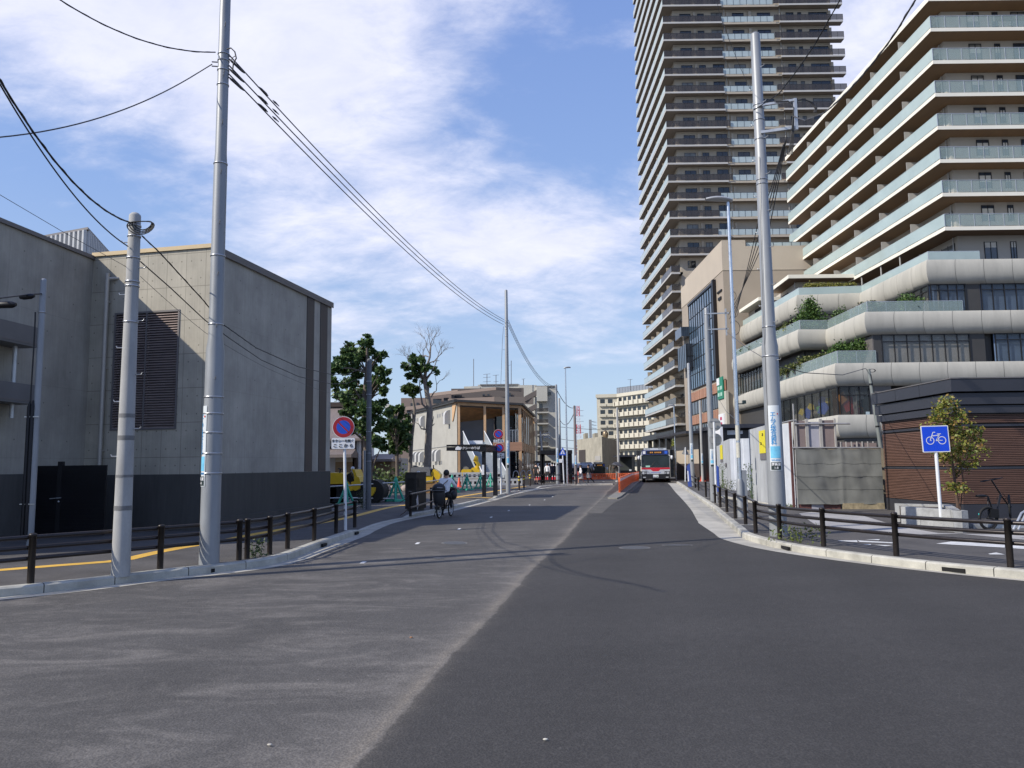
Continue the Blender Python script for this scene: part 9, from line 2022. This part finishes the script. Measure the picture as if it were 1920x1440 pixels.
person('woman in white top and pale knee-length skirt walking left across the road', (g.x + .1, g.y, 0), -math.pi / 2, walk, dict(top=WHT_, bot=M_SKIN, leg='short', shoe=cloth('pale', (.5, .45, .4))), h=1.62, extra=skirt(BEI_, .5), hairl=.2)
bagp('handbag', 'small red handbag held by the woman in white', 'handbag', (g.x - .22, g.y - .22, .92), cloth('coral', (.55, .10, .08)), (.13, .07, .15), 'box')
g = G(1104, 908.0, 0); person('woman in black top with dark hair striding left across the road', (g.x, g.y, 0), -math.pi / 2, dict(walk, knR=(-.09, .14, .52), anR=(-.09, .48, .20), toR=(-.09, .44, .06), knL=(.09, -.1, .5), anL=(.09, -.05, .09), toL=(.09, -.2, .03)), dict(top=BLK_, bot=BLK_), h=1.66, hairl=.1, extra=skirt(GRY_, .55))
bagp('backpack', 'black backpack worn by the woman striding across the road', 'backpack', (g.x + .27, g.y, 1.16), BLK_, (.17, .16, .26))
# man with umbrella
g = G(1157, 903.5, 0); person('man in black jacket and brown trousers walking under a dark umbrella', (g.x, g.y, zg(g.y)), -1.2, dict(elR=(-.22, -.10, 1.18), wrR=(-.14, -.26, 1.32), haR=(-.12, -.28, 1.38), knL=(.09, -.1, .5)), dict(top=BLK_, bot=cloth('brown_grey', (.17, .15, .14)), shoe=WHT_), h=1.70, hair=True)
u = D(1158.5, 870, g.y); o = thing('umbrella', 'dark open umbrella held over the man in a black jacket', 'umbrella', (u.x, u.y, u.z)); b = M(); vs = []; fs = []; n = 16
for r_, z_ in ((.02, .30), (.25, .24), (.45, .12), (.60, -.05)):
 for j in range(n): a = 2 * math.pi * j / n; k_ = 1 - (.05 if j % 2 else 0); vs.append(u + Vector((r_ * k_ * math.cos(a), r_ * k_ * math.sin(a), z_ - .12 + .22 * r_ * math.cos(a) * -1)))
for i in range(3):
 for j in range(n): fs.append((i * n + j, i * n + (j + 1) % n, (i + 1) * n + (j + 1) % n, (i + 1) * n + j))
b.add(vs, fs, True); b.build('canopy', mat('umbrella_grey', (.06, .06, .065), .6, 0, 0), o); b = M(); b.tube([u + Vector((0, 0, .22)), u + Vector((-.08, 0, -.55))], .012, 5); b.build('shaft', M_GALV, o)
# group at the bus stop
grp = [((1005.5, 907.5), 2.6, 1.72, dict(top=BLK_, bot=BLK_, sleeve='short', leg='short', fat={'ch': 1.15, 'pe': 1.1}), 'stocky person in black T-shirt and shorts standing at the left of the waiting group', {}, 0),
       ((1013, 904.6), .4, 1.66, dict(top=WHT_, bot=BRN_), 'person in white shirt and dark trousers half hidden behind the black T-shirt', {}, 0),
       ((1026.5, 905.8), 2.9, 1.70, dict(top=WHT_, bot=BRN_, shoe=WHT_), 'person in white shirt with pale trainers, in the middle of the waiting group', {}, 0),
       ((1019.5, 903.3), .2, 1.68, dict(top=NVY_, bot=BLK_), 'person in dark clothes behind the shelter post', {}, 0),
       ((1036, 905.5), 3.4, 1.74, dict(top=NVY_, bot=NVY_, shoe=WHT_), 'person in navy suit beside the pole with the pale advert', {}, 0),
       ((1040.5, 903.2), .3, 1.68, dict(top=BRN_, bot=BRN_), 'person in charcoal clothes just behind the one in navy', {}, 0),
       ((1070, 903.0), .8, 1.70, dict(top=BLK_, bot=BLK_), 'dark-clothed person waiting under the right part of the bus shelter', {}, 0),
       ((1031.5, 902.5), 1.0, 1.62, dict(top=GRY_, bot=BLK_), 'person in grey top behind the white shirts of the group', {}, 0)]
for (px, rz_, h_, zn, lb, J_, _) in grp: g = G(*px, FZ); person(lb, tuple(g), rz_, J_, zn, h=h_, group='people waiting at the bus stop')
g = G(1005.5, 907.5, FZ)
# ================================================================ OVERHEAD WIRES
def wire(lb, pts, r, sag=0.0, m=None, n=22, twist=False, name='overhead_wire'):
 """pts: supports in order; between them the wire hangs in a parabola of the given sag"""
 out = []; sags = sag if isinstance(sag, (list, tuple)) else [sag] * (len(pts) - 1)
 for (a, c), s_ in zip(zip(pts[:-1], pts[1:]), sags):
  for i in range(n):
   t_ = i / n; out.append(Vector(a).lerp(Vector(c), t_) - Vector((0, 0, s_ * 4 * t_ * (1 - t_))))
 out.append(Vector(pts[-1])); o = thing(name, lb, 'wire', tuple(out[0])); b = M(); b.tube(out, r, 5); b.build('cable', m or M_CABLE, o)
 if twist:
  tw = []; L = 0; off = r * .8
  for i in range(len(out) - 1):
   for j in range(3):
    p = out[i].lerp(out[i + 1], j / 3); L += (out[i + 1] - out[i]).length / 3; a = L * 12; d = (out[i + 1] - out[i]).normalized(); s1 = d.cross(Vector((0, 0, 1))).normalized(); s2 = s1.cross(d); tw.append(p + s1 * off * math.cos(a) + s2 * off * math.sin(a))
  b = M(); b.tube(tw, r * .6, 4); b.build('bound_cable', m or M_CABLE, o)
 return o
z2 = lambda px, py: D(px, py, Y2)
# big pole to the slim far pole, then on
zt = [D(432, 105, Y2).z, D(432, 124, Y2).z, D(432, 140, Y2).z]
far = [D(945, 599.5, 43.87), D(945, 603.5, 43.87), D(944, 608.5, 43.87)]; names_ = ['top', 'middle', 'lowest']
p5 = [D(1040, 724, 63.6), D(1041, 727, 63.6), D(1041, 730, 63.6)]
for k in range(3):
 a = Vector((X2 + .11, Y2 - .03, zt[k])); wire('%s of three long wires between big steel pole and slim pole' % names_[k], [a, far[k]], .013, .55, M_CABG)
 wire('%s of three short wires between slim pole and pole among people' % names_[k], [D(953, 600 + 5 * k, 43.9), p5[k]], .014, .9, M_CABG)
wire('thick black cable entering at the top left and ending on the big steel pole', [D(20, -60, 10.2), D(110, -2, 10.8), D(404, 98, Y2 - .1)], .011, [0.0, .22], twist=True)
wire('thin wire from the left picture edge up to the big steel pole', [D(-120, 262, 9.0), D(372, 136, Y2 - .1), D(398, 120, Y2 - .1)], .010, [.32, 0], M_CABG, twist=False)
wire('thick black cable coming from upper left onto the concrete pole top', [D(-90, 20, 7.0), D(0, 150, 8.0), D(243, 417, Y1 - .1)], .013, [0, .28], twist=True)
wire('second black cable left of the thick one, reaching the concrete pole lower down', [D(-60, 60, 7.4), D(0, 158, 8.0), D(240, 462, Y1 - .1)], .010, [0, .22])
wire('hair-thin wire crossing above the ribbed plant room at far left', [D(-60, 330, 9), D(115, 433, 10.3), D(240, 502, Y1)], .004, 0, M_CABG)
wire('upper thick cable sagging across the hall wall towards the dark pole', [D(266, 442, Y1 - .05), D(300, 474, Y1 + .7), D(384, 566, Y2 + 1.0), D(414, 605, 14.8), D(480, 652, 17.6), D(560, 688, 21.5), D(621, 702, 24.8), D(650, 702, 26.6), D(684, 688, 28.8)], .011, [0] * 8, twist=True)
wire('lower, thinner cable sagging across the hall wall towards the dark pole', [D(263, 490, Y1 - .05), D(320, 540, Y1 + .9), D(384, 600, 14.0), D(430, 634, 15.4), D(490, 675, 18), D(560, 706, 21.5), D(621, 720, 24.8), D(650, 719, 26.6), D(684, 706, 28.8)], .010, [0] * 8)
wire('hair-thin wire below the two cables across the concrete hall wall', [D(263, 518, Y1 - .05), D(384, 623, 14.0), D(500, 690, 18.3), D(610, 735, 24), D(684, 740, 28.8)], .004, [0.02] * 4, M_CABG)
wire('cable from the pole bracket rising out of the picture top beside the tower', [D(1414, 206, Y6 - .1), D(1460, 176, 15.6), D(1530, 80, 13.6), D(1600, -45, 12)], .011, [0, .03, .0], M_CABLE, twist=True)
wire('thick cable from the bracket frame sweeping up along the balcony building', [D(1487, 218, Y6 - .3), D(1510, 226, 15.6), D(1545, 212, 14.6), D(1600, 160, 13), D(1680, 60, 11.3), D(1740, -40, 10)], .014, [0, .0, .02, .03, 0], M_CABG, twist=True)
wire('thin wire up from the right pole top across the tower', [D(1408, 170, Y6 - .1), D(1385, 120, 15.4), D(1350, 30, 14), D(1338, -30, 13)], .005, 0, M_CABG)
for k in range(4):
 wire(['first', 'second', 'third', 'fourth'][k] + ' of four black cables dropping from bracket to side-armed pole', [D(1474 - 2 * k, 262 + 4 * k, Y6 - .2), D(1442 - 6 * k, 430 - 8 * k, 21.5), D(1366 + 2 * k, 590 + 8 * k, 31.8)], .013, [.05 + .03 * k, .12], M_CABLE)
wire('sagging wire from the slim pole behind the enclosure to the thick right pole', [D(1622, 691, 28.0), D(1580, 703, 24), D(1510, 699, 20), D(1448, 683, Y6 + .1)], .012, [.0, 0.0, 0], M_CABG)
wire('thin wire from the thick right pole toward the street lamp', [D(1440, 676, Y6 - .1), D(1400, 652, 18), D(1362, 622, 22.4)], .007, 0, M_CABG)
wire('bundle of wires running on behind the pole among the people', [D(1045, 733, 63.6), D(1075, 765, 80)], .03, .4, M_CABG)
wire('wire pair between the far brown pole and the grey power post', [D(1078, 770, 63), D(1049, 785, 84)], .03, .9, M_CABG)
for k, (a, c) in enumerate((((1045, 800), (1200, 806)), ((1045, 822), (1120, 826)), ((1048, 838), (1115, 838)))): wire(['upper', 'middle', 'lower'][k] + ' faint horizontal line wire in the gap beside the sunny cream block', [D(*a, 118), D(*c, 140)], .035, .25, M_CABG)
wire('thin wire dropping along the slim pole from its crossarm', [D(944, 612, 43.9), D(942, 640, 43.9), D(939, 720, 43.9)], .010, 0, M_CABG)
wire('thin wire from the shop sign corner down past the street lamp', [D(1346, 745, 90), D(1362, 772, 40), D(1384, 790, 22.4)], .012, 0, M_CABG)
# black sleeves hanging on wires at the far left
wire('pair of black cables leading from the thin grey service pole out of frame left', [D(78, 551, Y0 - .05), D(55, 552, 15.2), D(0, 559, 13.8), D(-60, 566, 12.5)], .016, 0)
for (pa, pb, y, r, lb) in (((62, 555), (40, 557.5), 15.1, .055, 'small black cable joint sleeve hanging beside the thin service pole'), ((27, 571), (-14, 572), 14.0, .065, 'larger black cable joint box at the left picture edge')):
 a, c = D(*pa, y), D(*pb, y); o = thing('cable_joint', lb, 'cable joint', tuple(a)); b = M(); d = (c - a).normalized(); b.tube([a - d * .03, a + d * .04, c - d * .04, c + d * .03], [r * .5, r, r, r * .5], 10); b.build('sleeve', M_BLACKM, o)
# small litter on the road
r9 = random.Random(77)
lt = [((771, 1196), 'tiny orange-brown dead leaf lying on the dusty lane', (.35, .17, .08)), ((1023, 1388), 'small pale scrap of litter on the dark lane near the bottom', (.5, .48, .42)), ((506, 1398), 'small pale pebble on the dusty lane near the bottom edge', (.45, .42, .36))]
for (px, lb, col) in lt: g = G(*px, .006); o = thing('litter', lb, 'litter', tuple(g)); b = M(); b.ball(g + Vector((0, 0, .006)), .014, 6, 1.3, .7, .5); b.build('scrap', mat('litter_%d' % int(col[0] * 100), col, .8, 0, .1), o)
